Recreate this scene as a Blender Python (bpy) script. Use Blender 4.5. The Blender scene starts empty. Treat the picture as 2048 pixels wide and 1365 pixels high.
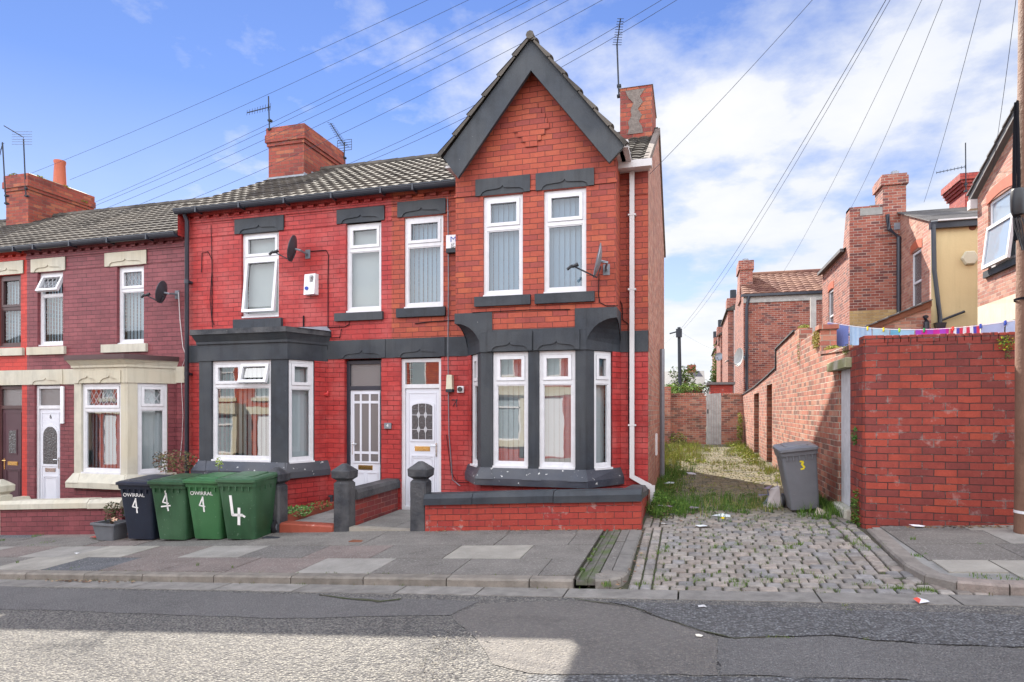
import bpy, math, random
from mathutils import Vector, Matrix
R = random.Random(7)
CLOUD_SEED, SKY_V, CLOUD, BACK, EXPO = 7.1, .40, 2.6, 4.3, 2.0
sc = bpy.context.scene
COL = sc.collection
# ---------------------------------------------------------------- camera
F = 1265.0; PSI = math.radians(15.7); C_, S_ = math.cos(PSI), math.sin(PSI); EYE = 1.6
cd = bpy.data.cameras.new('camera'); cam = bpy.data.objects.new('camera', cd); COL.objects.link(cam)
cam.location = (0, 0, EYE); cam.rotation_euler = (math.radians(90), 0, PSI)
cd.sensor_width = 36; cd.lens = 36 * F / 2048; cd.shift_y = (820 - 682.5) / 2048
cd.clip_start = .05; cd.clip_end = 2000
sc.camera = cam
def at(x, y, Y):
    t = (x - 1024) / F; D = Y / (C_ + t * S_); return (D * (t * C_ - S_), (820 - y) * D / F + EYE)
def atx(x, y, X):
    t = (x - 1024) / F; D = X / (t * C_ - S_); return (D * (C_ + t * S_), (820 - y) * D / F + EYE)
def gnd(x, y):
    t = (x - 1024) / F; k = (y - 820) / F
    D = (1.494 + .168) / (k + .0605 * (t * C_ - S_) + .02 * (C_ + t * S_)); return (D * (t * C_ - S_), D * (C_ + t * S_))
def rd(x, y):   # image point -> road surface (iterated)
    t = (x - 1024) / F; k = (y - 820) / F
    z = 0.0
    for _ in range(8):
        D = (EYE - z) / k; X = D * (t * C_ - S_); Y = D * (C_ + t * S_); z = zroad(X, Y)
    return X, Y
def sm(a, b, x):
    t = min(1, max(0, (x - a) / (b - a))); return t * t * (3 - 2 * t)
def xg(X): return .0605 * max(-26, min(14, X))
def zpav(X, Y): return .106 + xg(X) - .02 * (8.4 - Y)
def zroad(X, Y):
    b = .106 + xg(X) - .0496 - .085
    return b + .022 * min(max(5.9 - Y, 0), 3.2) - .022 * max(0, min(3.2, 2.7 - Y)) * (1 if Y < 2.7 else 0)
def zalley(X, Y):
    a = zroad(X, 5.85); b = .10 + .055 * X + .01
    c = .15 + .02 * X + .005 * (Y - 9)
    z = a + (b - a) * sm(5.6, 8.4, Y)
    return z + (c - z) * sm(8.0, 11.5, Y)
# ---------------------------------------------------------------- node helpers
MATS = {}
class NT:
    def __init__(s, nt): s.nt = nt; s.x = 0
    def n(s, t, **k):
        nd = s.nt.nodes.new(t); s.x += 180; nd.location = (s.x, 0)
        for a, b in k.items():
            if a.startswith('i_'):
                nm = a[2:].replace('_', ' ')
                nd.inputs[nm].default_value = b
            else: setattr(nd, a, b)
        return nd
    def l(s, a, b): s.nt.links.new(a, b)
    def math(s, op, a, b=None, c=None):
        nd = s.n('ShaderNodeMath', operation=op)
        for i, v in enumerate((a, b, c)):
            if v is None: continue
            if isinstance(v, (int, float)): nd.inputs[i].default_value = v
            else: s.l(v, nd.inputs[i])
        return nd.outputs[0]
    def mix(s, f, a, b, mode='MIX'):
        nd = s.n('ShaderNodeMix', data_type='RGBA', blend_type=mode)
        for i, v in ((0, f), (6, a), (7, b)):
            if isinstance(v, (int, float)): nd.inputs[i].default_value = v
            elif isinstance(v, tuple): nd.inputs[i].default_value = v if len(v) == 4 else (*v, 1)
            else: s.l(v, nd.inputs[i])
        return nd.outputs[2]
    def ramp(s, f, stops, interp='LINEAR'):
        nd = s.n('ShaderNodeValToRGB'); cr = nd.color_ramp; cr.interpolation = interp
        while len(cr.elements) < len(stops): cr.elements.new(.5)
        for e, (p, c) in zip(cr.elements, stops):
            e.position = p; e.color = (*c, 1) if len(c) == 3 else c
        s.l(f, nd.inputs[0]); return nd.outputs[0]
    def noise(s, vec, scale, detail=3, rough=.55, dim='3D'):
        nd = s.n('ShaderNodeTexNoise', noise_dimensions=dim)
        nd.inputs['Scale'].default_value = scale; nd.inputs['Detail'].default_value = detail; nd.inputs['Roughness'].default_value = rough
        if vec is not None: s.l(vec, nd.inputs['Vector'])
        return nd.outputs['Fac']
    def mapr(s, v, a, b, c, d):
        nd = s.n('ShaderNodeMapRange'); s.l(v, nd.inputs[0])
        for i, q in enumerate((a, b, c, d)): nd.inputs[i + 1].default_value = q
        return nd.outputs[0]
    def bump(s, h, dist, strength=1.0, nrm=None):
        nd = s.n('ShaderNodeBump'); nd.inputs['Strength'].default_value = strength; nd.inputs['Distance'].default_value = dist
        s.l(h, nd.inputs['Height'])
        if nrm is not None: s.l(nrm, nd.inputs['Normal'])
        return nd.outputs[0]
def newmat(name):
    m = bpy.data.materials.new(name); m.use_nodes = True; nt = m.node_tree; nt.nodes.clear()
    T = NT(nt); out = T.n('ShaderNodeOutputMaterial'); p = T.n('ShaderNodeBsdfPrincipled'); T.l(p.outputs[0], out.inputs[0])
    MATS[name] = m; return m, T, p, out
def streaks(T, geo, sx=9, sz=.8):
    mp = T.n('ShaderNodeVectorMath', operation='MULTIPLY'); mp.inputs[1].default_value = (sx, sx, sz); T.l(geo, mp.inputs[0])
    return T.noise(mp.outputs[0], 1.0, 5, .62)
def gen(name, col, rough=.6, var=.25, scale=6, bump=.002, bscale=40, col2=None, spec=.4, attr=False, metallic=0, speck=None, streak=0):
    """painted / stone / plastic surface with mottled colour and fine bump"""
    m, T, p, out = newmat(name)
    tc = T.n('ShaderNodeTexCoord').outputs['Object']
    geo = T.n('ShaderNodeNewGeometry').outputs['Position']
    n1 = T.noise(geo, scale, 5, .6); n2 = T.noise(geo, scale * .23, 3)
    if attr:
        a = T.n('ShaderNodeAttribute', attribute_name='Col'); base = a.outputs['Color']
    else: base = (*col, 1)
    f = T.mapr(n1, .3, .7, 0, 1)
    dark = T.mix(1.0, base, (1 - var, 1 - var, 1 - var), 'MULTIPLY') if attr else tuple(c * (1 - var) for c in col)
    c = T.mix(f, dark, base if attr else col)
    if col2 is not None: c = T.mix(T.mapr(n2, .42, .62, 0, 1), c, col2)
    if streak: c = T.mix(T.mapr(streaks(T, geo), .50, .72, 0, streak), c, T.mix(1, c, (.45, .43, .42), 'MULTIPLY'))
    if speck is not None:
        sp = T.noise(geo, speck[1], 2, .8); c = T.mix(T.mapr(sp, speck[2], speck[2] + .06, 0, speck[3]), c, speck[0])
    T.l(c, p.inputs['Base Color'])
    p.inputs['Roughness'].default_value = rough; p.inputs['Specular IOR Level'].default_value = spec; p.inputs['Metallic'].default_value = metallic
    if bump:
        b = T.noise(geo, bscale, 4, .6); T.l(T.bump(b, bump), p.inputs['Normal'])
    return m
def brick(name, cols, mortar, paint=False, bl=.235, rh=.084, ms=.010, stain=(.35, .3, .28), stain_amt=.35, dist=.006, low=None, rough=.8, white=0, fade=0, streak=.3):
    m, T, p, out = newmat(name)
    uv = T.n('ShaderNodeUVMap', uv_map='uv').outputs[0]
    geo = T.n('ShaderNodeNewGeometry').outputs['Position']
    nz = T.n('ShaderNodeTexNoise'); nz.inputs['Scale'].default_value = 7; nz.inputs['Detail'].default_value = 2; T.l(uv, nz.inputs['Vector'])
    vm = T.n('ShaderNodeVectorMath', operation='SCALE'); T.l(nz.outputs['Color'], vm.inputs[0]); vm.inputs['Scale'].default_value = .012
    va = T.n('ShaderNodeVectorMath', operation='ADD'); T.l(uv, va.inputs[0]); T.l(vm.outputs[0], va.inputs[1])
    def bt(vec, sq=2, off=.5):
        b = T.n('ShaderNodeTexBrick'); b.offset = off; b.squash = 1; b.squash_frequency = 2
        b.inputs['Scale'].default_value = 1; b.inputs['Brick Width'].default_value = bl; b.inputs['Row Height'].default_value = rh
        b.inputs['Mortar Size'].default_value = ms * .5; b.inputs['Mortar Smooth'].default_value = .35; b.inputs['Bias'].default_value = 0
        b.inputs['Color1'].default_value = (0, 0, 0, 1); b.inputs['Color2'].default_value = (1, 1, 1, 1); b.inputs['Mortar'].default_value = (.5, .5, .5, 1)
        T.l(vec, b.inputs['Vector']); return b
    b = bt(va.outputs[0])
    k = len(cols); stops = [(i / k, c) for i, c in enumerate(cols)]
    bc = T.ramp(b.outputs['Color'], stops, 'CONSTANT' if not paint else 'LINEAR')
    n1 = T.noise(geo, 22, 5, .65); bc = T.mix(T.mapr(n1, .35, .75, 0, .45), bc, T.mix(1, bc, (.6, .58, .56), 'MULTIPLY'))
    n2 = T.noise(geo, 1.1, 5, .6)
    bc = T.mix(T.mapr(n2, .48, .72, 0, stain_amt), bc, T.mix(1, bc, stain, 'MULTIPLY'))
    bc = T.mix(T.mapr(streaks(T, geo, 7, .55), .50, .74, 0, streak), bc, T.mix(1, bc, (.42, .36, .38), 'MULTIPLY'))
    nf = T.noise(geo, 60, 3, .7); bc = T.mix(T.mapr(nf, .40, .62, .22, 0), bc, T.mix(1, bc, (.5, .45, .45), 'MULTIPLY'))
    if fade:
        bc = T.mix(T.mapr(T.noise(geo, 1.7, 6, .65), .46, .70, 0, fade), bc, (.62, .22, .20)); bc = T.mix(T.mapr(T.noise(geo, 13, 4, .7), .66, .74, 0, fade), bc, (.50, .20, .16))
    mo = T.mix(T.mapr(T.noise(geo, 3.1, 4), .35, .65, 0, 1), mortar, tuple(c * .55 for c in mortar))
    if white:
        n3 = T.noise(geo, 5.5, 4, .7); bc = T.mix(T.mapr(n3, .60, .72, 0, white), bc, (.62, .56, .52))
        mo = T.mix(T.mapr(n3, .52, .66, 0, white), mo, (.7, .66, .62))
    fm = b.outputs['Fac']
    if paint: fm = T.math('MULTIPLY', fm, T.mapr(T.noise(geo, 1.9, 5, .7), .38, .62, .30, 1.0))
    c = T.mix(fm, bc, mo)
    if low is not None:   # damp, dirtier courses near the ground: (z0, z1, colour, amount)
        sx = T.n('ShaderNodeSeparateXYZ'); T.l(geo, sx.inputs[0])
        zz = T.math('SUBTRACT', sx.outputs[2], T.math('MULTIPLY', sx.outputs[0], .0605))
        zz = T.math('ADD', zz, T.math('MULTIPLY', n2, .5))
        c = T.mix(T.mapr(zz, low[0], low[1], low[3], 0), c, T.mix(1, c, low[2], 'MULTIPLY'))
    T.l(c, p.inputs['Base Color'])
    h = T.math('SUBTRACT', T.math('MULTIPLY', n1, .35), b.outputs['Fac'])
    T.l(T.bump(h, dist), p.inputs['Normal'])
    p.inputs['Roughness'].default_value = rough; p.inputs['Specular IOR Level'].default_value = .35
    return m
# ---------------------------------------------------------------- mesh builder
class MB:
    def __init__(s): s.v = []; s.f = []; s.uv = []; s.c = []
    def face(s, pts, col=None, uvs=None):
        i = len(s.v); s.v += [tuple(p) for p in pts]; s.f.append(tuple(range(i, i + len(pts))))
        if uvs is None:
            n = Vector((0, 0, 0))
            for a in range(len(pts)):
                p, q = pts[a], pts[(a + 1) % len(pts)]
                n += Vector(((p[1] - q[1]) * (p[2] + q[2]), (p[2] - q[2]) * (p[0] + q[0]), (p[0] - q[0]) * (p[1] + q[1])))
            if n.length < 1e-12: n = Vector((0, 0, 1))
            n.normalize()
            if abs(n.z) > .8: uvs = [(p[0], p[1]) for p in pts]
            else:
                L = math.hypot(n.x, n.y); tx, ty = -n.y / L, n.x / L
                uvs = [(p[0] * tx + p[1] * ty, p[2]) for p in pts]
        s.uv.append(uvs); s.c.append(col)
    def hexa(s, p, col=None):   # p: 8 corners, bottom ring 0-3 ccw from above, top ring 4-7
        for q in ((3, 2, 1, 0), (4, 5, 6, 7), (0, 1, 5, 4), (1, 2, 6, 5), (2, 3, 7, 6), (3, 0, 4, 7)): s.face([p[i] for i in q], col)
    def box(s, x0, x1, y0, y1, z0, z1, col=None):
        s.hexa([(x0, y0, z0), (x1, y0, z0), (x1, y1, z0), (x0, y1, z0), (x0, y0, z1), (x1, y0, z1), (x1, y1, z1), (x0, y1, z1)], col)
    def bbox(s, x0, x1, y0, y1, z0, z1, b=.01, col=None):  # box with chamfered top edges and corners
        r = [(x0 + b, y0), (x1 - b, y0), (x1, y0 + b), (x1, y1 - b), (x1 - b, y1), (x0 + b, y1), (x0, y1 - b), (x0, y0 + b)]
        cx, cy = (x0 + x1) / 2, (y0 + y1) / 2
        ri = [(x + (b if x < cx else -b), y + (b if y < cy else -b)) for x, y in r]
        s.loft([[(x, y, z0) for x, y in r], [(x, y, z1 - b) for x, y in r], [(x, y, z1) for x, y in ri]], col)
    def loft(s, rings, col=None, cap0=True, cap1=True, closed=True):
        n = len(rings[0])
        for a, b in zip(rings, rings[1:]):
            for i in range(n if closed else n - 1):
                j = (i + 1) % n; s.face([a[i], a[j], b[j], b[i]], col)
        if cap0: s.face(rings[0][::-1], col)
        if cap1: s.face(rings[-1], col)
    def tube(s, pts, r, n=8, col=None, caps=True):
        pts = [Vector(p) for p in pts]; rings = []
        for i, p in enumerate(pts):
            d = (pts[min(i + 1, len(pts) - 1)] - pts[max(i - 1, 0)]).normalized()
            a = d.cross(Vector((0, 0, 1)) if abs(d.z) < .95 else Vector((0, 1, 0))).normalized(); b = a.cross(d)
            rr = r[i] if isinstance(r, (list, tuple)) else r
            rings.append([tuple(p + (a * math.cos(2 * math.pi * k / n) + b * math.sin(2 * math.pi * k / n)) * rr) for k in range(n)])
        s.loft(rings, col, caps, caps)
    def sphere(s, c, r, n=10, m=6, sz=1, col=None):
        rings = []
        for j in range(1, m):
            a = -math.pi / 2 + math.pi * j / m
            rings.append([(c[0] + r * math.cos(a) * math.cos(2 * math.pi * k / n), c[1] + r * math.cos(a) * math.sin(2 * math.pi * k / n), c[2] + r * sz * math.sin(a)) for k in range(n)])
        s.loft(rings, col)
    def build(s, name, mat, parent=None, org=None, smooth=False):
        if org is None: org = ORG
        if parent is None and org is None:
            xs = [p[0] for p in s.v]; ys = [p[1] for p in s.v]; zs = [p[2] for p in s.v]
            org = ((min(xs) + max(xs)) / 2, (min(ys) + max(ys)) / 2, min(zs))
        me = bpy.data.meshes.new(name)
        me.from_pydata([(p[0] - org[0], p[1] - org[1], p[2] - org[2]) for p in s.v], [], s.f)
        uvl = me.uv_layers.new(name='uv'); k = 0; flat = []
        for u in s.uv:
            for q in u: flat += [q[0], q[1]]
        uvl.data.foreach_set('uv', flat)
        if any(c is not None for c in s.c):
            ca = me.color_attributes.new('Col', 'FLOAT_COLOR', 'CORNER'); fc = []
            for f, c in zip(s.f, s.c):
                c = c or (.5, .5, .5)
                for _ in f: fc += [c[0], c[1], c[2], 1]
            ca.data.foreach_set('color', fc)
        if smooth:
            me.polygons.foreach_set('use_smooth', [True] * len(me.polygons))
        me.materials.append(MATS[mat] if isinstance(mat, str) else mat)
        if smooth:
            import bmesh
            bm = bmesh.new(); bm.from_mesh(me); bmesh.ops.remove_doubles(bm, verts=bm.verts, dist=.0004)
            for e in bm.edges:
                if len(e.link_faces) == 2 and e.calc_face_angle(0) > math.radians(40): e.smooth = False
            bm.to_mesh(me); bm.free()
        o = bpy.data.objects.new(name, me); COL.objects.link(o)
        if parent is not None: o.parent = parent
        else: o.location = org
        return o
ORG = None
def tag(o, label, cat, group=None, kind=None):
    if label: o['label'] = label
    if cat: o['category'] = cat
    if group: o['group'] = group
    if kind: o['kind'] = kind
    return o
def thing(name, label, cat, loc, group=None, rotz=0):
    global ORG
    o = bpy.data.objects.new(name, None); COL.objects.link(o); o.location = loc; o.rotation_euler = (0, 0, rotz)
    o.empty_display_size = .2; tag(o, label, cat, group); ORG = tuple(loc); return o
def end():
    global ORG
    ORG = None
class Fr:   # wall frame: u along, v up, w outward
    def __init__(s, O, U, N): s.O = Vector(O); s.U = Vector(U).normalized(); s.N = Vector(N).normalized()
    def p(s, u, v, w=0): return tuple(s.O + s.U * u + s.N * w + Vector((0, 0, v)))
def fbox(mb, fr, u0, u1, v0, v1, w0, w1, col=None):
    mb.hexa([fr.p(u0, v0, w1), fr.p(u1, v0, w1), fr.p(u1, v0, w0), fr.p(u0, v0, w0), fr.p(u0, v1, w1), fr.p(u1, v1, w1), fr.p(u1, v1, w0), fr.p(u0, v1, w0)], col)
def fpoly(mb, fr, pts, w0, w1, col=None):   # pts ccw seen from outside; extruded w0 -> w1
    mb.face([fr.p(u, v, w1) for u, v in pts], col)
    n = len(pts)
    for i in range(n):
        a, b = pts[i], pts[(i + 1) % n]
        mb.face([fr.p(*a, w1), fr.p(*a, w0), fr.p(*b, w0), fr.p(*b, w1)], col)
def fwall(mb, fr, u0, u1, v0, v1, holes=(), depth=.11, top=None):
    us = sorted({u0, u1, *[h[0] for h in holes], *[h[1] for h in holes]}); vs = sorted({v0, v1, *[h[2] for h in holes], *[h[3] for h in holes]})
    for a, b in zip(us, us[1:]):
        for c, d in zip(vs, vs[1:]):
            mu, mv = (a + b) / 2, (c + d) / 2
            if any(h[0] < mu < h[1] and h[2] < mv < h[3] for h in holes): continue
            mb.face([fr.p(a, c), fr.p(b, c), fr.p(b, d), fr.p(a, d)])
    for a, b, c, d in [h[:4] for h in holes]:
        mb.face([fr.p(a, c), fr.p(a, d), fr.p(a, d, -depth), fr.p(a, c, -depth)])
        mb.face([fr.p(b, d), fr.p(b, c), fr.p(b, c, -depth), fr.p(b, d, -depth)])
        mb.face([fr.p(a, c, -depth), fr.p(b, c, -depth), fr.p(b, c), fr.p(a, c)])
        mb.face([fr.p(a, d), fr.p(b, d), fr.p(b, d, -depth), fr.p(a, d, -depth)])
def frame_ring(mb, fr, u0, u1, v0, v1, t, w0, w1):
    fbox(mb, fr, u0, u0 + t, v0, v1, w0, w1); fbox(mb, fr, u1 - t, u1, v0, v1, w0, w1)
    fbox(mb, fr, u0 + t, u1 - t, v0, v0 + t, w0, w1); fbox(mb, fr, u0 + t, u1 - t, v1 - t, v1, w0, w1)
def lead(mb, fr, u0, u1, v0, v1, w, nx=None):
    """diamond leadwork across a pane"""
    nx = nx or max(2, round((u1 - u0) / .13)); dx = (u1 - u0) / nx; dy = dx * 1.45; th = .0045
    def seg(a, b):
        d = Vector((b[0] - a[0], b[1] - a[1])); n = Vector((-d.y, d.x)).normalized() * th
        mb.face([fr.p(a[0] - n.x, a[1] - n.y, w), fr.p(b[0] - n.x, b[1] - n.y, w), fr.p(b[0] + n.x, b[1] + n.y, w), fr.p(a[0] + n.x, a[1] + n.y, w)])
    H = v1 - v0; k = dy / dx
    for s_ in (1, -1):
        for i in range(-12, 24):
            # line v = v0 + s*k*(u-ua)
            ua = u0 + i * dx; pts = []
            for u, v in ((u0, v0 + s_ * k * (u0 - ua)), (u1, v0 + s_ * k * (u1 - ua))):
                pts.append((u, v))
            (ax, ay), (bx, by) = pts
            # clip to v range
            def clip(u, v):
                if v < v0: u = u + (v0 - v) / (s_ * k); v = v0
                if v > v1: u = u + (v1 - v) / (s_ * k); v = v1
                return u, v
            a = clip(ax, ay); b = clip(bx, by)
            if u0 - 1e-6 <= a[0] <= u1 + 1e-6 and u0 - 1e-6 <= b[0] <= u1 + 1e-6 and abs(a[0] - b[0]) > .005: seg(a, b)
def window(house, fr, u0, u1, v0, v1, tr, w=-.10, mat='upvc', blind='vert', glass='glass', open_=None, split=None, leaded=False, label=None, t=.055, bmat='blind'):
    """uPVC window: frame with transom at height tr, light above (thick opening frame) and fixed light below"""
    d = .06; m = MB(); g = .052
    frame_ring(m, fr, u0, u1, v0, v1, t, w, w + d)
    if tr: fbox(m, fr, u0 + t, u1 - t, tr - .03, tr + .03, w, w + d - .002)
    us = [u0 + t, u1 - t]
    if split: fbox(m, fr, split - .03, split + .03, tr + .03, v1 - t, w, w + d - .004); us = [u0 + t, split, u1 - t]
    # sill nosing
    fbox(m, fr, u0, u1, v0 - .03, v0, w, w + d + .05)
    panes = MB()
    def light(a, b, c, e, sash, tilt=0):
        f2 = fr
        if tilt:   # outward opening, hinged at its top edge
            U = fr.U; Z = Vector((0, 0, 1)); hinge = Vector(fr.p(0, e, w + d))
            ca, sa = math.cos(tilt), math.sin(tilt)
            class T2:
                def p(s, u, v, ww=0):
                    dv = v - e; dw = ww - (w + d)
                    return tuple(hinge + U * u + Z * (dv * ca + dw * sa) + fr.N * (dw * ca - dv * sa) - fr.U * 0)
            f2 = T2()
        if sash:
            frame_ring(m, f2, a + .004, b - .004, c + .004, e - .004, g, w + .012, w + d + .012)
            a += g; b -= g; c += g; e -= g
        else:
            frame_ring(m, f2, a, b, c, e, .018, w + .01, w + d - .012); a += .018; b -= .018; c += .018; e -= .018
        panes.face([f2.p(a, c, w + .03), f2.p(b, c, w + .03), f2.p(b, e, w + .03), f2.p(a, e, w + .03)])
        return a, b, c, e, f2
    wl = MB()
    if tr:
        r = light(us[0], us[1], tr + .03, v1 - t, True, open_['top'] if open_ and 'top' in open_ and not split else 0)
        if leaded: lead(wl, r[4], r[0], r[1], r[2], r[3], w + .034)
        if split:
            r = light(split, us[2], tr + .03, v1 - t, True, open_.get('top', 0) if open_ else 0)
        light(u0 + t, u1 - t, v0 + t, tr - .03, bool(open_ and 'bot' in open_), open_.get('bot', 0) if open_ else 0)
    else: light(u0 + t, u1 - t, v0 + t, v1 - t, False)
    wo = m.build('window', mat, house)
    if label: wo['label'] = label
    panes.build('pane', glass, wo)
    if wl.f: wl.build('leadwork', 'lead_strip', wo)
    if blind:
        bl = MB(); wb = w - .075
        if blind == 'vert':
            n = max(3, int((u1 - u0) / .085)); q = (u1 - u0 - .06) / n
            for i in range(n):
                a = u0 + .03 + i * q; k = .014 * (1 if True else 0) + R.uniform(-.004, .004)
                bl.face([fr.p(a, v0 + .02, wb - k), fr.p(a + q * 1.04, v0 + .02, wb + k), fr.p(a + q * 1.04, v1 - .02, wb + k), fr.p(a, v1 - .02, wb - k)])
        elif blind == 'flat':
            bl.face([fr.p(u0 + .02, v0 + .02, wb), fr.p(u1 - .02, v0 + .02, wb), fr.p(u1 - .02, v1 - .02, wb), fr.p(u0 + .02, v1 - .02, wb)])
        elif blind == 'open':   # some slats turned, the room seen dark between
            n = max(3, int((u1 - u0) / .095)); q = (u1 - u0 - .06) / n
            for i in range(n):
                a = u0 + .03 + i * q; th = R.choice([.2, .35, .5, 1.1, 1.25]); hw = q * .52
                cx = a + q / 2; du = hw * math.cos(th); dw = hw * math.sin(th)
                bl.face([fr.p(cx - du, v0 + .03, wb - dw), fr.p(cx + du, v0 + .03, wb + dw), fr.p(cx + du, v1 - .03, wb + dw), fr.p(cx - du, v1 - .03, wb - dw)])
        bl.build('blind', bmat, wo)
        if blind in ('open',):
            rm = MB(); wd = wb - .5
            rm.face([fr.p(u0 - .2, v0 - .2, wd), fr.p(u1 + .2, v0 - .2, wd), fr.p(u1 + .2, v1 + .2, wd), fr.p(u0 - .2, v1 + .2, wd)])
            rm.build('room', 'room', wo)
    return wo
def lintel(house, fr, u0, u1, v0, v1, mat, name='lintel', w=.03):
    """stone lintel with the carved ogee lip along its foot"""
    m = MB(); cx = (u0 + u1) / 2; i0 = u0 + (u1 - u0) * .13; i1 = u1 - (u1 - u0) * .13; h = (v1 - v0); a = v0 + .09
    low = [(i0 - .03, v0), (i0, v0 + .05), (i0 + .05, a - .015), (cx - .06, a), (cx - .02, a + .015), (cx, a + .045), (cx + .02, a + .015), (cx + .06, a), (i1 - .05, a - .015), (i1, v0 + .05), (i1 + .03, v0)]
    # upper face split into convex columns above the lip
    pts = [(u0, v0)] + low + [(u1, v0)]
    for p, q in zip(pts, pts[1:]):
        if abs(q[0] - p[0]) < 1e-6: continue
        m.face([fr.p(p[0], p[1], w), fr.p(q[0], q[1], w), fr.p(q[0], v1, w), fr.p(p[0], v1, w)])
        m.face([fr.p(p[0], p[1], w - .018), fr.p(q[0], q[1], w - .018), fr.p(q[0], q[1], w), fr.p(p[0], p[1], w)])
    fbox(m, fr, u0, u1, v0, v1 - .002, -.10, w - .018)
    m.face([fr.p(u0, v1, w), fr.p(u1, v1, w), fr.p(u1, v1, 0), fr.p(u0, v1, 0)])
    m.face([fr.p(u0, v0, 0), fr.p(u0, v0, w), fr.p(u0, v1, w), fr.p(u0, v1, 0)]); m.face([fr.p(u1, v0, w), fr.p(u1, v0, 0), fr.p(u1, v1, 0), fr.p(u1, v1, w)])
    return m.build(name, mat, house)
def sill(house, fr, u0, u1, v0, v1, mat, w=.06):
    m = MB(); m2 = [(u0, v0), (u1, v0), (u1, v1), (u0, v1)]
    fbox(m, fr, u0, u1, v0, v1, -.1, w)
    return m.build('sill', mat, house)
def roof_tiles(mb, O, U, V, W, L, gauge=.30, pitchw=.20, amp=.016, step=.035, seg=6):
    O, U, V = Vector(O), Vector(U).normalized(), Vector(V).normalized(); N = U.cross(V)
    n = int(math.ceil(L / gauge)); cols = max(2, int(W / pitchw * seg)); du = W / cols
    for k in range(n):
        v0 = k * gauge; v1 = min(L, v0 + gauge + .02); jit = R.uniform(-.004, .004)
        ph = 0
        prof = [amp * (abs(math.sin(math.pi * (i / seg + ph))) ** .8) for i in range(cols + 1)]
        for i in range(cols):
            a, b = i * du, (i + 1) * du
            h0a, h0b = step + prof[i] + jit, step + prof[i + 1] + jit; h1a, h1b = .004 + prof[i], .004 + prof[i + 1]
            A = O + U * a + V * v0; B = O + U * b + V * v0; Cc = O + U * b + V * v1; D = O + U * a + V * v1
            mb.face([A + N * h0a, B + N * h0b, Cc + N * h1b, D + N * h1a])
            mb.face([A - N * .01, B - N * .01, B + N * h0b, A + N * h0a])
        # ends of the row
        for u_, sgn in ((0, -1), (W, 1)):
            A = O + U * u_ + V * v0; D = O + U * u_ + V * v1
            q = [A - N * .02, A + N * (step + prof[0]), D + N * (.004 + prof[0]), D - N * .02]
            mb.face(q if sgn < 0 else q[::-1])
def leafclump(mb, c, r, n, size, cols, flat=1.0, seed=None, droop=0):
    for _ in range(n):
        while True:
            d = Vector((R.uniform(-1, 1), R.uniform(-1, 1), R.uniform(-1, 1)))
            if d.length <= 1: break
        p = Vector(c) + Vector((d.x * r[0], d.y * r[1], d.z * r[2]))
        a = Vector((R.gauss(0, 1), R.gauss(0, 1), R.gauss(0, .6))).normalized(); b = a.cross(Vector((R.gauss(0, 1), R.gauss(0, 1), R.gauss(0, 1)))).normalized()
        s_ = size * R.uniform(.6, 1.4); col = R.choice(cols); k = R.uniform(.8, 1.2); col = tuple(x * k for x in col)
        mb.face([p - a * s_, p + b * s_ * .45, p + a * s_, p - b * s_ * .45], col)
def blades(mb, x, y, z, n, h, spread, cols, wd=.006, lean=.5):
    for _ in range(n):
        a = R.uniform(0, 6.28); rr = spread * math.sqrt(R.random()); px, py = x + rr * math.cos(a), y + rr * math.sin(a)
        hh = h * R.uniform(.45, 1.1); la = R.uniform(0, 6.28); le = hh * R.uniform(.1, lean)
        dx, dy = math.cos(la), math.sin(la); qx, qy = -dy * wd * .5, dx * wd * .5
        qa = R.uniform(0, 3.14); qx, qy = math.cos(qa) * wd * .5, math.sin(qa) * wd * .5
        col = R.choice(cols); k = R.uniform(.75, 1.25); col = tuple(c * k for c in col)
        m0 = (px + dx * le * .35, py + dy * le * .35, z + hh * .6); tp = (px + dx * le, py + dy * le, z + hh)
        mb.face([(px - qx, py - qy, z), (px + qx, py + qy, z), (m0[0] + qx * .8, m0[1] + qy * .8, m0[2]), (m0[0] - qx * .8, m0[1] - qy * .8, m0[2])], col)
        mb.face([(m0[0] - qx * .8, m0[1] - qy * .8, m0[2]), (m0[0] + qx * .8, m0[1] + qy * .8, m0[2]), tp], col)
# ---------------------------------------------------------------- materials
brick('brick_red_paint', [(.40, .034, .031), (.44, .040, .036), (.355, .030, .029)], (.10, .010, .011), paint=True, stain=(.5, .42, .45), stain_amt=.45, dist=.006, fade=.28, ms=.011, rough=.55, low=(-.2, 1.2, (.5, .36, .45), .6))
brick('brick_maroon_paint', [(.205, .050, .060), (.23, .058, .068), (.18, .044, .053)], (.06, .017, .022), paint=True, stain=(.6, .5, .55), stain_amt=.4, dist=.006, fade=.10, ms=.011, rough=.55, low=(-.7, .8, (.6, .5, .55), .5))
brick('brick_scarlet_paint', [(.52, .045, .03), (.56, .05, .035), (.46, .04, .028)], (.30, .025, .02), paint=True, stain_amt=.15, dist=.004, rough=.55)
brick('brick_orange', [(.385, .075, .042), (.41, .085, .045), (.35, .066, .042), (.38, .074, .044), (.31, .060, .046), (.40, .080, .045), (.37, .071, .044), (.42, .092, .048), (.35, .067, .044), (.30, .062, .048), (.39, .075, .043), (.43, .10, .048)], (.13, .04, .032), stain=(.6, .5, .52), stain_amt=.55, dist=.007, rough=.7, ms=.009)
brick('brick_garden_red', [(.34, .044, .032), (.37, .054, .035), (.31, .038, .031), (.35, .048, .033)], (.08, .028, .025), stain=(.7, .55, .55), stain_amt=.4, dist=.006, rough=.65, ms=.009, white=.35)
brick('brick_pier_dark', [(.22, .045, .04), (.30, .05, .04), (.25, .045, .045), (.17, .04, .04)], (.33, .17, .14), stain=(.6, .5, .5), stain_amt=.4, dist=.005, ms=.009)
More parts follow.
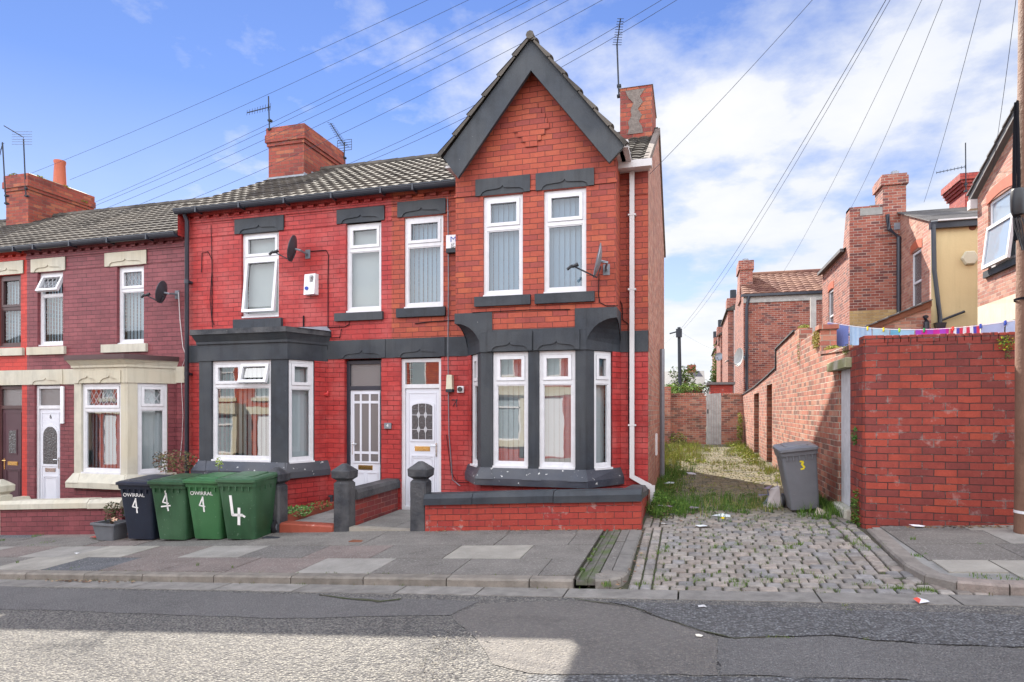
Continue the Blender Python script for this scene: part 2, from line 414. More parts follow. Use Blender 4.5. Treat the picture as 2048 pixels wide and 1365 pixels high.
brick('brick_corner_wall', [(.285, .052, .037), (.305, .055, .038), (.265, .050, .038), (.285, .052, .038), (.21, .045, .038), (.36, .062, .038), (.275, .052, .039), (.33, .058, .038), (.21, .045, .038), (.36, .066, .038)], (.085, .042, .037), stain=(.5, .46, .5), stain_amt=.6, dist=.010, ms=.012, white=.22, low=(-.1, 1.0, (.62, .48, .52), .8))
brick('brick_alley', [(.44, .17, .11), (.36, .125, .09), (.50, .22, .145), (.28, .115, .085), (.41, .145, .10), (.47, .24, .17), (.22, .11, .085), (.48, .18, .12)], (.46, .39, .31), stain=(.45, .45, .42), stain_amt=.6, dist=.010, ms=.014, white=.3, low=(-.1, .9, (.5, .5, .48), .75))
brick('brick_gable_end', [(.44, .20, .14), (.38, .15, .105), (.50, .27, .20), (.32, .145, .11), (.46, .22, .16), (.40, .17, .13)], (.44, .36, .30), stain=(.6, .58, .55), stain_amt=.5, dist=.010, ms=.014, white=.25, low=(-.1, 1.5, (.6, .5, .45), .6))
brick('brick_house', [(.27, .075, .05), (.33, .10, .065), (.20, .055, .045), (.30, .09, .06), (.14, .05, .045), (.36, .13, .09), (.26, .07, .05), (.31, .10, .07)], (.42, .33, .27), stain=(.6, .55, .52), stain_amt=.4, dist=.006, ms=.016, white=.15)
brick('brick_chimney', [(.32, .07, .045), (.27, .06, .042), (.36, .09, .05), (.21, .05, .04), (.30, .065, .045), (.38, .12, .065)], (.22, .13, .10), stain=(.4, .35, .38), stain_amt=.55, dist=.008, ms=.012)
brick('brick_yellow', [(.50, .34, .15), (.46, .31, .14), (.54, .38, .19), (.42, .27, .12)], (.42, .33, .22), stain_amt=.3, ms=.012)
gen('stone_grey_paint', (.029, .036, .047), .6, .45, 5, .004, 45, col2=(.042, .047, .053), speck=((.42, .42, .40), 14, .745, .6), streak=.6)
gen('stone_grey_chipped', (.042, .048, .066), .5, .35, 5, .004, 40, col2=(.06, .062, .07), speck=((.62, .62, .6), 11, .665, .9))
gen('stone_post', (.036, .039, .047), .7, .5, 12, .012, 28, col2=(.075, .075, .078), speck=((.45, .45, .42), 16, .74, .5))
gen('stone_cream', (.50, .475, .39), .6, .18, 5, .003, 40, streak=.35, col2=(.46, .42, .32), speck=((.25, .2, .14), 13, .74, .35))
gen('upvc', (.64, .64, .66), .35, .12, 9, 0, streak=.12)
gen('upvc_brown', (.07, .035, .035), .4, .2, 3, 0)
gen('door_white', (.60, .61, .66), .4, .06, 3, .001)
gen('door_plum', (.075, .035, .045), .45, .2, 3, .001)
gen('roof_tile', (.080, .072, .065), .9, .45, 6, .004, 60, col2=(.11, .098, .085), speck=((.27, .25, .19), 9, .64, .5), spec=.12)
gen('roof_tile_red', (.15, .068, .052), .85, .45, 6, .004, 60, col2=(.19, .10, .07), spec=.15)
gen('roof_slate', (.13, .125, .125), .6, .3, 3, .004, 30)
gen('gutter_black', (.028, .032, .045), .3, .2, 3, 0)
gen('gutter_white', (.56, .54, .54), .35, .1, 3, 0)
gen('lead_strip', (.42, .42, .44), .4, .1, 5, 0)
gen('flashing', (.26, .28, .32), .5, .3, 6, .003)
gen('blind', (.17, .25, .32), .8, .05, 5, 0)
gen('blind_bay', (.40, .44, .45), .8, .05, 5, 0)
gen('blind_grey', (.22, .27, .31), .8, .05, 5, 0)
gen('blind_cream', (.30, .335, .325), .8, .06, 5, 0)
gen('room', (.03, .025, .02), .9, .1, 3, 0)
gen('brass', (.75, .52, .2), .25, .1, 3, 0, metallic=1)
gen('chrome', (.6, .6, .6), .2, .1, 3, 0, metallic=1)
gen('metal_dark', (.045, .05, .06), .8, .3, 20, 0, spec=.15)
gen('drain_iron', (.15, .14, .125), .9, .4, 20, .004, 60, col2=(.075, .10, .04))
gen('metal_grey', (.22, .24, .27), .4, .2, 10, 0, metallic=.4)
gen('plastic_black', (.02, .021, .025), .4, .2, 6, 0)
gen('cable_black', (.018, .018, .022), 1, .1, 6, 0, spec=0)
gen('wire_dark', (.07, .08, .11), 1, .1, 6, 0, spec=0)
gen('cable_white', (.55, .5, .5), .5, .1, 6, 0)
gen('plastic_cream', (.58, .55, .42), .45, .15, 4, 0)
gen('plastic_white', (.72, .72, .74), .4, .1, 4, 0)
gen('blue_ink', (.02, .06, .35), .5, .1, 4, 0)
gen('black_ink', (.03, .03, .03), .5, .1, 4, 0)
gen('white_paint', (.78, .78, .76), .6, .15, 25, 0)
gen('yellow_sticker', (.75, .62, .03), .5, .15, 25, 0)
gen('bin_navy', (.014, .020, .036), .38, .25, 5, .001, 90, speck=((.09, .10, .12), 30, .68, .3))
gen('bin_green', (.022, .075, .032), .45, .35, 4, .001, 90, col2=(.04, .10, .05), speck=((.16, .22, .17), 22, .66, .5), streak=.35)
gen('bin_green_bright', (.021, .105, .034), .45, .3, 4, .001, 90, col2=(.04, .13, .05), speck=((.16, .25, .18), 22, .67, .5), streak=.35)
gen('bin_grey', (.15, .155, .17), .42, .2, 4, .001, 90, speck=((.28, .28, .28), 20, .7, .4))
gen('trough_grey', (.13, .14, .155), .5, .2, 5, .001, 60)
gen('soil', (.05, .035, .025), .95, .4, 20, .02, 30)
gen('red_tile', (.32, .075, .045), .5, .25, 6, .003, 40, speck=((.55, .5, .45), 12, .70, .5))
gen('concrete_path', (.27, .265, .25), .9, .3, 4, .006, 70, speck=((.12, .12, .11), 40, .62, .5))
gen('mortar_smear', (.20, .165, .145), .9, .4, 14, .01, 40)
gen('wood_pole', (.22, .12, .08), .75, .45, 4, .01, 25, col2=(.17, .09, .06))
gen('wood_grey', (.42, .41, .39), .85, .35, 6, .006, 40)
gen('wood_brown', (.20, .07, .035), .7, .3, 6, .004, 30)
gen('board_white', (.56, .57, .60), .7, .25, 7, .008, 35, speck=((.25, .23, .2), 8, .70, .6))
gen('stone_lintel_old', (.50, .48, .40), .8, .3, 8, .01, 30, col2=(.25, .26, .13))
gen('render_cream', (.60, .54, .41), .85, .15, 3, .006, 20, streak=.3)
gen('render_yellow', (.62, .50, .28), .85, .15, 2, .004, 20, col2=(.56, .44, .24), streak=.12, speck=((.4, .3, .15), 6, .70, .4))
gen('terracotta', (.42, .10, .05), .6, .2, 6, .002)
gen('leaf', (.1, .1, .1), .85, .1, 10, 0, attr=True, spec=.1)
gen('litter', (.1, .1, .1), .4, .1, 10, 0, attr=True)
gen('cloth', (.1, .1, .1), .9, .12, 9, .002, 200, attr=True)
gen('sett', (.1, .1, .1), .95, .4, 14, .010, 45, attr=True, spec=.08)
gen('slab', (.1, .1, .1), .9, .35, 3, .006, 110, attr=True, col2=None, speck=((.30, .29, .27), 48, .57, .7))
gen('kerb', (.1, .1, .1), .85, .4, 7, .008, 50, attr=True, speck=((.12, .12, .11), 60, .6, .5))
gen('earth', (.085, .075, .055), .95, .45, 9, .015, 40, col2=(.055, .065, .03), speck=((.25, .22, .17), 30, .68, .6))
gen('moss', (.06, .10, .02), .95, .4, 20, .01, 60)
gen('haze_house', (.30, .13, .09), .9, .2, 1, 0)
gen('dish_dark', (.05, .055, .065), .45, .3, 10, 0)
gen('dish_pale', (.42, .42, .40), .5, .2, 10, 0)
gen('red_plastic', (.6, .05, .05), .4, .2, 4, 0)
def glass(name, refl=.16, tint=(.93, .96, .97), wob=.0022):
    m = bpy.data.materials.new(name); m.use_nodes = True; nt = m.node_tree; nt.nodes.clear(); T = NT(nt); MATS[name] = m
    out = T.n('ShaderNodeOutputMaterial'); a = T.n('ShaderNodeBsdfTransparent'); a.inputs[0].default_value = (*tint, 1)
    g = T.n('ShaderNodeBsdfGlossy'); g.inputs['Roughness'].default_value = .012
    geo = T.n('ShaderNodeNewGeometry').outputs['Position']
    nn = T.noise(geo, 1.7, 2, .5); T.l(T.bump(nn, wob), g.inputs['Normal'])
    lw = T.n('ShaderNodeLayerWeight'); lw.inputs[0].default_value = .35
    f = T.math('ADD', refl, T.math('MULTIPLY', lw.outputs['Fresnel'], .40))
    mx = T.n('ShaderNodeMixShader'); T.l(f, mx.inputs[0]); T.l(a.outputs[0], mx.inputs[1]); T.l(g.outputs[0], mx.inputs[2]); T.l(mx.outputs[0], out.inputs[0])
glass('glass', .08, wob=.0003); glass('glass_strong', .28, wob=.0011)
def darkglass(name, col, rough=.08, bd=.01, bs=30):
    m, T, p, out = newmat(name); p.inputs['Base Color'].default_value = (*col, 1); p.inputs['Roughness'].default_value = rough
    geo = T.n('ShaderNodeNewGeometry').outputs['Position']; T.l(T.bump(T.noise(geo, bs, 2), bd), p.inputs['Normal']); p.inputs['Specular IOR Level'].default_value = .8
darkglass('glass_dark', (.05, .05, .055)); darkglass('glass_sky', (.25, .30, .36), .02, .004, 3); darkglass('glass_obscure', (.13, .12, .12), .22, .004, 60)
def asphalt(name, a, b, agg, sc_, th, rough=.85, bd=.006, patch=(.5,)):
    m, T, p, out = newmat(name)
    geo = T.n('ShaderNodeNewGeometry').outputs['Position']
    v = T.n('ShaderNodeTexVoronoi'); v.inputs['Scale'].default_value = sc_; T.l(geo, v.inputs['Vector'])
    sep = T.n('ShaderNodeSeparateColor'); T.l(v.outputs['Color'], sep.inputs[0])
    base = T.mix(T.mapr(T.noise(geo, .9, 5, .65), .35, .65, 0, 1), a, b)
    stone = T.mix(sep.outputs[1], agg, tuple(c * .55 for c in agg))
    f = T.mapr(sep.outputs[0], th, th + .05, 0, 1)
    f = T.math('MULTIPLY', f, T.mapr(v.outputs['Distance'], .0, .55, 1, .2))
    c = T.mix(f, base, stone)
    st = T.noise(geo, 2.3, 6, .7); c = T.mix(T.mapr(st, .55, .75, 0, .45), c, T.mix(1, c, (.5, .5, .5), 'MULTIPLY'))
    T.l(c, p.inputs['Base Color']); p.inputs['Roughness'].default_value = rough
    T.l(T.bump(T.math('SUBTRACT', 1, v.outputs['Distance']), bd), p.inputs['Normal'])
asphalt('asphalt_coarse', (.115, .11, .105), (.08, .078, .077), (.43, .405, .35), 52, .42, bd=.03)
asphalt('asphalt_smooth', (.125, .121, .118), (.098, .095, .092), (.26, .25, .24), 70, .55, bd=.014)
asphalt('asphalt_dark', (.098, .097, .098), (.072, .072, .073), (.34, .35, .36), 46, .46, bd=.03)
asphalt('asphalt_brown', (.135, .126, .118), (.105, .098, .092), (.27, .245, .21), 62, .55, bd=.014)
# ---------------------------------------------------------------- common house pieces
FRONT = Fr((0, 10, 0), (1, 0, 0), (0, -1, 0))
EY, EZ, RY, RZ = 9.78, 5.37, 13.3, 7.3
def slope_roof(house, x0, x1, dz, mat='roof_tile', cap0=False, cap1=False):
    m = MB(); V = Vector((0, RY - EY, RZ - EZ)); L = V.length
    roof_tiles(m, (x0, EY, EZ + dz), (1, 0, 0), V, x1 - x0, L)
    m.face([(x0, RY, RZ + dz), (x1, RY, RZ + dz), (x1, 16.5, 5.55 + dz), (x0, 16.5, 5.55 + dz)][::-1])
    m.face([(x0, EY, EZ + dz - .03), (x0, RY, RZ + dz - .03), (x1, RY, RZ + dz - .03), (x1, EY, EZ + dz - .03)])
    for k in range(int((x1 - x0) / .42) + 1):
        a = x0 + k * .42; b = min(x1, a + .43)
        if b - a > .05: m.tube([(a, RY, RZ + dz - .02), (b, RY, RZ + dz - .01)], .11, 8)
    return m.build('roof', mat, house)
def shell(house, x0, x1, dz, mat):
    m = MB()
    m.face([(x0, 16.3, -.6 + dz), (x1, 16.3, -.6 + dz), (x1, 16.3, 5.6 + dz), (x0, 16.3, 5.6 + dz)][::-1])
    for x in (x0 + .01, x1 - .01):
        m.face([(x, 10.3, -.8 + dz), (x, 16.3, -.8 + dz), (x, 16.3, 5.6 + dz), (x, 13.3, 7.2 + dz), (x, 10.3, 5.6 + dz)])
    return m.build('back_wall', mat, house)
def eaves(house, x0, x1, dz, mat, wmat):
    m = MB()
    fbox(m, FRONT, x0, x1, 5.16 + dz, 5.235 + dz, 0, .022)
    fbox(m, FRONT, x0, x1, 5.285 + dz, 5.36 + dz, 0, .055)
    n = int((x1 - x0) / .225)
    for i in range(n):
        a = x0 + .06 + i * .225; fbox(m, FRONT, a, a + .115, 5.236 + dz, 5.2845 + dz, 0, .053)
    m.build('dentil_course', wmat, house)
    g = MB(); ys = []
    for k in range(9):
        a = math.pi * k / 8; ys.append((9.80 - .065 * math.cos(a), 5.375 + dz - .085 * math.sin(a)))
    for (ya, za), (yb, zb) in zip(ys, ys[1:]): g.face([(x0, ya, za), (x1, ya, za), (x1, yb, zb), (x0, yb, zb)][::-1])
    g.box(x0, x1, 9.725, 9.74, 5.365 + dz, 5.385 + dz)
    for x in (x0, x1): g.face([(x, y, z) for y, z in ys])
    k = x0 + .5
    while k < x1: g.box(k, k + .03, 9.722, 9.9, 5.28 + dz, 5.39 + dz); k += .95
    g.box(x0, x1, 9.87, 9.945, 5.365 + dz, 5.42 + dz)
    return g.build('gutter', mat, house)
def chimney(house, x0, x1, y0, y1, z0, z1, mat='brick_chimney', over=True, pots=()):
    m = MB(); h = z1 - z0
    if over:
        m.box(x0, x1, y0, y1, z0, z1 - .42)
        m.box(x0 - .03, x1 + .03, y0 - .03, y1 + .03, z1 - .42, z1 - .34)
        m.box(x0 - .06, x1 + .06, y0 - .06, y1 + .06, z1 - .34, z1 - .17)
        m.box(x0 - .04, x1 + .04, y0 - .04, y1 + .04, z1 - .17, z1)
    else: m.box(x0, x1, y0, y1, z0, z1)
    o = m.build('chimney', mat, house)
    f = MB(); f.hexa([(x0 - .02, y0 - .02, z1), (x1 + .02, y0 - .02, z1), (x1 + .02, y1 + .02, z1), (x0 - .02, y1 + .02, z1), (x0 + .12, y0 + .12, z1 + .07), (x1 - .12, y0 + .12, z1 + .07), (x1 - .12, y1 - .12, z1 + .07), (x0 + .12, y1 - .12, z1 + .07)])
    f.build('flaunching', 'stone_lintel_old', o)
    fl = MB(); s = (RZ - EZ) / (RY - EY)
    return o
def canted_bay(house, xl, xr, yf, cl, cr, zs, ztop, dark, wallmat, base_z, windows_front, cwin, dz, copz, copmat, leaded=False, slab='stone_grey_paint', glassf='glass', lights=None):
    """stone bay: front xl..xr at y=yf, cants reach y=10 at xl-cl and xr+cr; zs sill height, ztop window head, copz cornice top"""
    frs = {'f': (Fr((xl, yf, 0), (1, 0, 0), (0, -1, 0)), xr - xl)}
    d = Vector((cr, 10 - yf, 0)); frs['r'] = (Fr((xr, yf, 0), d, (d.y, -d.x, 0)), d.length)
    d2 = Vector((cl, yf - 10, 0)); frs['l'] = (Fr((xl - cl, 10, 0), d2, (d2.y, -d2.x, 0)), d2.length)
    stone = MB(); base = MB(); bandm = MB(); sl = MB()
    f, W = frs['f']
    holes = [(a - xl, b - xl, zs, ztop) for a, b in windows_front]
    fwall(stone, f, 0, W, zs, ztop + .01, holes, .16)
    for key, flip in (('r', False), ('l', True)):
        fr, L = frs[key]; a, b, c = cwin; a, b, c = a * L, b * L, c * L
        if flip: a, b, c = L - b, L - a, L - c
        fwall(stone if True else base, fr, 0, L, zs, ztop + .01, [(a, b, zs, ztop)], .10)
        brk = MB()
        if not flip: fbox(brk, fr, c, L, zs, ztop, -.02, .012)
        else: fbox(brk, fr, 0, L - c if False else c, zs, ztop, -.02, .012)
        if abs(L - c) > .03: brk.build('brick_pier', wallmat, house)
        window(house, fr, a + .005, b - .005, zs + .015, ztop - .005, ztop - .47, w=-.085, leaded=leaded, blind='vert', glass=glassf, bmat='blind_bay')
    for key in 'frl':
        fr, L = frs[key]
        fwall(base, fr, 0, L, base_z, zs - .26)
    res = [(f, a - xl, b - xl) for a, b in windows_front]
    # entablature
    ring = lambda e: [(xl - cl - e * .5, 10.0), (xl - e * .45, yf - e), (xr + e * .45, yf - e), (xr + cr + e * .5, 10.0)]
    def band(mb, e, z0, z1, top=True, e1=None):
        r0 = ring(e); r1 = ring(e1 if e1 is not None else e)
        for (p, q), (p1, q1) in zip(zip(r0, r0[1:]), zip(r1, r1[1:])): mb.face([(*p, z0), (*q, z0), (*q1, z1), (*p1, z1)])
        if top: mb.face([(*p, z1) for p in r1])
        mb.face([(*p, z0) for p in r0][::-1])
    band(bandm, .02, ztop + .0, ztop + .29)
    if copz:
        band(bandm, .05, ztop + .29, ztop + .33); band(bandm, .05, ztop + .33, copz - .09, e1=.13)
        bandm.build('bay_cornice', dark, house)
        cp = MB(); band(cp, .15, copz - .09, copz); cp.build('bay_roof', slab, house)
    else: bandm.build('bay_lintel', dark, house)
    stone.build('bay_piers', dark, house); base.build('bay_base', wallmat, house)
    # moulded sill: sloping weathering down to a vertical nose
    for (p, q, e0, e1, z0, z1) in ((None, None, .02, .13, zs, zs - .16), ):
        band(sl, .13, zs - .26, zs - .155, top=False); band(sl, .13, zs - .155, zs, e1=.015)
    # little plinth blocks under the piers
    for u in [xl + .1, xr - .1] + [(windows_front[i][1] + windows_front[i + 1][0]) / 2 for i in range(len(windows_front) - 1)]:
        w0, w1 = .07, .15
        sl.hexa([(u - w1, yf - .142, zs - .165), (u + w1, yf - .142, zs - .165), (u + w1, yf, zs - .165), (u - w1, yf, zs - .165), (u - w0, yf - .03, zs + .001), (u + w0, yf - .03, zs + .001), (u + w0, yf, zs + .001), (u - w0, yf, zs + .001)])
    sl.build('bay_sill', 'stone_grey_chipped' if dark == 'stone_grey_paint' else dark, house)
    return res
def panel_door(house, x0, x1, z0, z1, ztr, style, mat, frmat, y=-.12):
    fr = FRONT; m = MB(); t = .06
    frame_ring(m, fr, x0, x1, z0, z1, t, y, y + .07); fbox(m, fr, x0 + t, x1 - t, ztr, ztr + .07, y, y + .068)
    fo = m.build('door_frame', frmat, house)
    p = MB(); p.face([fr.p(x0 + t, ztr + .07, y + .03), fr.p(x1 - t, ztr + .07, y + .03), fr.p(x1 - t, z1 - t, y + .03), fr.p(x0 + t, z1 - t, y + .03)])
    p.build('fanlight', 'glass_obscure' if style != 'arch2' else 'glass_strong', fo)
    if style == 'arch2':
        q = MB(); q.face([fr.p(x0 + t, ztr + .07, y - .25), fr.p(x1 - t, ztr + .07, y - .25), fr.p(x1 - t, z1, y - .25), fr.p(x0 + t, z1, y - .25)]); q.build('hall', 'room', fo)
    a, b, c, e = x0 + t + .004, x1 - t - .004, z0 + t, ztr - .004; w = y + .045
    d = MB(); fbox(d, fr, a, b, c, e, y, w)
    def mould(u0, u1, v0, v1, k=.012, tt=.028):
        frame_ring(d, fr, u0, u1, v0, v1, tt, w, w + k); frame_ring(d, fr, u0 + .045, u1 - .045, v0 + .045, v1 - .045, .012, w, w + k * .6)
    W = b - a; cx = (a + b) / 2
    g = MB(); ld = MB(); gm = 'glass_dark'
    if style in ('arch2', 'arch6', 'arch8'):
        gv0, gv1 = {'arch2': (z0 + 1.22, z0 + 1.84), 'arch6': (z0 + 1.02, z0 + 1.80), 'arch8': (z0 + 1.28, z0 + 1.76)}[style]
        hw = {'arch2': .19, 'arch6': .19, 'arch8': .10}[style]; rise = {'arch2': .06, 'arch6': .17, 'arch8': .0}[style]
        pts = [(cx - hw, gv0), (cx + hw, gv0)] + [(cx + hw * math.cos(math.pi * k / 12), gv1 - rise + rise * math.sin(math.pi * k / 12)) for k in range(13)]
        if style == 'arch6': pts = [(cx - hw, gv0), (cx + hw, gv0)] + [(cx + hw * math.cos(math.pi * k / 12), gv1 - hw + hw * math.sin(math.pi * k / 12)) for k in range(13)]
        o2 = [((u - cx) * 1.2 + cx, (v - (gv0 + gv1) / 2) * 1.12 + (gv0 + gv1) / 2) for u, v in pts]
        fpoly(d, fr, o2, w, w + .012); fpoly(g, fr, pts, w + .012, w + .014)
        if style == 'arch2':
            for u in (cx - .065, cx + .065): fbox(ld, fr, u - .005, u + .005, gv0, gv1 - .01, w + .014, w + .018)
            for v in (gv0 + .17, gv0 + .42):
                fbox(ld, fr, cx - hw, cx + hw, v - .005, v + .005, w + .014, w + .018)
                for u in (cx - .065, cx + .065): fpoly(ld, fr, [(u - .035, v), (u, v - .07), (u + .035, v), (u, v + .07)], w + .015, w + .021)
        mould(cx - W * .36, cx + W * .36, z0 + .22, z0 + (.95 if style != 'arch6' else .78))
        if style == 'arch6': mould(cx - W * .36, cx + W * .36, z0 + .12, z0 + .30)
        frame_ring(d, fr, cx - W * .42, cx + W * .42, z0 + .14, e - .07, .014, w, w + .008)
    if style == 'nine':
        U = [a + .07, a + .185, a + .22, b - .22, b - .185, b - .07]
        V = [e - 1.26, e - 1.13, e - 1.085, e - .235, e - .19, e - .07]
        U = [a + .08, a + .19, a + .225, b - .225, b - .19, b - .04]
        for i in (0, 2, 4):
            for j in (0, 2, 4): g.face([fr.p(U[i], V[j], w + .002), fr.p(U[i + 1], V[j], w + .002), fr.p(U[i + 1], V[j + 1], w + .002), fr.p(U[i], V[j + 1], w + .002)])
        for u in (U[1], U[3]): fbox(d, fr, u, u + .035, V[0], V[5], w, w + .014)
        for v in (V[1], V[3]): fbox(d, fr, U[0], U[5], v, v + .045, w, w + .013)
        frame_ring(d, fr, U[0] - .03, U[5] + .03, V[0] - .03, V[5] + .03, .03, w, w + .016)
        for u0, u1 in ((a + .05, cx - .02), (cx + .02, b - .05)): frame_ring(d, fr, u0, u1, z0 + .15, e - 1.45, .02, w, w + .01)
        gm = 'glass_obscure'
    do = d.build('door', mat, house); g.build('glazing', gm, do)
    if ld.f: ld.build('leadwork', 'lead_strip', do)
    lp = MB(); v = {'arch2': z0 + 1.06, 'arch6': z0 + .90, 'arch8': z0 + 1.06, 'nine': e - 1.37}[style]; hw = .13
    fbox(lp, fr, cx - hw - .01, cx + hw + .01, v - .04, v + .04, w, w + .008, None); fbox(lp, fr, cx - hw, cx + hw, v - .026, v + .026, w + .008, w + .018)
    lp.build('letter_plate', 'brass' if style != 'arch6' else 'chrome', do)
    h = MB(); s = 1 if style == 'arch2' or style == 'arch6' else -1; hx = b - .05 if s > 0 else a + .05
    fbox(h, fr, hx - .014, hx + .014, z0 + .93, z0 + 1.16, w, w + .012); h.tube([fr.p(hx, z0 + 1.12, w + .01), fr.p(hx, z0 + 1.12, w + .05), fr.p(hx - .1 * s, z0 + 1.12, w + .05)], .009, 6)
    h.build('handle', 'chrome' if style != 'arch8' else 'brass', do)
    st = MB(); fbox(st, fr, x0 - .03, x1 + .03, z0 - .09, z0, -.14, .03); st.build('doorstep', frmat if frmat != 'upvc_brown' else 'door_plum', house)
    return do
def pipe_round(house, x, z0, z1, mat, y=9.9, r=.035, name='downpipe', shoe=True):
    m = MB(); m.tube([(x, y, z0), (x, y, z1 - .12), (x, y - .06, z1)], r, 10)
    z = z0 + .9
    while z < z1: m.tube([(x, y, z), (x, y, z + .07)], r + .008, 10); m.box(x - .05, x + .05, y + r - .01, y + r + .05, z + .01, z + .05); z += 1.75
    return m.build(name, mat, house, smooth=True)
# ---------------------------------------------------------------- house with the gable (right end of the terrace)
XR = -.62
H2 = thing('terraced_house', 'end-of-terrace orange brick house with a steep dark-edged gable above its grey bay', 'house', (-2.8, 10, -.13))
XB = -4.98; GL, GR, GY = -3.57, -1.05, 9.4
w = MB()
fwall(w, FRONT, XB, GL, 2.83, 5.2, [(-4.74, -4.02, 3.34, 4.91)], .11)
fwall(w, FRONT, XB, GL, 5.2, 5.4)
fwall(w, FRONT, GR, XR, 2.83, 5.3)
GF = Fr((0, GY, 0), (1, 0, 0), (0, -1, 0))
fwall(w, GF, -2.96, -1.66, 2.83, 3.05); fwall(w, GF, GL, GR, 3.05, 5.2, [(-3.11, -2.47, 3.36, 4.93), (-2.14, -1.49, 3.36, 4.93)], .11)
w.face([(GL, GY, 5.2), (GR, GY, 5.2), (GR, GY, 5.40), (-2.28, GY, 7.02), (GL, GY, 5.46)])
w.face([(GR, GY, 3.05), (GR, 10, 3.05), (GR, 10, 5.42), (GR, GY, 5.40)]); w.face([(GL, 10, 3.05), (GL, GY, 3.05), (GL, GY, 5.46), (GL, 10, 5.48)])
w.build('upper_wall', 'brick_orange', H2)
# raised brick diamond and string courses
dm = MB(); rows = [1, 2, 3, 4, 3.5, 3, 2, 1.2]; z = 6.12
for i, k in enumerate(rows):
    hw = k * .062 + .03; fbox(dm, GF, -2.33 - hw, -2.33 + hw, 5.62 + i * .082, 5.62 + (i + 1) * .082 - .001, 0, .02)
dm.build('brick_diamond', 'brick_orange', H2)
sc_ = MB(); fbox(sc_, GF, GL - .02, GR + .02, 4.905, 4.955, 0, .018)
for a, b in ((-3.26, -2.35), (-2.27, -1.34)): pass
sc2 = MB()
for fr_, a, b, z_ in ((GF, GL - .018, -3.23, 4.955), (GF, -2.38, -2.26, 4.955), (GF, -1.36, GR + .018, 4.955), (FRONT, XB, -4.86, 4.94), (FRONT, -3.97, GL, 4.94), (FRONT, GR, XR, 4.94)):
    sc2 = MB(); fbox(sc2, fr_, a, b, z_, z_ + .03, 0, .018); sc2.build('string_course', 'brick_orange', H2)
lw = MB(); fwall(lw, FRONT, XB, GL, -.3, 2.5, [(-4.81, -4.06, -.13, 2.50)], .12); lw.build('lower_wall', 'brick_red_paint', H2); lw = MB(); fwall(lw, FRONT, GR, XR, -.1, 2.5); lw.build('lower_wall', 'brick_red_paint', H2)
bd = MB(); fbox(bd, FRONT, XB, GL, 2.5, 2.83, -.1, .02); bd.build('stone_band', 'stone_grey_paint', H2); bd = MB(); fbox(bd, FRONT, GR, XR, 2.5, 2.83, -.1, .02); bd.build('stone_band', 'stone_grey_paint', H2)
gw = MB(); X = XR
gw.face([(X, 10, -.2), (X, 16.3, 0), (X, 16.3, 5.62), (X, 13.3, 7.32), (X, 10, 5.46)])
gw.face([(X, 9.995, -.2), (X, 10, -.2), (X, 10, 5.4), (X, 9.995, 5.4)])
gw.build('gable_end_wall', 'brick_gable_end', H2)
cop = MB()  # verge of the side wall
for (ya, za, yb, zb) in ((9.72, 5.33, 13.3, 7.33), (13.3, 7.33, 16.5, 5.52)):
    cop.hexa([(X - .06, ya, za - .06), (X + .035, ya, za - .06), (X + .035, yb, zb - .06), (X - .06, yb, zb - .06), (X - .06, ya, za + .05), (X + .035, ya, za + .05), (X + .035, yb, zb + .05), (X - .06, yb, zb + .05)])
cop.build('verge', 'mortar_smear', H2)
shell(H2, XB, XR - .02, 0, 'brick_house')
rf = slope_roof(H2, XB, XR, 0)
g = MB(); AX = -2.28
Vl = Vector((1.44, 0, 1.62)); roof_tiles(g, (AX - 1.44, 13.2, 5.53), (0, -1, 0), Vl, 4.1, Vl.length + .02, gauge=.36, step=.045)
Vr = Vector((-1.40, 0, 1.77)); roof_tiles(g, (AX + 1.40, 9.1, 5.38), (0, 1, 0), Vr, 4.1, Vr.length + .02, gauge=.36, step=.045)
for k in range(10):
    a = 9.08 + k * .42; g.tube([(AX, a, 7.155), (AX, a + .43, 7.165)], .062, 8)
g.build('gable_roof', 'roof_tile', H2)
br = MB(); BF = Fr((0, 9.18, 0), (1, 0, 0), (0, -1, 0))
fpoly(br, BF, [(-3.44, 5.17), (AX, 6.66), (AX, 7.13), (-3.68, 5.51)], -.03, .03)
fpoly(br, BF, [(AX, 6.66), (-1.12, 5.16), (-.90, 5.38), (AX, 7.13)], -.031, .0305)
br.build('bargeboard', 'stone_grey_paint', H2)
so = MB()
so.face([(-3.66, 9.2, 5.47), (AX, 9.2, 7.08), (AX, 9.42, 7.08), (-3.66, 9.42, 5.47)]); so.face([(AX, 9.2, 7.08), (-.93, 9.2, 5.35), (-.93, 9.42, 5.35), (AX, 9.42, 7.08)])
for s_, x in ((-1, GL), (1, GR)):
    xo = -3.66 if s_ < 0 else -.93
    so.box(min(x, xo), max(x, xo), 9.2, 10.05, 5.36, 5.40)
so.build('soffit', 'gutter_white', H2)
# window dressings
WN = dict(w=-.095)
window(H2, FRONT, -4.74, -4.02, 3.37, 4.91, 4.43, **WN)
lintel(H2, FRONT, -4.86, -3.97, 4.92, 5.18, 'stone_grey_paint'); sill(H2, FRONT, -4.87, -3.97, 3.19, 3.34, 'stone_grey_paint')
for a, b in ((-3.11, -2.47), (-2.14, -1.49)):
    window(H2, GF, a, b, 3.39, 4.93, 4.43, bmat='blind'); lintel(H2, GF, a - .12, b + .12, 4.94, 5.20, 'stone_grey_paint'); sill(H2, GF, a - .13, b + .13, 3.21, 3.36, 'stone_grey_paint')
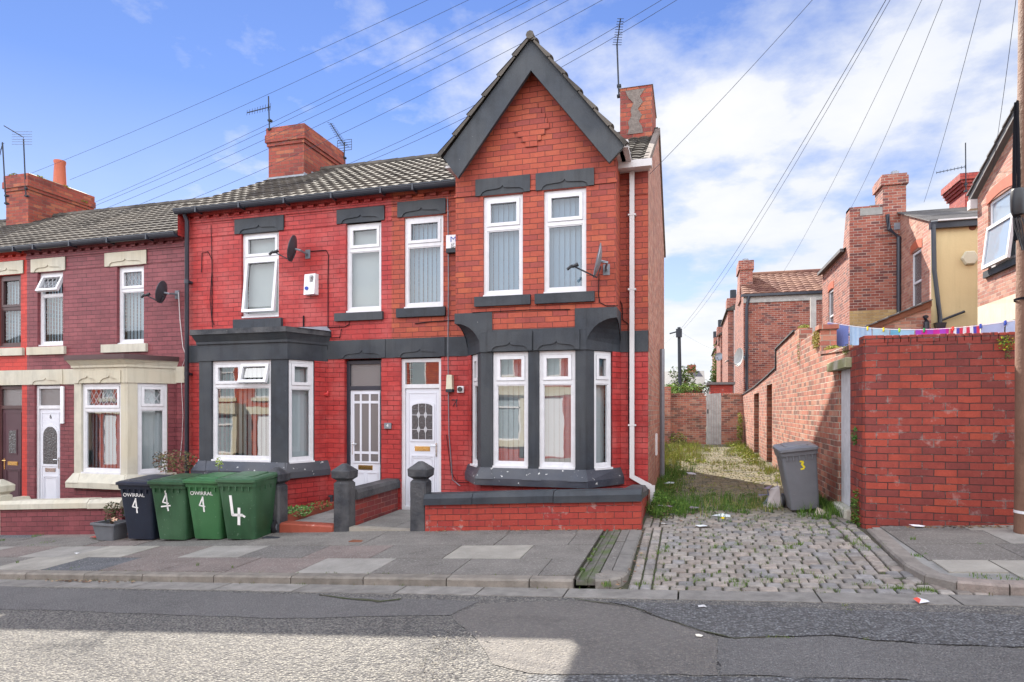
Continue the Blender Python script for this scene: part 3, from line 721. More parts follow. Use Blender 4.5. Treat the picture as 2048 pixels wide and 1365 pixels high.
# bay: flush with the gable wall above, corbels at its shoulders
fw = [(-2.96, -2.385), (-2.22, -1.655)]
for f, a, b in canted_bay(H2, -3.15, -1.50, GY, .42, .45, .70, 2.50, 'stone_grey_paint', 'brick_red_paint', -.25, fw, (.24, .76, .76), 0, 0, None, glassf='glass'):
    window(H2, f, a + .004, b - .004, .73, 2.495, 2.02, w=-.10, glass='glass_strong', bmat='blind_bay', blind='vert')
cb = MB()
def corbel(xc, xin, s):
    n = 8; q = [math.cos(math.pi / 2 * k / n) for k in range(n + 1)]; zz = [2.52 + .44 * math.sin(math.pi / 2 * k / n) for k in range(n + 1)]
    dx = xin - xc; dy = .6
    for k in range(n):
        A = [(xc + dx * q[k], GY, zz[k]), (xc, GY + dy * q[k], zz[k])]; B = [(xc + dx * q[k + 1], GY, zz[k + 1]), (xc, GY + dy * q[k + 1], zz[k + 1])]
        cb.face([A[0], A[1], B[1], B[0]] if s > 0 else [A[1], A[0], B[0], B[1]])
        cb.face([(A[0][0], GY - .012, zz[k]), (B[0][0], GY - .012, zz[k + 1]), (xin, GY - .012, zz[k + 1]), (xin, GY - .012, zz[k])])
        cb.face([(xc - s * -.012, A[1][1], zz[k]), (xc - s * -.012, B[1][1], zz[k + 1]), (xc - s * -.012, GY + dy, zz[k + 1]), (xc - s * -.012, GY + dy, zz[k])])
        cb.face([(A[0][0], GY - .012, zz[k]), (A[0][0], GY + .01, zz[k]), (B[0][0], GY + .01, zz[k + 1]), (B[0][0], GY - .012, zz[k + 1])])
    x0, x1 = sorted((xc + s * .014, xin)); cb.box(x0, x1, GY - .012, GY + dy + .01, 2.96, 3.12)
corbel(GL, -3.15, -1); corbel(GR, -1.50, 1)
for a, b in ((-3.16, -2.96), (-1.66, -1.49)): cb.box(a, b, GY - .016, GY + .02, 2.80, 3.12)
cb.box(-3.15, -1.5, GY - .012, GY + .02, 2.76, 2.84)
cb.build('corbel', 'stone_grey_paint', H2)
for i, (a, b) in enumerate(fw): lintel(H2, GF, a - .07, b + .07, 2.505, 2.80, 'stone_grey_paint', w=.045)
panel_door(H2, -4.81, -4.06, -.13, 2.48, 1.97, 'arch2', 'door_white', 'upvc')
lintel(H2, FRONT, -4.9, -3.98, 2.505, 2.826, 'stone_grey_paint', w=.035)
eaves(H2, XB, GL - .02, 0, 'gutter_black', 'brick_orange')
g = MB(); g.box(GR - .02, XR + .07, 9.70, 9.84, 5.27, 5.38); g.box(GR - .02, XR + .03, 9.84, 10.0, 5.30, 5.40); g.box(-.99, -.85, 9.16, 9.72, 5.36, 5.47)
g.build('gutter', 'gutter_white', H2)
# the white square downpipe, kinked round the corner at its foot
dp = MB(); x = -.86; ya = 9.93
dp.box(x - .035, x + .035, ya - .04, ya + .03, .62, 5.28)
dp.hexa([(x - .035, ya - .04, .62), (x - .035, ya - .04, .55), (x + .30, ya - .04, .36), (x + .30, ya - .04, .45)] + [(x - .035, ya + .03, .62), (x - .035, ya + .03, .55), (x + .30, ya + .03, .36), (x + .30, ya + .03, .45)])
dp.hexa([(x - .035, ya - .041, .55), (x + .035, ya - .041, .53), (x + .035, ya + .031, .53), (x - .035, ya + .031, .55), (x - .035, ya - .041, .63), (x + .035, ya - .041, .63), (x + .035, ya + .031, .63), (x - .035, ya + .031, .63)])
dp.box(x + .275, x + .345, ya - .042, ya + .032, .13, .44)
for zc in (1.35, 3.45, 4.6): dp.box(x - .06, x + .06, ya - .045, ya + .06, zc, zc + .025)
dp.build('downpipe', 'gutter_white', H2)
gp = MB(); gp.tube([(XR + .07, 13.4, .1), (XR + .07, 13.4, 2.85)], .05, 8); gp.build('vent_pipe', 'metal_grey', H2)
vb = MB(); vb.box(XR, XR + .03, 12.1, 12.35, .75, 1.15); vb.build('air_brick', 'plastic_white', H2)
ch = chimney(H2, -1.31, -.70, 12.45, 13.9, 6.3, 7.86, over=False)
rp = MB(); rp.v = []
F3 = Fr((-1.31, 12.45, 0), (1, 0, 0), (0, -1, 0)); pts = [(.14, 6.95), (.36, 6.95), (.44, 7.1), (.33, 7.25), (.42, 7.4), (.36, 7.6), (.46, 7.80), (.20, 7.80), (.24, 7.5), (.12, 7.3), (.2, 7.1)]
pl = [(.14, .44, 6.95), (.18, .42, 7.08), (.15, .36, 7.18), (.22, .42, 7.30), (.20, .34, 7.42), (.26, .44, 7.55), (.16, .38, 7.66), (.10, .48, 7.80)]
for p, q in zip(pl, pl[1:]): fpoly(rp, F3, [(p[0], p[2]), (p[1], p[2]), (q[1], q[2]), (q[0], q[2])], 0, .012)
rp.build('render_patch', 'mortar_smear', ch)
end()
# ---------------------------------------------------------------- red painted house next door (number 4)
X0 = -9.33
H4 = thing('terraced_house', 'bright red painted terraced house with dark grey bay and white nine-pane glazed door', 'house', (-7.1, 10, -.3))
w = MB()
fwall(w, FRONT, X0, XB, 2.83, 5.4, [(-8.06, -7.25, 3.30, 4.90), (-5.87, -5.18, 3.32, 4.90)], .13)
fwall(w, FRONT, X0, XB, -.7, 2.5, [(-5.90, -5.18, -.13, 2.50)], .15)
w.face([(X0, 9.995, -.7), (X0, 10, -.7), (X0, 10, 5.4), (X0, 9.995, 5.4)][::-1])
w.build('front_wall', 'brick_red_paint', H4)
w = MB(); w.face([(X0 + .01, 9.8, 4.9), (X0 + .01, 9.8, 5.35), (X0 + .01, 13.3, 7.28), (X0 + .01, 16.4, 5.55), (X0 + .01, 16.4, 4.9)]); w.build('party_wall', 'brick_red_paint', H4)
b_ = MB(); fbox(b_, FRONT, -6.24, -5.90, 2.5, 2.83, -.1, .02); fbox(b_, FRONT, -5.90, XB, 2.501, 2.83, -.1, .02); b_.build('stone_band', 'stone_grey_paint', H4); b_ = MB(); fbox(b_, FRONT, X0, -8.75, 2.5, 2.83, -.1, .02); b_.build('stone_band', 'stone_grey_paint', H4)
s_ = MB()
for a, b in ((X0, -8.18), (-7.14, -6.04), (-5.11, XB)): s_ = MB(); fbox(s_, FRONT, a, b, 4.885, 4.91, 0, .012); s_.build('string_course', 'brick_red_paint', H4)
shell(H4, X0, XB, 0, 'brick_house'); slope_roof(H4, X0 - .08, XB, 0); eaves(H4, X0 - .04, XB, 0, 'gutter_black', 'brick_red_paint')
window(H4, FRONT, -8.06, -7.25, 3.34, 4.89, 4.42, w=-.115, blind='flat', bmat='blind_cream', open_={'bot': math.radians(7)}, label='tall window with its lower sash tilted open at the foot')
lintel(H4, FRONT, -8.19, -7.13, 4.88, 5.15, 'stone_grey_paint'); sill(H4, FRONT, -8.20, -7.16, 3.12, 3.28, 'stone_grey_paint')
window(H4, FRONT, -5.87, -5.18, 3.35, 4.89, 4.43, w=-.115, blind='flat', bmat='blind_cream')
lintel(H4, FRONT, -6.04, -5.11, 4.90, 5.15, 'stone_grey_paint'); sill(H4, FRONT, -6.07, -5.13, 3.17, 3.31, 'stone_grey_paint')
for f, a, b in canted_bay(H4, -8.38, -6.57, 9.3, .40, .33, .70, 2.46, 'stone_grey_paint', 'brick_red_paint', -.6, [(-8.12, -6.90)], (.03, .66, .66), 0, 3.0, 'stone_grey_paint', slab='stone_post'):
    window(H4, f, a + .004, b - .004, .73, 2.455, 2.02, w=-.10, split=(a + b) / 2 - .02, open_={'top': math.radians(17)}, blind='open', bmat='blind_cream', glass='glass_strong', label='wide bay window with one top light propped open')
fl = MB(); fl.hexa([(-8.5, 9.35, 3.0), (-6.4, 9.35, 3.0), (-6.15, 9.99, 3.0), (-8.7, 9.99, 3.0), (-8.4, 9.7, 3.02), (-6.5, 9.7, 3.02), (-6.25, 9.99, 3.09), (-8.65, 9.99, 3.09)]); fl.build('lead_flashing', 'flashing', H4)
panel_door(H4, -5.90, -5.18, -.13, 2.47, 1.95, 'nine', 'door_white', 'gutter_black', y=-.15)
lintel(H4, FRONT, -6.0, -5.09, 2.505, 2.826, 'stone_grey_paint', w=.035)
pipe_round(H4, X0 + .13, -.4, 5.30, 'gutter_black', y=9.90, r=.04)
c4 = chimney(H4, -9.37, -8.44, 12.55, 14.2, 6.4, 8.09)
fs = MB()
for i in range(5): fs.box(-8.44, -8.425, 12.55 + i * .3, 12.85 + i * .3, 6.7, 7.0 + i * .12)
fs.box(-9.40, -8.41, 12.52, 12.55, 6.7, 6.95); fs.build('lead_flashing', 'flashing', c4)
wp = MB(); wp.tube([(-6.72, 9.985, 3.3), (-6.72, 9.985, .3)], .014, 6); wp.build('waste_pipe', 'cable_black', H4)
end()
# ---------------------------------------------------------------- maroon house (number 6), a step lower down the street
DZ = -.42; XA = -13.36
H6 = thing('terraced_house', 'maroon painted terraced house with a cream stone bay and white door numbered 6', 'house', (-11.4, 10, -.7))
w = MB()
fwall(w, FRONT, XA, X0, 2.43, 5.4 + DZ, [(-13.07, -12.38, 2.92, 4.45), (-10.99, -10.32, 2.90, 4.45)], .15)
fwall(w, FRONT, XA, X0, -1.2, 2.12, [(-13.15, -12.46, -.55, 2.12)], .13); w.build('front_wall', 'brick_maroon_paint', H6)
b_ = MB(); fbox(b_, FRONT, XA, -11.62, 2.12, 2.43, -.1, .02); b_.build('stone_band', 'stone_cream', H6); b_ = MB(); fbox(b_, FRONT, -9.60, -9.34, 2.12, 2.43, -.1, .02); b_.build('stone_band', 'stone_cream', H6)
s_ = MB()
for a, b in ((XA, -13.22), (-12.31, -11.27), (-10.24, X0)): s_ = MB(); fbox(s_, FRONT, a, b, 4.47, 4.495, 0, .012); s_.build('string_course', 'brick_maroon_paint', H6)
shell(H6, XA, X0, DZ, 'brick_house'); slope_roof(H6, XA, X0 - .02, DZ); eaves(H6, XA, X0 - .02, DZ, 'gutter_black', 'brick_maroon_paint')
window(H6, FRONT, -13.07, -12.38, 2.95, 4.45, 3.98, w=-.13, leaded=True, blind='vert', bmat='blind_grey', open_={'top': math.radians(25)}, label='narrow window with its leaded top light swung open')
window(H6, FRONT, -10.99, -10.32, 2.93, 4.45, 3.98, w=-.13, leaded=True, blind='vert', bmat='blind_grey')
for a, b in ((-13.22, -12.30), (-11.27, -10.24)): lintel(H6, FRONT, a, b, 4.46, 4.73, 'stone_cream')
for a, b in ((-13.30, -12.29), (-11.33, -10.22)): sill(H6, FRONT, a, b, 2.74, 2.90, 'stone_cream')
for f, a, b in canted_bay(H6, -11.24, -9.97, 9.3, .42, .42, .40, 2.10, 'stone_cream', 'brick_maroon_paint', -1.1, [(-11.07, -10.13)], (.20, .82, .82), DZ, 2.62, 'stone_cream', leaded=True, slab='upvc_brown'):
    window(H6, f, a + .004, b - .004, .43, 2.095, 1.60, w=-.10, leaded=True, glass='glass_strong', blind='vert', bmat='blind_grey')
for a in (-10.86, -10.34): lintel(H6, Fr((0, 9.29, 0), (1, 0, 0), (0, -1, 0)), a - .28, a + .24, 2.105, 2.33, 'stone_cream', w=.03)
panel_door(H6, -13.15, -12.46, -.55, 2.10, 1.62, 'arch6', 'door_white', 'upvc')
m_ = MB(); m_.bbox(-12.42, -12.33, 9.965, 10, 1.32, 2.08, .006); m_.build('meter_trunking', 'plastic_white', H6)
lintel(H6, FRONT, -13.26, -12.36, 2.125, 2.427, 'stone_cream', w=.035)
end()
# ---------------------------------------------------------------- scarlet house (number 8) and the one beyond
def house8(x1, x0, name_label, mat, full):
    H = thing('terraced_house', name_label, 'house', (x1 - 2.2, 10, -1))
    w = MB()
    fwall(w, FRONT, x0, x1, 2.43, 5.4 + DZ, [(-14.20 + x1 + 13.36, -13.53 + x1 + 13.36, 2.92, 4.45)], .13)
    d = x1 + 13.36
    fwall(w, FRONT, x0, x1, -1.6, 2.12, [(-14.2 + d, -13.50 + d, -.60, 2.12)], .13); w.build('front_wall', mat, H)
    b_ = MB(); fbox(b_, FRONT, x0, x1, 2.12, 2.43, -.1, .019); b_.build('stone_band', 'stone_cream', H)
    shell(H, x0, x1, DZ, 'brick_house'); slope_roof(H, x0, x1, DZ); eaves(H, x0, x1, DZ, 'gutter_black', mat)
    wo = window(H, FRONT, -14.20 + d, -13.53 + d, 2.95, 4.45, 3.75, w=-.12, mat='upvc_brown', blind='vert', bmat='blind_grey')
    lintel(H, FRONT, -14.35 + d, -13.44 + d, 4.46, 4.73, 'stone_cream'); sill(H, FRONT, -14.35 + d, -13.42 + d, 2.74, 2.90, 'stone_cream')
    panel_door(H, -14.2 + d, -13.50 + d, -.60, 2.10, 1.62, 'arch8', 'door_plum', 'upvc_brown')
    return H
H8 = house8(-13.36, -17.7, 'scarlet painted house with a plum door, cut off at the left end of the terrace', 'brick_scarlet_paint', True)
c8 = chimney(H8, -17.5, -16.72, 12.55, 14.4, 5.9, 7.80)
pt = MB(); pt.loft([[(-16.95 + r * math.cos(a * math.pi / 6), 13.6 + r * math.sin(a * math.pi / 6), z) for a in range(12)] for r, z in ((.17, 7.8), (.16, 7.9), (.135, 8.45), (.15, 8.5), (.15, 8.55), (.12, 8.56))]); pt.build('chimney_pot', 'terracotta', c8, smooth=True)
ms = MB()
for (x, y, z) in ((-17.3, 12.6, 7.83), (-16.8, 12.9, 7.82), (-16.75, 13.6, 7.8), (-16.7, 14.1, 7.55)): leafclump(ms, (x, y, z), (.15, .12, .05), 60, .035, [(.2, .22, .03), (.12, .13, .05), (.3, .28, .04)])
ms.build('moss', 'leaf', c8)
end()
H10 = house8(-17.7, -22.1, 'roof of the terraced house beyond the moss-topped chimney at the left edge', 'brick_red_paint', False)
end()
# ---------------------------------------------------------------- ground, road, pavements, alley
def struct(o): o['kind'] = 'structure'; return o
m = MB(); xs = [-300, -60, -26, 14, 60, 300]; ys = [-300, -20, 40, 300]
for a, b in zip(xs, xs[1:]):
    for c, d in zip(ys, ys[1:]): m.face([(a, c, xg(a) - .5), (b, c, xg(b) - .5), (b, d, xg(b) - .5), (a, d, xg(a) - .5)])
struct(m.build('ground', 'earth', None, org=(0, 0, 0)))
m = MB(); xs = [-90, -26, -12, -4, 2, 8, 14, 60]; ys = [-1.3, -.5, 2.7, 5.62]
for a, b in zip(xs, xs[1:]):
    for c, d in zip(ys, ys[1:]): m.face([(a, c, zroad(a, c)), (b, c, zroad(b, c)), (b, d, zroad(b, d)), (a, d, zroad(a, d))])
struct(m.build('road', 'asphalt_coarse', None, org=(0, 0, 0)))
def patch(pts, mat, h=.004, name='road_patch', jag=.02):
    P = [rd(*p) for p in pts]; Q = []
    for a, b in zip(P, P[1:] + P[:1]):
        L = math.hypot(b[0] - a[0], b[1] - a[1]); n = max(1, min(40, int(L / .12)))
        for i in range(n):
            t = i / n; j = 0 if i == 0 else R.uniform(-jag, jag)
            Q.append((a[0] + (b[0] - a[0]) * t + j, min(5.6, a[1] + (b[1] - a[1]) * t + j)))
    mm = MB(); mm.face([(x, y, zroad(x, y) + h) for x, y in Q]); return struct(mm.build(name, mat, None, org=(0, 0, 0)))
patch([(60, 1178), (0, 1172), (-300, 1165), (-300, 1215), (100, 1222), (560, 1238), (900, 1232), (960, 1204), (600, 1190), (300, 1183)], 'asphalt_smooth', .004)
patch([(930, 1258), (905, 1230), (985, 1207), (1185, 1202), (1270, 1218), (1330, 1241), (1400, 1263), (1434, 1277), (1436, 1352), (1230, 1350), (1060, 1348), (985, 1330), (960, 1290)], 'asphalt_brown', .004)
patch([(1190, 1203), (1700, 1222), (2300, 1240), (2300, 1305), (2048, 1296), (1900, 1292), (1750, 1283), (1660, 1272), (1560, 1275), (1470, 1278), (1400, 1262), (1330, 1240), (1270, 1217)], 'asphalt_dark', .008)
patch([(1438, 1278), (1560, 1277), (1660, 1274), (1750, 1285), (1900, 1294), (2300, 1307), (2300, 1372), (1900, 1366), (1700, 1358), (1438, 1352)], 'asphalt_smooth', .006)
patch([(1055, 1352), (1230, 1352), (1438, 1354), (1700, 1360), (2300, 1374), (2500, 1500), (1030, 1500)], 'asphalt_dark', .005)
def crack(pts, wd, mat='earth', name='road_crack'):
    P = [rd(*p) for p in pts]; mm = MB(); Q = []
    for a, b in zip(P, P[1:]):
        n = max(2, int(math.hypot(b[0] - a[0], b[1] - a[1]) / .08))
        for i in range(n): t = i / n; Q.append((a[0] + (b[0] - a[0]) * t + R.uniform(-.008, .008), a[1] + (b[1] - a[1]) * t + R.uniform(-.012, .012), wd * R.uniform(.3, 1)))
    for a, b in zip(Q, Q[1:]):
        mm.face([(a[0], a[1] - a[2], zroad(a[0], a[1]) + .011), (b[0], b[1] - b[2], zroad(b[0], b[1]) + .011), (b[0], b[1] + b[2], zroad(b[0], b[1]) + .011), (a[0], a[1] + a[2], zroad(a[0], a[1]) + .011)])
    struct(mm.build(name, mat, None, org=(0, 0, 0)))
crack([(1150, 1200), (1270, 1218), (1330, 1241), (1400, 1263), (1470, 1279), (1560, 1276)], .011)
crack([(1680, 1212), (1700, 1240), (1735, 1285)], .02)
crack([(1435, 1279), (1437, 1352)], .008); crack([(640, 1192), (700, 1200), (760, 1205), (820, 1198)], .03); crack([(905, 1262), (860, 1310), (820, 1364)], .012)
# loose chippings along the broken edge of the surface dressing
m = MB()
for _ in range(420):
    t = R.random(); x, y = rd(905 - 70 * t + R.gauss(20, 30), 1266 + 100 * t); r = R.uniform(.003, .009)
    if y < 5.5:
        z = zroad(x, y) + .008; c = R.choice([(.28, .26, .23), (.2, .19, .17), (.34, .31, .25), (.14, .13, .12)])
        m.face([(x - r, y - r * .7, z), (x + r, y - r, z), (x, y, z + r)], c); m.face([(x + r, y - r, z), (x + r * .7, y + r, z), (x, y, z + r)], c); m.face([(x + r * .7, y + r, z), (x - r, y - r * .7, z), (x, y, z + r)], c)
tag(m.build('gravel', 'litter', None, org=(0, 0, 0)), None, None, kind='stuff')
# channel stones
m = MB(); x = -24.0
while x < 12:
    L = R.uniform(.75, 1.15); g = .008; k = R.uniform(.85, 1.1); c = (.25 * k, .235 * k, .215 * k); a, b = x + g, x + L - g
    za = lambda X, Y: zroad(X, Y) + .006
    ya, yb = 5.60 + R.uniform(-.01, .01), 5.905
    m.hexa([(a, ya, za(a, ya) - .08), (b, ya, za(b, ya) - .08), (b, yb, za(b, yb) - .08), (a, yb, za(a, yb) - .08), (a, ya, za(a, ya)), (b, ya, za(b, ya)), (b, yb, za(b, yb)), (a, yb, za(a, yb))], c); x += L
struct(m.build('gutter_stones', 'kerb', None, org=(0, 0, 0)))
# kerbs
m = MB()
def kstone(p, q, wd, c, h=.12):   # stone from p to q (road side edge), width to the left
    p, q = Vector((*p, 0)), Vector((*q, 0)); d = (q - p); L = d.length; d.normalize(); n = Vector((-d.y, d.x, 0)); g = .006; ch = .018
    a, b = p + d * g, q - d * g
    rings = []
    for P in (a, b):
        z = zpav(P.x, 5.98) if P.y < 6.3 else zpav(P.x, P.y)
        z += 0
        rings.append([tuple(P + Vector((0, 0, z - h - .05))), tuple(P + Vector((0, 0, z - ch))), tuple(P + n * ch + Vector((0, 0, z))), tuple(P + n * wd + Vector((0, 0, z))), tuple(P + n * wd + Vector((0, 0, z - h)))])
    m.loft([rings[0][::-1], rings[1][::-1]], c)
x = -24.0
while x < -1.2:
    L = min(R.uniform(.85, 1.0), -1.06 - x); k = R.uniform(.8, 1.1); kstone((x, 5.905 + R.uniform(-.004, .004)), (x + L, 5.905), .15, (.24 * k, .215 * k, .185 * k)); x += L
for pts in ([(-.86, 5.93), (-.72, 5.95), (-.62, 6.05), (-.58, 6.22)], ):
    for a, b in zip(pts, pts[1:]): kstone(a, b, .22, (.24, .22, .195))
for a, b in zip([6.22, 6.9, 7.6], [6.9, 7.6, 8.22]): kstone((-.58, a), (-.58, b), .15, (.2, .19, .175), .08)
rp_ = [(1.98, 8.2), (1.93, 7.3), (1.90, 6.6), (1.96, 6.25), (2.12, 6.02), (2.45, 5.91), (3.3, 5.905)]
for a, b in zip(rp_, rp_[1:]): kstone(a, b, .16, (.25, .225, .20) if b[1] > 6 else (.3, .25, .22))
x = 3.3
while x < 11: kstone((x, 5.905), (x + .95, 5.905), .15, (.22, .2, .18)); x += .95
struct(m.build('kerb', 'kerb', None, org=(0, 0, 0)))
# pavement slabs
m = MB(); base = MB()
def sheet(mb, x0, x1, y0, y1, h):
    n = max(1, int((x1 - x0) / 6)); 
    for i in range(n):
        a, b = x0 + (x1 - x0) * i / n, x0 + (x1 - x0) * (i + 1) / n
        mb.face([(a, y0, zpav(a, y0) + h), (b, y0, zpav(b, y0) + h), (b, y1, zpav(b, y1) + h), (a, y1, zpav(a, y1) + h)])
sheet(base, -24, -1.05, 6.0, 8.4, -.022); sheet(base, -1.1, -.6, 6.15, 8.3, -.022); 
struct(base.build('pavement_bed', 'earth', None, org=(0, 0, 0)))
base = MB(); sheet(base, 2.06, 12, 6.6, 8.4, -.012); sheet(base, 2.14, 12, 6.25, 6.61, -.012); sheet(base, 2.4, 12, 6.03, 6.26, -.012); base.face([(1.97, 6.35, zpav(1.97, 6.3) - .014), (2.1, 6.1, zpav(2.1, 6.1) - .014), (2.7, 5.99, zpav(2.7, 6) - .014), (2.7, 6.5, zpav(2.7, 6.5) - .016), (2.06, 6.62, zpav(2.06, 6.6) - .014)]); struct(base.build('pavement_infill', 'concrete_path', None, org=(0, 0, 0)))
AGG = [(.168, .156, .142), (.185, .172, .156), (.15, .14, .13)]; LIGHT = [(.34, .32, .28), (.30, .285, .26)]; PINK = [(.19, .155, .14), (.205, .165, .15)]; DK = [(.10, .105, .115)]
def slab(a, b, c, d, col):
    g = .005; dz = R.uniform(-.003, .004); t = R.uniform(-.002, .002); a += g; b -= g; c += g; d -= g
    z = lambda X, Y: zpav(X, Y) + dz + t * (X - a)
    m.hexa([(a, c, z(a, c) - .03), (b, c, z(b, c) - .03), (b, d, z(b, d) - .03), (a, d, z(a, d) - .03), (a, c, z(a, c)), (b, c, z(b, c)), (b, d, z(b, d)), (a, d, z(a, d))], col)
lights = {(0, 2): 1, }
Y_ = [6.06, 6.72, 7.38, 8.04, 8.32]
for r in range(4):
    x = -24.0 + R.uniform(0, .8)
    while x < -1.12:
        L = min(.92, -1.08 - x); 
        if L < .05: break
        q = R.random(); col = R.choice(AGG) if q < .70 else R.choice(PINK) if q < .82 else R.choice(LIGHT) if q < .92 else R.choice(DK)
        cx = x + L / 2
        for (u, v, cc) in ((750, 1098, LIGHT), (905, 1105, LIGHT), (870, 1128, LIGHT), (905, 1080, AGG), (640, 1120, PINK), (700, 1115, PINK), (290, 1118, PINK), (330, 1110, PINK), (400, 1112, LIGHT), (200, 1113, LIGHT), (100, 1112, LIGHT), (60, 1095, PINK), (480, 1085, AGG), (1000, 1120, AGG), (1100, 1120, AGG), (1080, 1085, AGG), (820, 1120, AGG), (560, 1110, AGG), (1140, 1075, AGG)):
            gx, gy = gnd(u, v)
            if x <= gx < x + L and Y_[r] <= gy < Y_[r + 1]: col = R.choice(cc)
        slab(x, x + L, Y_[r], Y_[r + 1], col); x += L
for r in range(4):
    x = 2.14 if r else 2.62
    while x < 12:
        L = .9 if x > 2.2 else R.uniform(.5, .95); q = R.random(); col = R.choice(AGG) if q < .45 else R.choice(LIGHT)
        slab(x, x + L, Y_[r], Y_[r + 1], col); x += L
slab(2.16, 2.61, 6.3, 6.715, LIGHT[0])
# strips beside the drain at the alley corner
for c, d in zip((6.18, 6.85, 7.55), (6.84, 7.54, 8.24)): slab(-.845, -.735, c, d, AGG[0])
struct(m.build('pavement', 'slab', None, org=(0, 0, 0)))
m = MB()
for c, d in zip((5.95, 6.6, 7.25, 7.9), (6.59, 7.24, 7.89, 8.28)):
    for a, b, h in ((-1.04, -1.02, .001), (-1.02, -.955, -.02), (-.955, -.93, .001), (-.925, -.855, -.004)):
        m.hexa([(a, c, zpav(a, c) - .06), (b, c, zpav(b, c) - .06), (b, d, zpav(b, d) - .06), (a, d, zpav(a, d) - .06), (a, c, zpav(a, c) + h), (b, c, zpav(b, c) + h), (b, d, zpav(b, d) + h), (a, d, zpav(a, d) + h)])
tag(m.build('drain_channel', 'drain_iron', None), 'narrow iron drain channel crossing the pavement beside the cobbled alley mouth', 'drain')
m = MB(); a = gnd(715, 1083); m.box(a[0] - .1, a[0] + .12, a[1] - .06, a[1] + .06, zpav(*a) - .01, zpav(*a) + .006); tag(m.build('stopcock_cover', 'wood_brown', None), 'small rusty metal cover set in the slabs between the two gateways', 'utility cover')
m = MB(); a = gnd(545, 1076); m.box(a[0] - .14, a[0] + .12, a[1] - .05, a[1] + .07, zpav(*a) - .01, zpav(*a) + .006); tag(m.build('stopcock_cover', 'metal_dark', None), 'small dark metal cover set in the slabs beside the last green bin', 'utility cover')
# alley bed and setts
m = MB(); ys = [5.9, 6.5, 7.1, 7.7, 8.3, 9, 10, 12, 16, 20, 26.2]
for c, d in zip(ys, ys[1:]):
    for a, b in ((-.95 if c < 16 else -1.75, 0), (0, 1), (1, 2.3)):
        m.face([(a, c, zalley(a, c) - .022), (b, c, zalley(b, c) - .022), (b, d, zalley(b, d) - .022), (a, d, zalley(a, d) - .022)])
struct(m.build('alley_bed', 'earth', None, org=(0, 0, 0)))
m = MB(); SC = [(.31, .285, .26), (.33, .30, .27), (.28, .262, .25), (.34, .295, .26), (.30, .265, .235), (.26, .25, .245), (.345, .315, .285)]
def sett(x0, x1, y0, y1):
    g = .006; b = .010; x0 += g + R.uniform(0, .006); x1 -= g + R.uniform(0, .006); y0 += g + R.uniform(0, .006); y1 -= g + R.uniform(0, .006)
    cx, cy = (x0 + x1) / 2, (y0 + y1) / 2; z = zalley(cx, cy) + R.uniform(-.004, .004); s = (zalley(x1, cy) - zalley(x0, cy)) / max(.01, x1 - x0); sy = (zalley(cx, y1) - zalley(cx, y0)) / max(.01, y1 - y0)
    k = R.uniform(.8, 1.12); c = R.choice(SC); c = tuple(q * k for q in c)
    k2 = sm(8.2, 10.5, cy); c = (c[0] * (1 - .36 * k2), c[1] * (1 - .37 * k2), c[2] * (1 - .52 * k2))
    rot = R.uniform(-.018, .018)
    def P(x, y, h): dx, dy = x - cx, y - cy; return (cx + dx - dy * rot, cy + dy + dx * rot, z + dx * s + dy * sy + h)
    def ring(e, h, cc): 
        return [P(x0 + e + cc, y0 + e, h), P(x1 - e - cc, y0 + e, h), P(x1 - e, y0 + e + cc, h), P(x1 - e, y1 - e - cc, h), P(x1 - e - cc, y1 - e, h), P(x0 + e + cc, y1 - e, h), P(x0 + e, y1 - e - cc, h), P(x0 + e, y0 + e + cc, h)]
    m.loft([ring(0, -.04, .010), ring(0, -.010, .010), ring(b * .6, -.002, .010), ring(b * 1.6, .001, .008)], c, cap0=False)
y = 5.92; row = 0
def lim(y):
    l = -.56 if y < 8.3 else -.60
    r = 1.925 if y > 6.5 else 1.91 + (6.5 - y) * .75
    if y > 8.3: r = 1.95
    return l, r
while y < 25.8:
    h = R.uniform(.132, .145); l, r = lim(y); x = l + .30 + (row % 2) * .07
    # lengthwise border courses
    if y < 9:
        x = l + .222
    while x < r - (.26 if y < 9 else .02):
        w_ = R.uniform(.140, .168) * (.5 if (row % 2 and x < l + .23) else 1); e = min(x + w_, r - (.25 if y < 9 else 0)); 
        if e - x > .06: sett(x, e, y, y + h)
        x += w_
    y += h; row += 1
for side in (0, 1):
    y = 5.92
    while y < 9:
        l, r = lim(y); h = R.uniform(.15, .18)
        for k in range(2):
            if side == 0: sett(l + k * .11, l + k * .11 + .11, y, y + h)
            else: sett(r - .25 + k * .12, r - .13 + k * .12, y, y + h)
        y += h
struct(m.build('cobbles', 'sett', None, org=(0, 0, 0)))
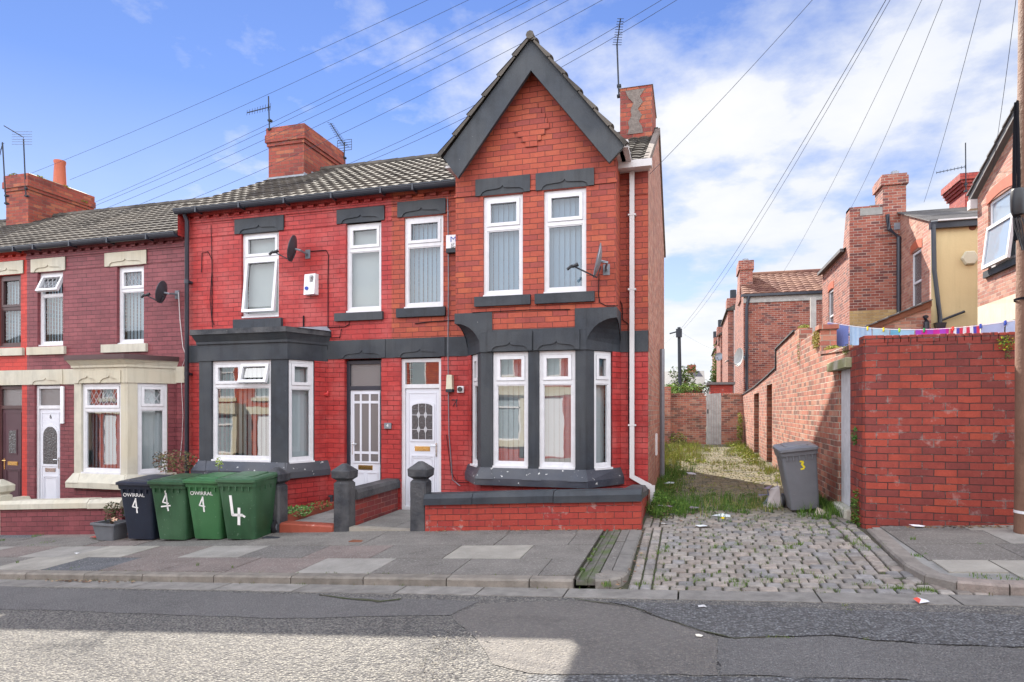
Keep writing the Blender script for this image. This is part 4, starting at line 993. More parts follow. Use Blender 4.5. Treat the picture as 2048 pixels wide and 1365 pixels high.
# ---------------------------------------------------------------- front gardens: walls, posts, steps
G_ = .0605
def swall(name, x0, x1, y0, y1, ztop, zbot, mat, copmat, coph, over, label, cat, joints=(), group=None, chips=0):
    """low wall following the slope; ztop(x) is the brick top, coping above"""
    T = thing(name, label, cat, ((x0 + x1) / 2, y0, zbot((x0 + x1) / 2)), group)
    b = MB(); uvf = lambda p: (p[0], p[2] - G_ * p[0])
    A = [(x0, y0, zbot(x0)), (x1, y0, zbot(x1)), (x1, y1, zbot(x1)), (x0, y1, zbot(x0)), (x0, y0, ztop(x0)), (x1, y0, ztop(x1)), (x1, y1, ztop(x1)), (x0, y1, ztop(x0))]
    for q in ((4, 5, 6, 7), (0, 1, 5, 4), (2, 3, 7, 6)): f = [A[i] for i in q]; b.face(f, None, [uvf(p) if q != (4, 5, 6, 7) else (p[0], p[1]) for p in f])
    for q in ((1, 2, 6, 5), (3, 0, 4, 7)): f = [A[i] for i in q]; b.face(f, None, [(p[1], p[2] - G_ * p[0]) for p in f])
    b.build('brickwork', mat, T)
    js = [x0 - .01] + list(joints) + [x1 + .01]
    c = MB()
    for a, e in zip(js, js[1:]):
        a += .004; e -= .004; dz = R.uniform(-.006, .006); z = lambda x: ztop(x) + dz
        yo, yi, ch = y0 - over, y1 + over, .045
        prof = [(yo, 0), (yo, coph * .6), (yo + ch, coph), (yi - ch, coph), (yi, coph * .6), (yi, 0)]
        c.loft([[(a, yy, z(a) + h) for yy, h in prof], [(e, yy, z(e) + h) for yy, h in prof]])
    c.build('coping', copmat, T); end(); return T
zb = lambda x: zpav(x, 8.3) - .06
swall('garden_wall', -3.60, -.60, 8.27, 8.49, lambda x: .262 + .059 * (x + 3.48), zb, 'brick_garden_red', 'stone_grey_paint', .15, .045, 'low red brick garden wall with dark grey coping in front of the gabled house', 'wall', (at(945, 1000, 8.25)[0], at(1107, 1000, 8.25)[0]))
T = thing('garden_wall', 'short side wall with worn grey coping between the gabled house and the alley', 'wall', (-.7, 8.6, 0))
b = MB(); b.hexa([(-.85, 8.50, -.1), (-.63, 8.50, -.1), (-.63, 9.99, -.1), (-.85, 9.99, -.1), (-.85, 8.50, .41), (-.63, 8.50, .41), (-.63, 9.99, .30), (-.85, 9.99, .30)]); b.build('brickwork', 'brick_garden_red', T)
c = MB(); c.loft([[(x, y, z + dz_) for x, z in ((-.90, .41), (-.90, .49), (-.85, .55), (-.66, .55), (-.61, .49), (-.61, .41))] for y, dz_ in ((8.535, 0), (9.985, -.11))]); c.build('coping', 'stone_post', T); end()
swall('garden_wall', -8.90, -6.24, 8.27, 8.49, lambda x: .0 + .059 * (x + 6.5), zb, 'brick_garden_red', 'stone_grey_paint', .14, .045, 'low red wall with grey coping behind the row of wheelie bins', 'wall', (-7.6,))
swall('garden_wall', -16.0, -8.98, 8.27, 8.49, lambda x: -.16 + .0562 * (x + 11.72), zb, 'brick_maroon_paint', 'stone_cream', .145, .05, 'low maroon brick garden wall with long cream coping in front of house 6', 'wall', (-14.2, -12.1, at(177, 1010, 8.25)[0]))
def post(x0, y0, ztop, label, mat='stone_post', sz=.245):
    T = thing('gate_post', label, 'gate post', (x0 + sz / 2, y0 + sz / 2, zb(x0)), 'stone gate posts along the front gardens'); m = MB(); z0 = zb(x0); x1, y1 = x0 + sz, y0 + sz
    def ring(e, z, ch=.025):
        a, b, c, d = x0 - e, x1 + e, y0 - e, y1 + e
        return [(a + ch, c, z), (b - ch, c, z), (b, c + ch, z), (b, d - ch, z), (b - ch, d, z), (a + ch, d, z), (a, d - ch, z), (a, c + ch, z)]
    zc = ztop - .26
    m.loft([ring(0, z0), ring(0, zc - .03), ring(-.025, zc)]); m.build('shaft', mat, T)
    c = MB(); c.loft([ring(-.03, zc - .002), ring(-.03, zc + .012), ring(.025, zc + .055), ring(.03, zc + .155), ring(.01, zc + .175), ring(-.09, zc + .26, .02)]); c.build('cap', mat, T)
    end(); return T
post(-5.07, 8.27, .80, 'dark stone gate post between the two adjoining gateways, at the end of the dividing wall', 'stone_post')
post(-3.84, 8.27, .86, 'dark stone gate post where the red garden wall of the gabled house begins')
post(-6.24, 8.27, .72, 'dark stone gate post standing just behind the wheel of the last green bin')
post(-11.93, 8.24, .36, 'cream gate post at the left edge by the maroon house', 'stone_cream', .26)
T = thing('garden_wall', 'short maroon dividing wall with dark coping running from the gate post to between the two front doors', 'wall', (-4.95, 8.6, -.2))
b = MB(); b.hexa([(-5.03, 8.52, -.3), (-4.86, 8.52, -.3), (-4.86, 9.99, -.3), (-5.03, 9.99, -.3), (-5.03, 8.52, .25), (-4.86, 8.52, .25), (-4.86, 9.99, .26), (-5.03, 9.99, .26)]); b.build('brickwork', 'brick_pier_dark', T)
c = MB(); c.loft([[(x, y, z + dz_) for x, z in ((-5.09, .25), (-5.09, .35), (-5.06, .40), (-4.83, .40), (-4.80, .35), (-4.80, .25))] for y, dz_ in ((8.53, 0), (9.97, .01))]); c.build('coping', 'stone_post', T); end()
T = thing('garden_wall', 'cream coped dividing wall between the doors of the maroon and scarlet houses', 'wall', (-13.3, 8.6, -.8))
b = MB(); b.box(-13.42, -13.25, 8.52, 9.98, -1.0, -.35); b.build('brickwork', 'brick_maroon_paint', T)
c = MB(); c.loft([[(x, y, z) for x, z in ((-13.47, -.35), (-13.47, -.26), (-13.42, -.2), (-13.25, -.2), (-13.2, -.26), (-13.2, -.35))] for y in (8.53, 9.97)]); c.build('coping', 'stone_cream', T); end()
# yards
m = MB()
m.box(-3.6, -.83, 8.49, 9.99, -.4, -.05); m.box(-8.9, -6.05, 8.49, 9.99, -.6, -.22); m.box(-16, -9.0, 8.49, 9.99, -1.2, -.62)
struct(m.build('front_yards', 'concrete_path', None, org=(0, 0, 0)))
m = MB()
def psl(x0, x1, ya, yb, za, zc, n, k):
    for i in range(k):
        for j in range(n):
            a = x0 + (x1 - x0) * j / n + .004; b = x0 + (x1 - x0) * (j + 1) / n - .004; c = ya + (yb - ya) * i / k + .004; d = ya + (yb - ya) * (i + 1) / k - .004
            f = lambda y: za + (zc - za) * (y - ya) / (yb - ya)
            q = R.choice([(.22, .215, .20), (.26, .25, .235), (.19, .185, .18)])
            m.hexa([(a, c, f(c) - .05), (b, c, f(c) - .05), (b, d, f(d) - .05), (a, d, f(d) - .05), (a, c, f(c)), (b, c, f(c)), (b, d, f(d)), (a, d, f(d))], q)
psl(-4.82, -3.6, 8.46, 9.99, -.135, -.12, 2, 3); psl(-6.02, -5.07, 8.5, 9.99, -.16, -.14, 2, 3)
m.box(-4.82, -3.84, 8.30, 8.455, -.3, -.125, (.33, .30, .25)); m.box(-5.0, -3.6, 8.46, 9.99, -.4, -.19, (.08, .07, .06)); m.box(-6.02, -5.07, 8.5, 9.99, -.4, -.22, (.08, .07, .06))
struct(m.build('garden_path', 'slab', None, org=(0, 0, 0)))
m = MB(); m.bbox(-6.0, -5.07, 8.27, 8.50, -.4, -.115, .02); tag(m.build('gate_step', 'red_tile', None), 'red painted step in the gateway of house 4', 'step')
m = MB(); m.hexa([(-6.24, 8.52, -.25), (-6.03, 8.52, -.25), (-6.03, 9.95, -.2), (-6.12, 9.95, -.2), (-6.24, 8.52, -.05), (-6.03, 8.52, -.05), (-6.03, 9.95, -.03), (-6.12, 9.95, -.03)]); 
tag(m.build('bed_edging', 'red_tile', None), 'red edging along the little flower bed beside the path', 'edging')
m = MB(); m.face([(-8.8, 8.5, -.1), (-6.13, 8.5, -.1), (-6.13, 9.95, -.08), (-8.8, 9.95, -.08)]); struct(m.build('flower_bed_soil', 'soil', None, org=(0, 0, 0)))
# ---------------------------------------------------------------- right hand walls and alley
RW = thing('brick_wall', 'tall red brick yard wall with an upright brick top, on the street corner right of the alley', 'wall', (3.5, 8.3, 0))
WF = Fr((0, 8.3, 0), (1, 0, 0), (0, -1, 0)); b = MB()
fwall(b, WF, 1.99, 7.0, -.1, 2.385); r_ = []
for k in range(5): a = math.pi / 2 * k / 4; r_.append((1.97 + .05 - .05 * math.sin(a), 8.3 + .05 - .05 * math.cos(a)))
# bullnosed corner
pts = [(2.03, 8.3), (1.995, 8.31), (1.975, 8.335), (1.97, 8.37), (1.97, 8.93)]
for (xa, ya), (xb, yb) in zip(pts, pts[1:]): b.face([(xb, yb, -.1), (xa, ya, -.1), (xa, ya, 2.385), (xb, yb, 2.385)], None, [(-yb + 10.26, -.1), (-ya + 10.26, -.1), (-ya + 10.26, 2.385), (-yb + 10.26, 2.385)])
b.face([(1.97, 8.52, 2.385), (1.97, 8.3, 2.385), (7, 8.3, 2.385), (7, 8.52, 2.385)][::-1]); b.face([(7, 8.52, -.1), (2.2, 8.52, -.1), (2.2, 8.52, 2.385), (7, 8.52, 2.385)])
b.build('brickwork', 'brick_corner_wall', RW)
t = MB(); x = 1.97
k = 0
while x < 7.0:
    w_ = .225 if k in (0, 5) else .083; z1 = 2.47 + R.uniform(-.004, .004); t.bbox(x + .003, x + w_ - .003, 8.296 + R.uniform(-.004, .004), 8.52, 2.386, z1 if True else 0, .006); x += w_; k += 1
t.build('top_course', 'brick_corner_wall', RW); end()
AW = thing('brick_wall', 'long weathered brick wall down the right side of the alley, stepping lower towards the far end', 'wall', (2.1, 9, 0))
AX0, AX1 = 1.97, 2.2
segs = [(8.93, 9.64, 2.36, 2.40, (.33, 2.14)), (9.64, 10.84, 2.40, 2.46, None), (10.84, 12.86, 2.90, 2.84, None), (12.86, 13.4, 3.13, 3.13, None), (13.4, 16.1, 3.13, 3.03, None), (16.1, 16.9, 2.58, 2.53, None), (16.9, 18.05, 2.53, 2.46, (.2, 2.25)), (18.05, 20.0, 2.46, 2.36, None), (20.0, 21.5, 2.36, 2.30, (.15, 2.10)), (21.5, 26.0, 2.30, 2.17, None)]
b = MB(); AF = Fr((AX0, 0, 0), (0, -1, 0), (-1, 0, 0))
for (a, c, za, zc, op) in segs:
    z = lambda y: za + (zc - za) * (y - a) / (c - a)
    def quad(y0, y1, z0f, z1f):
        b.face([(AX0, y1, z0f(y1)), (AX0, y0, z0f(y0)), (AX0, y0, z1f(y0)), (AX0, y1, z1f(y1))])
        b.face([(AX1, y0, z0f(y0)), (AX1, y1, z0f(y1)), (AX1, y1, z1f(y1)), (AX1, y0, z1f(y0))])
    if op: quad(a, c, lambda y: -.3, lambda y: op[0]); quad(a, c, lambda y: op[1], z)
    else: quad(a, c, lambda y: -.3, z)
    b.face([(AX0, a, za), (AX1, a, za), (AX1, c, zc), (AX0, c, zc)])
    b.face([(AX0, a, .1), (AX1, a, .1), (AX1, a, za), (AX0, a, za)])
    if (a, c) == (12.86, 13.4) or c > 25: pass
b.build('brickwork', 'brick_alley', AW)
t = MB()
t.hexa([(1.955, 8.93, 2.362), (2.22, 8.93, 2.362), (2.22, 10.83, 2.465), (1.955, 10.83, 2.465), (1.955, 8.93, 2.42), (2.22, 8.93, 2.42), (2.22, 10.83, 2.51), (1.955, 10.83, 2.51)])
t.box(1.94, 2.23, 10.80, 11.1, 2.86, 2.93)
t.build('pier_cap', 'brick_alley', AW)
d = MB()
for (ya, yb, za, zc) in ((13.4, 16.1, 3.13, 3.03), (16.14, 18.05, 2.585, 2.47), (18.05, 21.5, 2.47, 2.30), (21.5, 26, 2.30, 2.17)):
    d.hexa([(1.94, ya, za), (2.23, ya, za), (2.23, yb, zc), (1.94, yb, zc), (1.94, ya, za + .035), (2.23, ya, za + .035), (2.23, yb, zc + .035), (1.94, yb, zc + .035)])
d.box(1.94, 2.23, 16.1, 16.14, 2.56, 3.06)
d.build('coping', 'stone_post', AW)
d = MB(); d.bbox(1.89, 2.06, 8.86, 9.95, 2.14, 2.265, .012); d.build('lintel', 'stone_lintel_old', AW)
d = MB(); d.box(2.02, 2.06, 8.94, 9.63, .33, 2.14); 
for k in range(5): d.box(2.01, 2.021, 8.95 + k * .137, 9.075 + k * .137, .34, 2.13)
d.build('door', 'board_white', AW, ).__setitem__('label', 'white boarded-up yard door')
d = MB(); d.bbox(1.90, 2.1, 8.9, 9.68, .05, .33, .02); d.build('doorstep', 'stone_lintel_old', AW)
for (ya, yb, z0, z1) in ((16.92, 18.03, .2, 2.25), (20.02, 21.48, .15, 2.10)):
    d = MB(); d.box(2.12, 2.16, ya, yb, z0, z1)
    for k in range(7): q = (yb - ya) / 7; d.box(2.112, 2.121, ya + k * q + .006, ya + (k + 1) * q - .006, z0, z1)
    d.build('door', 'wood_brown', AW)
end()
# end wall with its gate
EWX = at(1412, 850, 26)[0], at(1443, 850, 26)[0]
EW = thing('brick_wall', 'rough brick wall closing the far end of the alley, with a plank gate', 'wall', (.6, 26, .2))
EF = Fr((0, 26, 0), (1, 0, 0), (0, -1, 0)); b = MB()
fwall(b, EF, -1.95, 2.05, -.1, 2.15, [(EWX[0], EWX[1], .18, 2.15)], .2); b.face([(-1.95, 26, 2.15), (EWX[0], 26, 2.15), (EWX[0], 26.2, 2.15), (-1.95, 26.2, 2.15)]); b.face([(EWX[1], 26, 2.15), (2.05, 26, 2.15), (2.05, 26.2, 2.15), (EWX[1], 26.2, 2.15)])
b.build('brickwork', 'brick_alley', EW)
t = MB(); x = -1.9
while x < 2.0:
    if not (EWX[0] - .08 < x < EWX[1]): t.bbox(x, x + .075, 25.97, 26.2, 2.152, 2.25, .008)
    x += .085
t.build('top_course', 'brick_alley', EW)
g = MB(); n = 6; q = (EWX[1] - EWX[0] - .02) / n
for k in range(n): g.bbox(EWX[0] + .01 + k * q + .004, EWX[0] + .01 + (k + 1) * q - .002, 26.0, 26.03, .2, 2.22 + .03 * k / n, .004)
go = g.build('gate', 'wood_grey', EW); l = MB(); l.box(EWX[0] + .05, EWX[0] + .09, 25.98, 25.999, 1.45, 1.62); l.build('latch', 'metal_dark', go)
end()
YW = thing('brick_wall', 'lower back yard wall continuing down the left side of the alley behind the gabled house', 'wall', (-.8, 20, 0)); b = MB()
for (a, c, za, zc) in ((16.31, 26, 2.30, 2.2), ):
    b.hexa([(-1.95, a, -.2), (-1.7, a, -.2), (-1.7, c, -.2), (-1.95, c, -.2), (-1.95, a, za), (-1.7, a, za), (-1.7, c, zc), (-1.95, c, zc)])
b.build('brickwork', 'brick_alley', YW); b = MB(); b.box(-1.0, -.72, 25.4, 25.99, 0, 2.5); b.build('pier', 'brick_alley', YW); end()
# ---------------------------------------------------------------- buildings beyond the right-hand wall
def flat_window(H, fr, u0, u1, v0, v1, mid, w=-.06, mat='upvc', t=.06, arch=False, name='window', gl='glass_dark', rev=True):
    m = MB(); frame_ring(m, fr, u0, u1, v0, v1, t, w, w + .05); fbox(m, fr, u0 + t, u1 - t, mid - .03, mid + .03, w, w + .048)
    if arch:
        pass
    o = m.build(name, mat, H); p = MB(); p.face([fr.p(u0 + t, v0 + t, w + .02), fr.p(u1 - t, v0 + t, w + .02), fr.p(u1 - t, v1 - t, w + .02), fr.p(u0 + t, v1 - t, w + .02)]); p.build('pane', gl, o); return o
def arch_head(H, fr, u0, u1, v, rise, mat='terracotta'):
    m = MB(); n = 10; W = (u1 - u0); cx = (u0 + u1) / 2
    P = [(u0 - .06 + (W + .12) * k / n, v + rise * (1 - (2 * k / n - 1) ** 2)) for k in range(n + 1)]
    for a, b in zip(P, P[1:]): fpoly(m, fr, [a, b, (b[0], b[1] + .24), (a[0], a[1] + .24)], -.05, .012)
    return m.build('brick_arch', mat, H)
# A: two-storey outrigger with red tiled roof
A = thing('rear_house', 'brick back wing with red pantiled roof beyond the end of the alley', 'house', (4, 27.5, 0)); YA = 27.5
xa0, xa1 = at(1487, 600, YA)[0], 8.2; ez = at(1487, 592, YA)[1]
FA = Fr((0, YA, 0), (1, 0, 0), (0, -1, 0)); b = MB(); fwall(b, FA, xa0, xa1, -.5, ez)
b.face([(xa0, YA + 5.5, -.5), (xa0, YA, -.5), (xa0, YA, ez), (xa0, YA + 3, ez + 1.35), (xa0, YA + 5.5, ez)]); b.build('wall', 'brick_house', A)
r = MB(); V = Vector((0, 3.0, 1.35)); roof_tiles(r, (xa0 - .03, YA - .12, ez + .03), (1, 0, 0), V, xa1 - xa0, V.length + .1, gauge=.33, pitchw=.30, amp=.03, seg=4); r.tube([(xa0, YA + 2.95, ez + 1.42), (xa1, YA + 2.95, ez + 1.42)], .12, 8); r.build('roof', 'roof_tile_red', A)
x = at(1478, 540, YA + .6)[0]; cz = at(1490, 515, YA + .6)[1]
c = MB(); cx0, cx1 = at(1480, 540, YA + .4)[0] + .05, at(1509, 540, YA + .4)[0]; c.box(cx0, cx1, YA + 1.2, YA + 2.6, ez, cz - .4); c.box(cx0 - .05, cx1 + .05, YA + 1.15, YA + 2.65, cz - .4, cz); co = c.build('chimney', 'brick_house', A)
c = MB(); c.tube([((cx0 + cx1) / 2, YA + 1.6, cz), ((cx0 + cx1) / 2, YA + 1.6, cz + .15)], .12, 8); c.build('chimney_pot', 'metal_grey', co)
g = MB(); g.box(xa0 - .1, xa1, YA - .16, YA - .04, ez - .06, ez + .04); g.build('gutter', 'gutter_black', A); g = MB(); g.box(xa0, xa1, YA - .035, YA - .005, ez - .30, ez - .065); g.build('fascia', 'wood_grey', A)
g = MB(); g.tube([(xa0 + .12, YA - .08, 0), (xa0 + .12, YA - .08, ez - .5), (xa0 + .2, YA - .1, ez - .05)], .06, 8); g.build('downpipe', 'gutter_black', A)
g = MB(); g.box(xa0 + 1.75, xa0 + 2.2, YA - .02, YA, 3.0, 3.22); g.box(xa0 + 1.75, xa0 + 2.4, YA - .02, YA, 2.3, 2.62); g.build('brick_patch', 'terracotta', A); end()
# further back wings seen edge-on along the alley line
prev = None
specs = [(34.5, 2.05, 5.6, 'stepped', 1450), (41.5, 1.95, 5.8, '', 1440), (49, 1.75, 6.2, '', 1432)]
labs = ['narrow brick back wing with a tall chimney stack, directly behind the red pantiled wing', 'narrow brick back wing third along the alley line, with the small satellite dish', 'farthest brick back wing along the alley line, draped with creeper']
for i, (Y, X, zz, _, px_) in enumerate(specs):
    H = thing('rear_house', labs[i], 'house', (X + 1, Y, 0)); Z0 = -.5
    xl = at({0: 1456, 1: 1441, 2: 1430}[i], 700, Y)[0]; b = MB(); Ff = Fr((0, Y, 0), (1, 0, 0), (0, -1, 0)); zt = at(0, {0: 622, 1: 640, 2: 668}[i], Y)[1]
    t_ = ({0: 1456, 1: 1441, 2: 1430}[i] - 1024) / F; D = Y / (C_ + t_ * S_); zt = ({0: 198, 1: 150, 2: 120}[i]) * D / F + EYE
    b.box(xl, xl + 5, Y, Y + 6, Z0, zt); b.build('wall', 'brick_house', H)
    r = MB(); V = Vector((1.0, 0, .95)); r.hexa([(xl - .1, Y - .1, zt), (xl + 2.5, Y - .1, zt), (xl + 2.5, Y + 6, zt), (xl - .1, Y + 6, zt), (xl - .1, Y - .1, zt + .06), (xl + 2.5, Y - .1, zt + 1.6), (xl + 2.5, Y + 6, zt + 1.6), (xl - .1, Y + 6, zt + .06)]); r.build('roof', 'roof_tile', H)
    c = MB(); ct = ({0: (1456, 1478, 598), 1: (1436, 1447, 655), 2: (1429, 1433, 676)}[i])
    x0_, x1_ = at(ct[0], 600, Y + 1)[0], at(ct[1], 600, Y + 1)[0]; D = (Y + 1) / (C_ + (ct[0] - 1024) / F * S_); cz = (820 - ct[2]) * D / F + EYE
    c.box(x0_, x1_, Y + .9, Y + 2, zt - .5, cz); c.box(x0_ - .06, x1_ + .06, Y + .84, Y + 2.06, cz - .5, cz); co = c.build('chimney', 'brick_house', H)
    c = MB(); c.tube([((x0_ + x1_) / 2, Y + 1.3, cz), ((x0_ + x1_) / 2, Y + 1.3, cz + .5)], .16, 8); c.build('chimney_pot', 'metal_dark', co)
    g = MB(); g.tube([(xl + .35, Y - .08, 0), (xl + .35, Y - .08, zt)], .07, 6); g.build('downpipe', 'gutter_black' if i else 'gutter_white', H)
    end()
SH = thing('outbuilding', 'small flat-roofed brick outhouse just behind the alley end wall', 'outbuilding', (1.3, 27.2, 0)); a0, a1 = at(1421, 780, 27)[0], at(1465, 780, 27)[0]
b = MB(); b.box(a0, a1, 27, 29, 0, 2.62); b.build('wall', 'brick_garden_red', SH); b = MB(); b.box(a0 - .15, a1 + .1, 26.9, 29.1, 2.62, 2.72); b.build('roof', 'roof_slate', SH); end()
# B: brick chimney-breast block
YB = 21.4; XBl = 4.70; B = thing('rear_house', 'tall square brick back wing with a broad blind chimney breast, left of the yellow wing', 'house', (5.4, 21.4, 0))
FB = Fr((0, YB, 0), (1, 0, 0), (0, -1, 0)); b = MB(); fwall(b, FB, XBl, 6.2, 4.62, 7.78); b.box(XBl, 6.2, YB + .003, YB + .45, 7.7, 7.78)
fwall(b, Fr((0, YB + .002, 0), (1, 0, 0), (0, -1, 0)), 5.9, 6.3, 4.62, 6.9)
# left flank with its window
L_ = Fr((XBl, 0, 0), (0, -1, 0), (-1, 0, 0)); wY0, wY1 = atx(1657, 600, XBl)[0], atx(1667, 600, XBl)[0]
fwall(b, L_, -25.5, -YB, 3.0, 6.62, [(-wY0, -wY1, 3.9, 5.75)], .1)
b.face([(XBl, 22.3, 6.62), (XBl, YB, 6.62), (XBl, YB, 7.78), (XBl, 21.85, 7.78)])
b.build('wall', 'brick_house', B)
b = MB(); fwall(b, FB, XBl, 6.2, -.5, 4.62); b.build('lower_wall', 'brick_yellow', B)
r = MB(); r.face([(XBl - .1, 21.85, 6.62), (XBl - .1, 25.6, 6.62), (6.4, 25.6, 7.9), (6.4, 21.85, 7.9)]); r.box(XBl - .16, XBl - .04, 21.9, 25.6, 6.56, 6.66); r.build('roof', 'roof_slate', B)
flat_window(B, L_, -wY0 + .02, -wY1 - .02, 3.92, 5.73, 4.85, w=-.08); arch_head(B, L_, -wY0, -wY1, 5.72, .06)
xc0, xc1 = at(1765, 400, YB)[0], at(1812, 400, YB)[0]
c = MB(); c.box(xc0, xc1, YB - .02, YB + .8, 6.6, 8.35); c.box(xc0 - .06, xc1 + .05, YB - .08, YB + .86, 8.35, 8.6); c.box(xc0 - .02, xc1 + .02, YB - .04, YB + .82, 8.6, 8.68); co = c.build('chimney', 'brick_house', B)
c = MB(); c.tube([((xc0 + xc1) / 2 + .1, YB + .3, 8.65), ((xc0 + xc1) / 2 + .1, YB + .3, 8.85)], .11, 8); c.build('chimney_pot', 'metal_grey', co)
c = MB(); c.box(xc0 + .3, xc1 + .03, YB - .04, YB - .021, 7.0, 7.2); c.build('lead_flashing', 'flashing', co)
g = MB(); gx = at(1797, 500, YB - .1)[0]; g.tube([(gx, YB - .12, 3.4), (gx, YB - .12, 6.75), (gx - .25, YB - .12, 7.0), (gx - .3, YB - .12, 7.45)], .06, 8); g.build('soil_pipe', 'gutter_black', B)
g = MB(); g.box(5.55 - .3, 6.0, YB - .01, YB + .4, 7.78, 7.80); g.box(at(1720, 400, YB)[0], at(1766, 400, YB)[0], YB - .015, YB, 7.5, 7.72); g.build('cement_capping', 'concrete_path', B); end()
# C: yellow rendered wing
YC = 18.85; XC0, XC1 = 6.06, 7.6; Cc = thing('rear_house', 'yellow rendered back wing with a black downpipe, right of the tall brick block', 'house', (6.8, 18.85, 0))
FC = Fr((0, YC, 0), (1, 0, 0), (0, -1, 0)); b = MB(); fwall(b, FC, XC0, XC1, -.5, 6.4); b.build('rendered_wall', 'render_yellow', Cc)
b = MB(); S1 = Fr((XC0, 0, 0), (0, -1, 0), (-1, 0, 0)); y0, y1 = atx(1823, 550, XC0)[0], atx(1843, 550, XC0)[0]
fwall(b, S1, -21.4, -YC - .02, -.5, 6.5, [(-y0, -y1, 4.25, 6.02)], .1); b.face([(XC0, 21.4, 6.5), (XC0, YC + .02, 6.5), (XC0, YC + .02, 6.55), (XC0, 21.4, 7.5)]); b.build('brick_flank', 'brick_gable_end', Cc)
flat_window(Cc, S1, -y0 + .02, -y1 - .02, 4.27, 6.0, 5.15, w=-.08); arch_head(Cc, S1, -y0, -y1, 6.0, .07)
r = MB(); V = Vector((0, 2.7, 1.02)); roof_tiles(r, (XC0 - .08, YC - .15, 6.5), (1, 0, 0), V, 1.9, V.length, gauge=.25, pitchw=.3, amp=.0, step=.02, seg=2); r.build('roof', 'roof_slate', Cc)
r = MB(); r.box(XC0 - .05, XC1, YC - .14, YC - .002, 6.30, 6.48); r.build('fascia', 'gutter_black', Cc); r = MB(); r.box(XC0 + .1, XC1, YC - .22, YC - .145, 6.46, 6.50); r.build('gutter', 'gutter_white', Cc)
g = MB(); gx = at(1867, 500, YC - .1)[0]; gx2 = at(1880, 620, YC - .1)[0]; g.tube([(gx, YC - .1, 6.4), (gx + .02, YC - .1, 5.2), (gx2, YC - .1, 4.0), (gx2, YC - .1, 1.5)], .055, 8); g.tube([(gx2, YC - .1, 3.9), (gx2 + .55, YC - .1, 4.12)], .035, 6); g.hexa([(gx2 - .06, YC - .16, 3.55), (gx2 + .06, YC - .16, 3.55), (gx2 + .06, YC - .04, 3.55), (gx2 - .06, YC - .04, 3.55), (gx2 - .13, YC - .18, 3.85), (gx2 + .13, YC - .18, 3.85), (gx2 + .13, YC - .02, 3.85), (gx2 - .13, YC - .02, 3.85)]); g.build('downpipe', 'gutter_black', Cc)
ab = at(1942, 515, YC - .1); m_ = MB(); m_.loft([[(ab[0] + rr * math.cos(a * math.pi / 3), YC - d_, ab[1] + rr * math.sin(a * math.pi / 3)) for a in range(6)] for rr, d_ in ((.20, 0), (.20, .05), (.17, .09))][::1]); m_.build('alarm_box', 'plastic_cream', Cc)
m_ = MB(); m_.tube([at(1945, 455, YC)[0:1] + (YC - .004,) + at(1945, 455, YC)[1:], at(1945, 455, YC)[0:1] + (YC + .01,) + at(1945, 455, YC)[1:]], .085, 12); m_.build('vent_hole', 'wood_brown', Cc)
# lean-to in front of the brick block
end()
LT = thing('outbuilding', 'brick lean-to with a sagging slate roof edge, under the brick block behind the washing line', 'outbuilding', (5.4, 18.4, 0))
YL = 18.2; p = [at(1730, 656, YL), at(1862, 602, YL)]; FL = Fr((0, YL, 0), (1, 0, 0), (0, -1, 0)); b = MB()
b.face([(p[0][0], YL, -.3), (p[1][0], YL, -.3), (p[1][0], YL, p[1][1]), (p[0][0], YL, p[0][1])]); b.build('wall', 'brick_gable_end', LT)
b = MB(); fpoly(b, FL, [(p[0][0] - .1, p[0][1] - .16), (p[1][0], p[1][1] - .15), (p[1][0], p[1][1] + .0), (p[0][0] - .1, p[0][1] - .02)], 0, .06); b.build('bargeboard', 'wood_brown', LT)
b = MB(); 
NL = (p[1][0] - p[0][0] + .25) / 7
for k in range(7):
    xa, xb = p[0][0] - .25 + k * NL, p[0][0] - .25 + (k + 1) * NL + (.02 if k < 6 else 0); s = (p[1][1] - p[0][1]) / (p[1][0] - p[0][0]); za = p[0][1] + s * (xa - p[0][0]); zb_ = p[0][1] + s * (xb - p[0][0])
    b.hexa([(xa, YL - .12, za + .02), (xb, YL - .12, zb_), (xb, 21.3, zb_), (xa, 21.3, za + .02), (xa, YL - .12, za + .05), (xb, YL - .12, zb_ + .03), (xb, 21.3, zb_ + .03), (xa, 21.3, za + .05)])
b.build('roof', 'roof_slate', LT); b = MB(); q = at(1850, 650, YL); b.tube([(q[0], YL - .1, .5), (q[0], YL - .1, q[1] + .05), (q[0] + .01, YL, q[1] + .2)], .07, 8); b.build('soil_pipe', 'gutter_black', LT); end()
# D: the house at the right edge, brick above cream render
XD = 6.56; Dh = thing('rear_house', 'sunlit brick house above cream render at the right edge, its arched window open', 'house', (6.6, 16, 0))
DF = Fr((XD, 0, 0), (0, -1, 0), (-1, 0, 0)); b = MB(); yw0, yw1 = 16.85, 15.5
fwall(b, DF, -17.4, -12.5, 4.03, 6.6, [(-yw0, -yw1, 4.78, 6.32)], .12); b.face([(XD, 17.4, 6.6), (XD, 12.5, 6.6), (XD, 12.5, 9.0), (XD, 17.4, 6.62)])
b.face([(XD, 17.4, 0), (XD + 2, 17.4, 0), (XD + 2, 17.4, 6.6), (XD, 17.4, 6.6)][::-1]); b.build('upper_wall', 'brick_gable_end', Dh)
b = MB(); fwall(b, DF, -17.4, -12.5, -.5, 4.03, [(-16.55, -15.0, 2.4, 3.5)], .15); b.build('rendered_wall', 'render_cream', Dh)
flat_window(Dh, DF, -16.53, -15.02, 2.42, 3.48, 3.2, w=-.12)
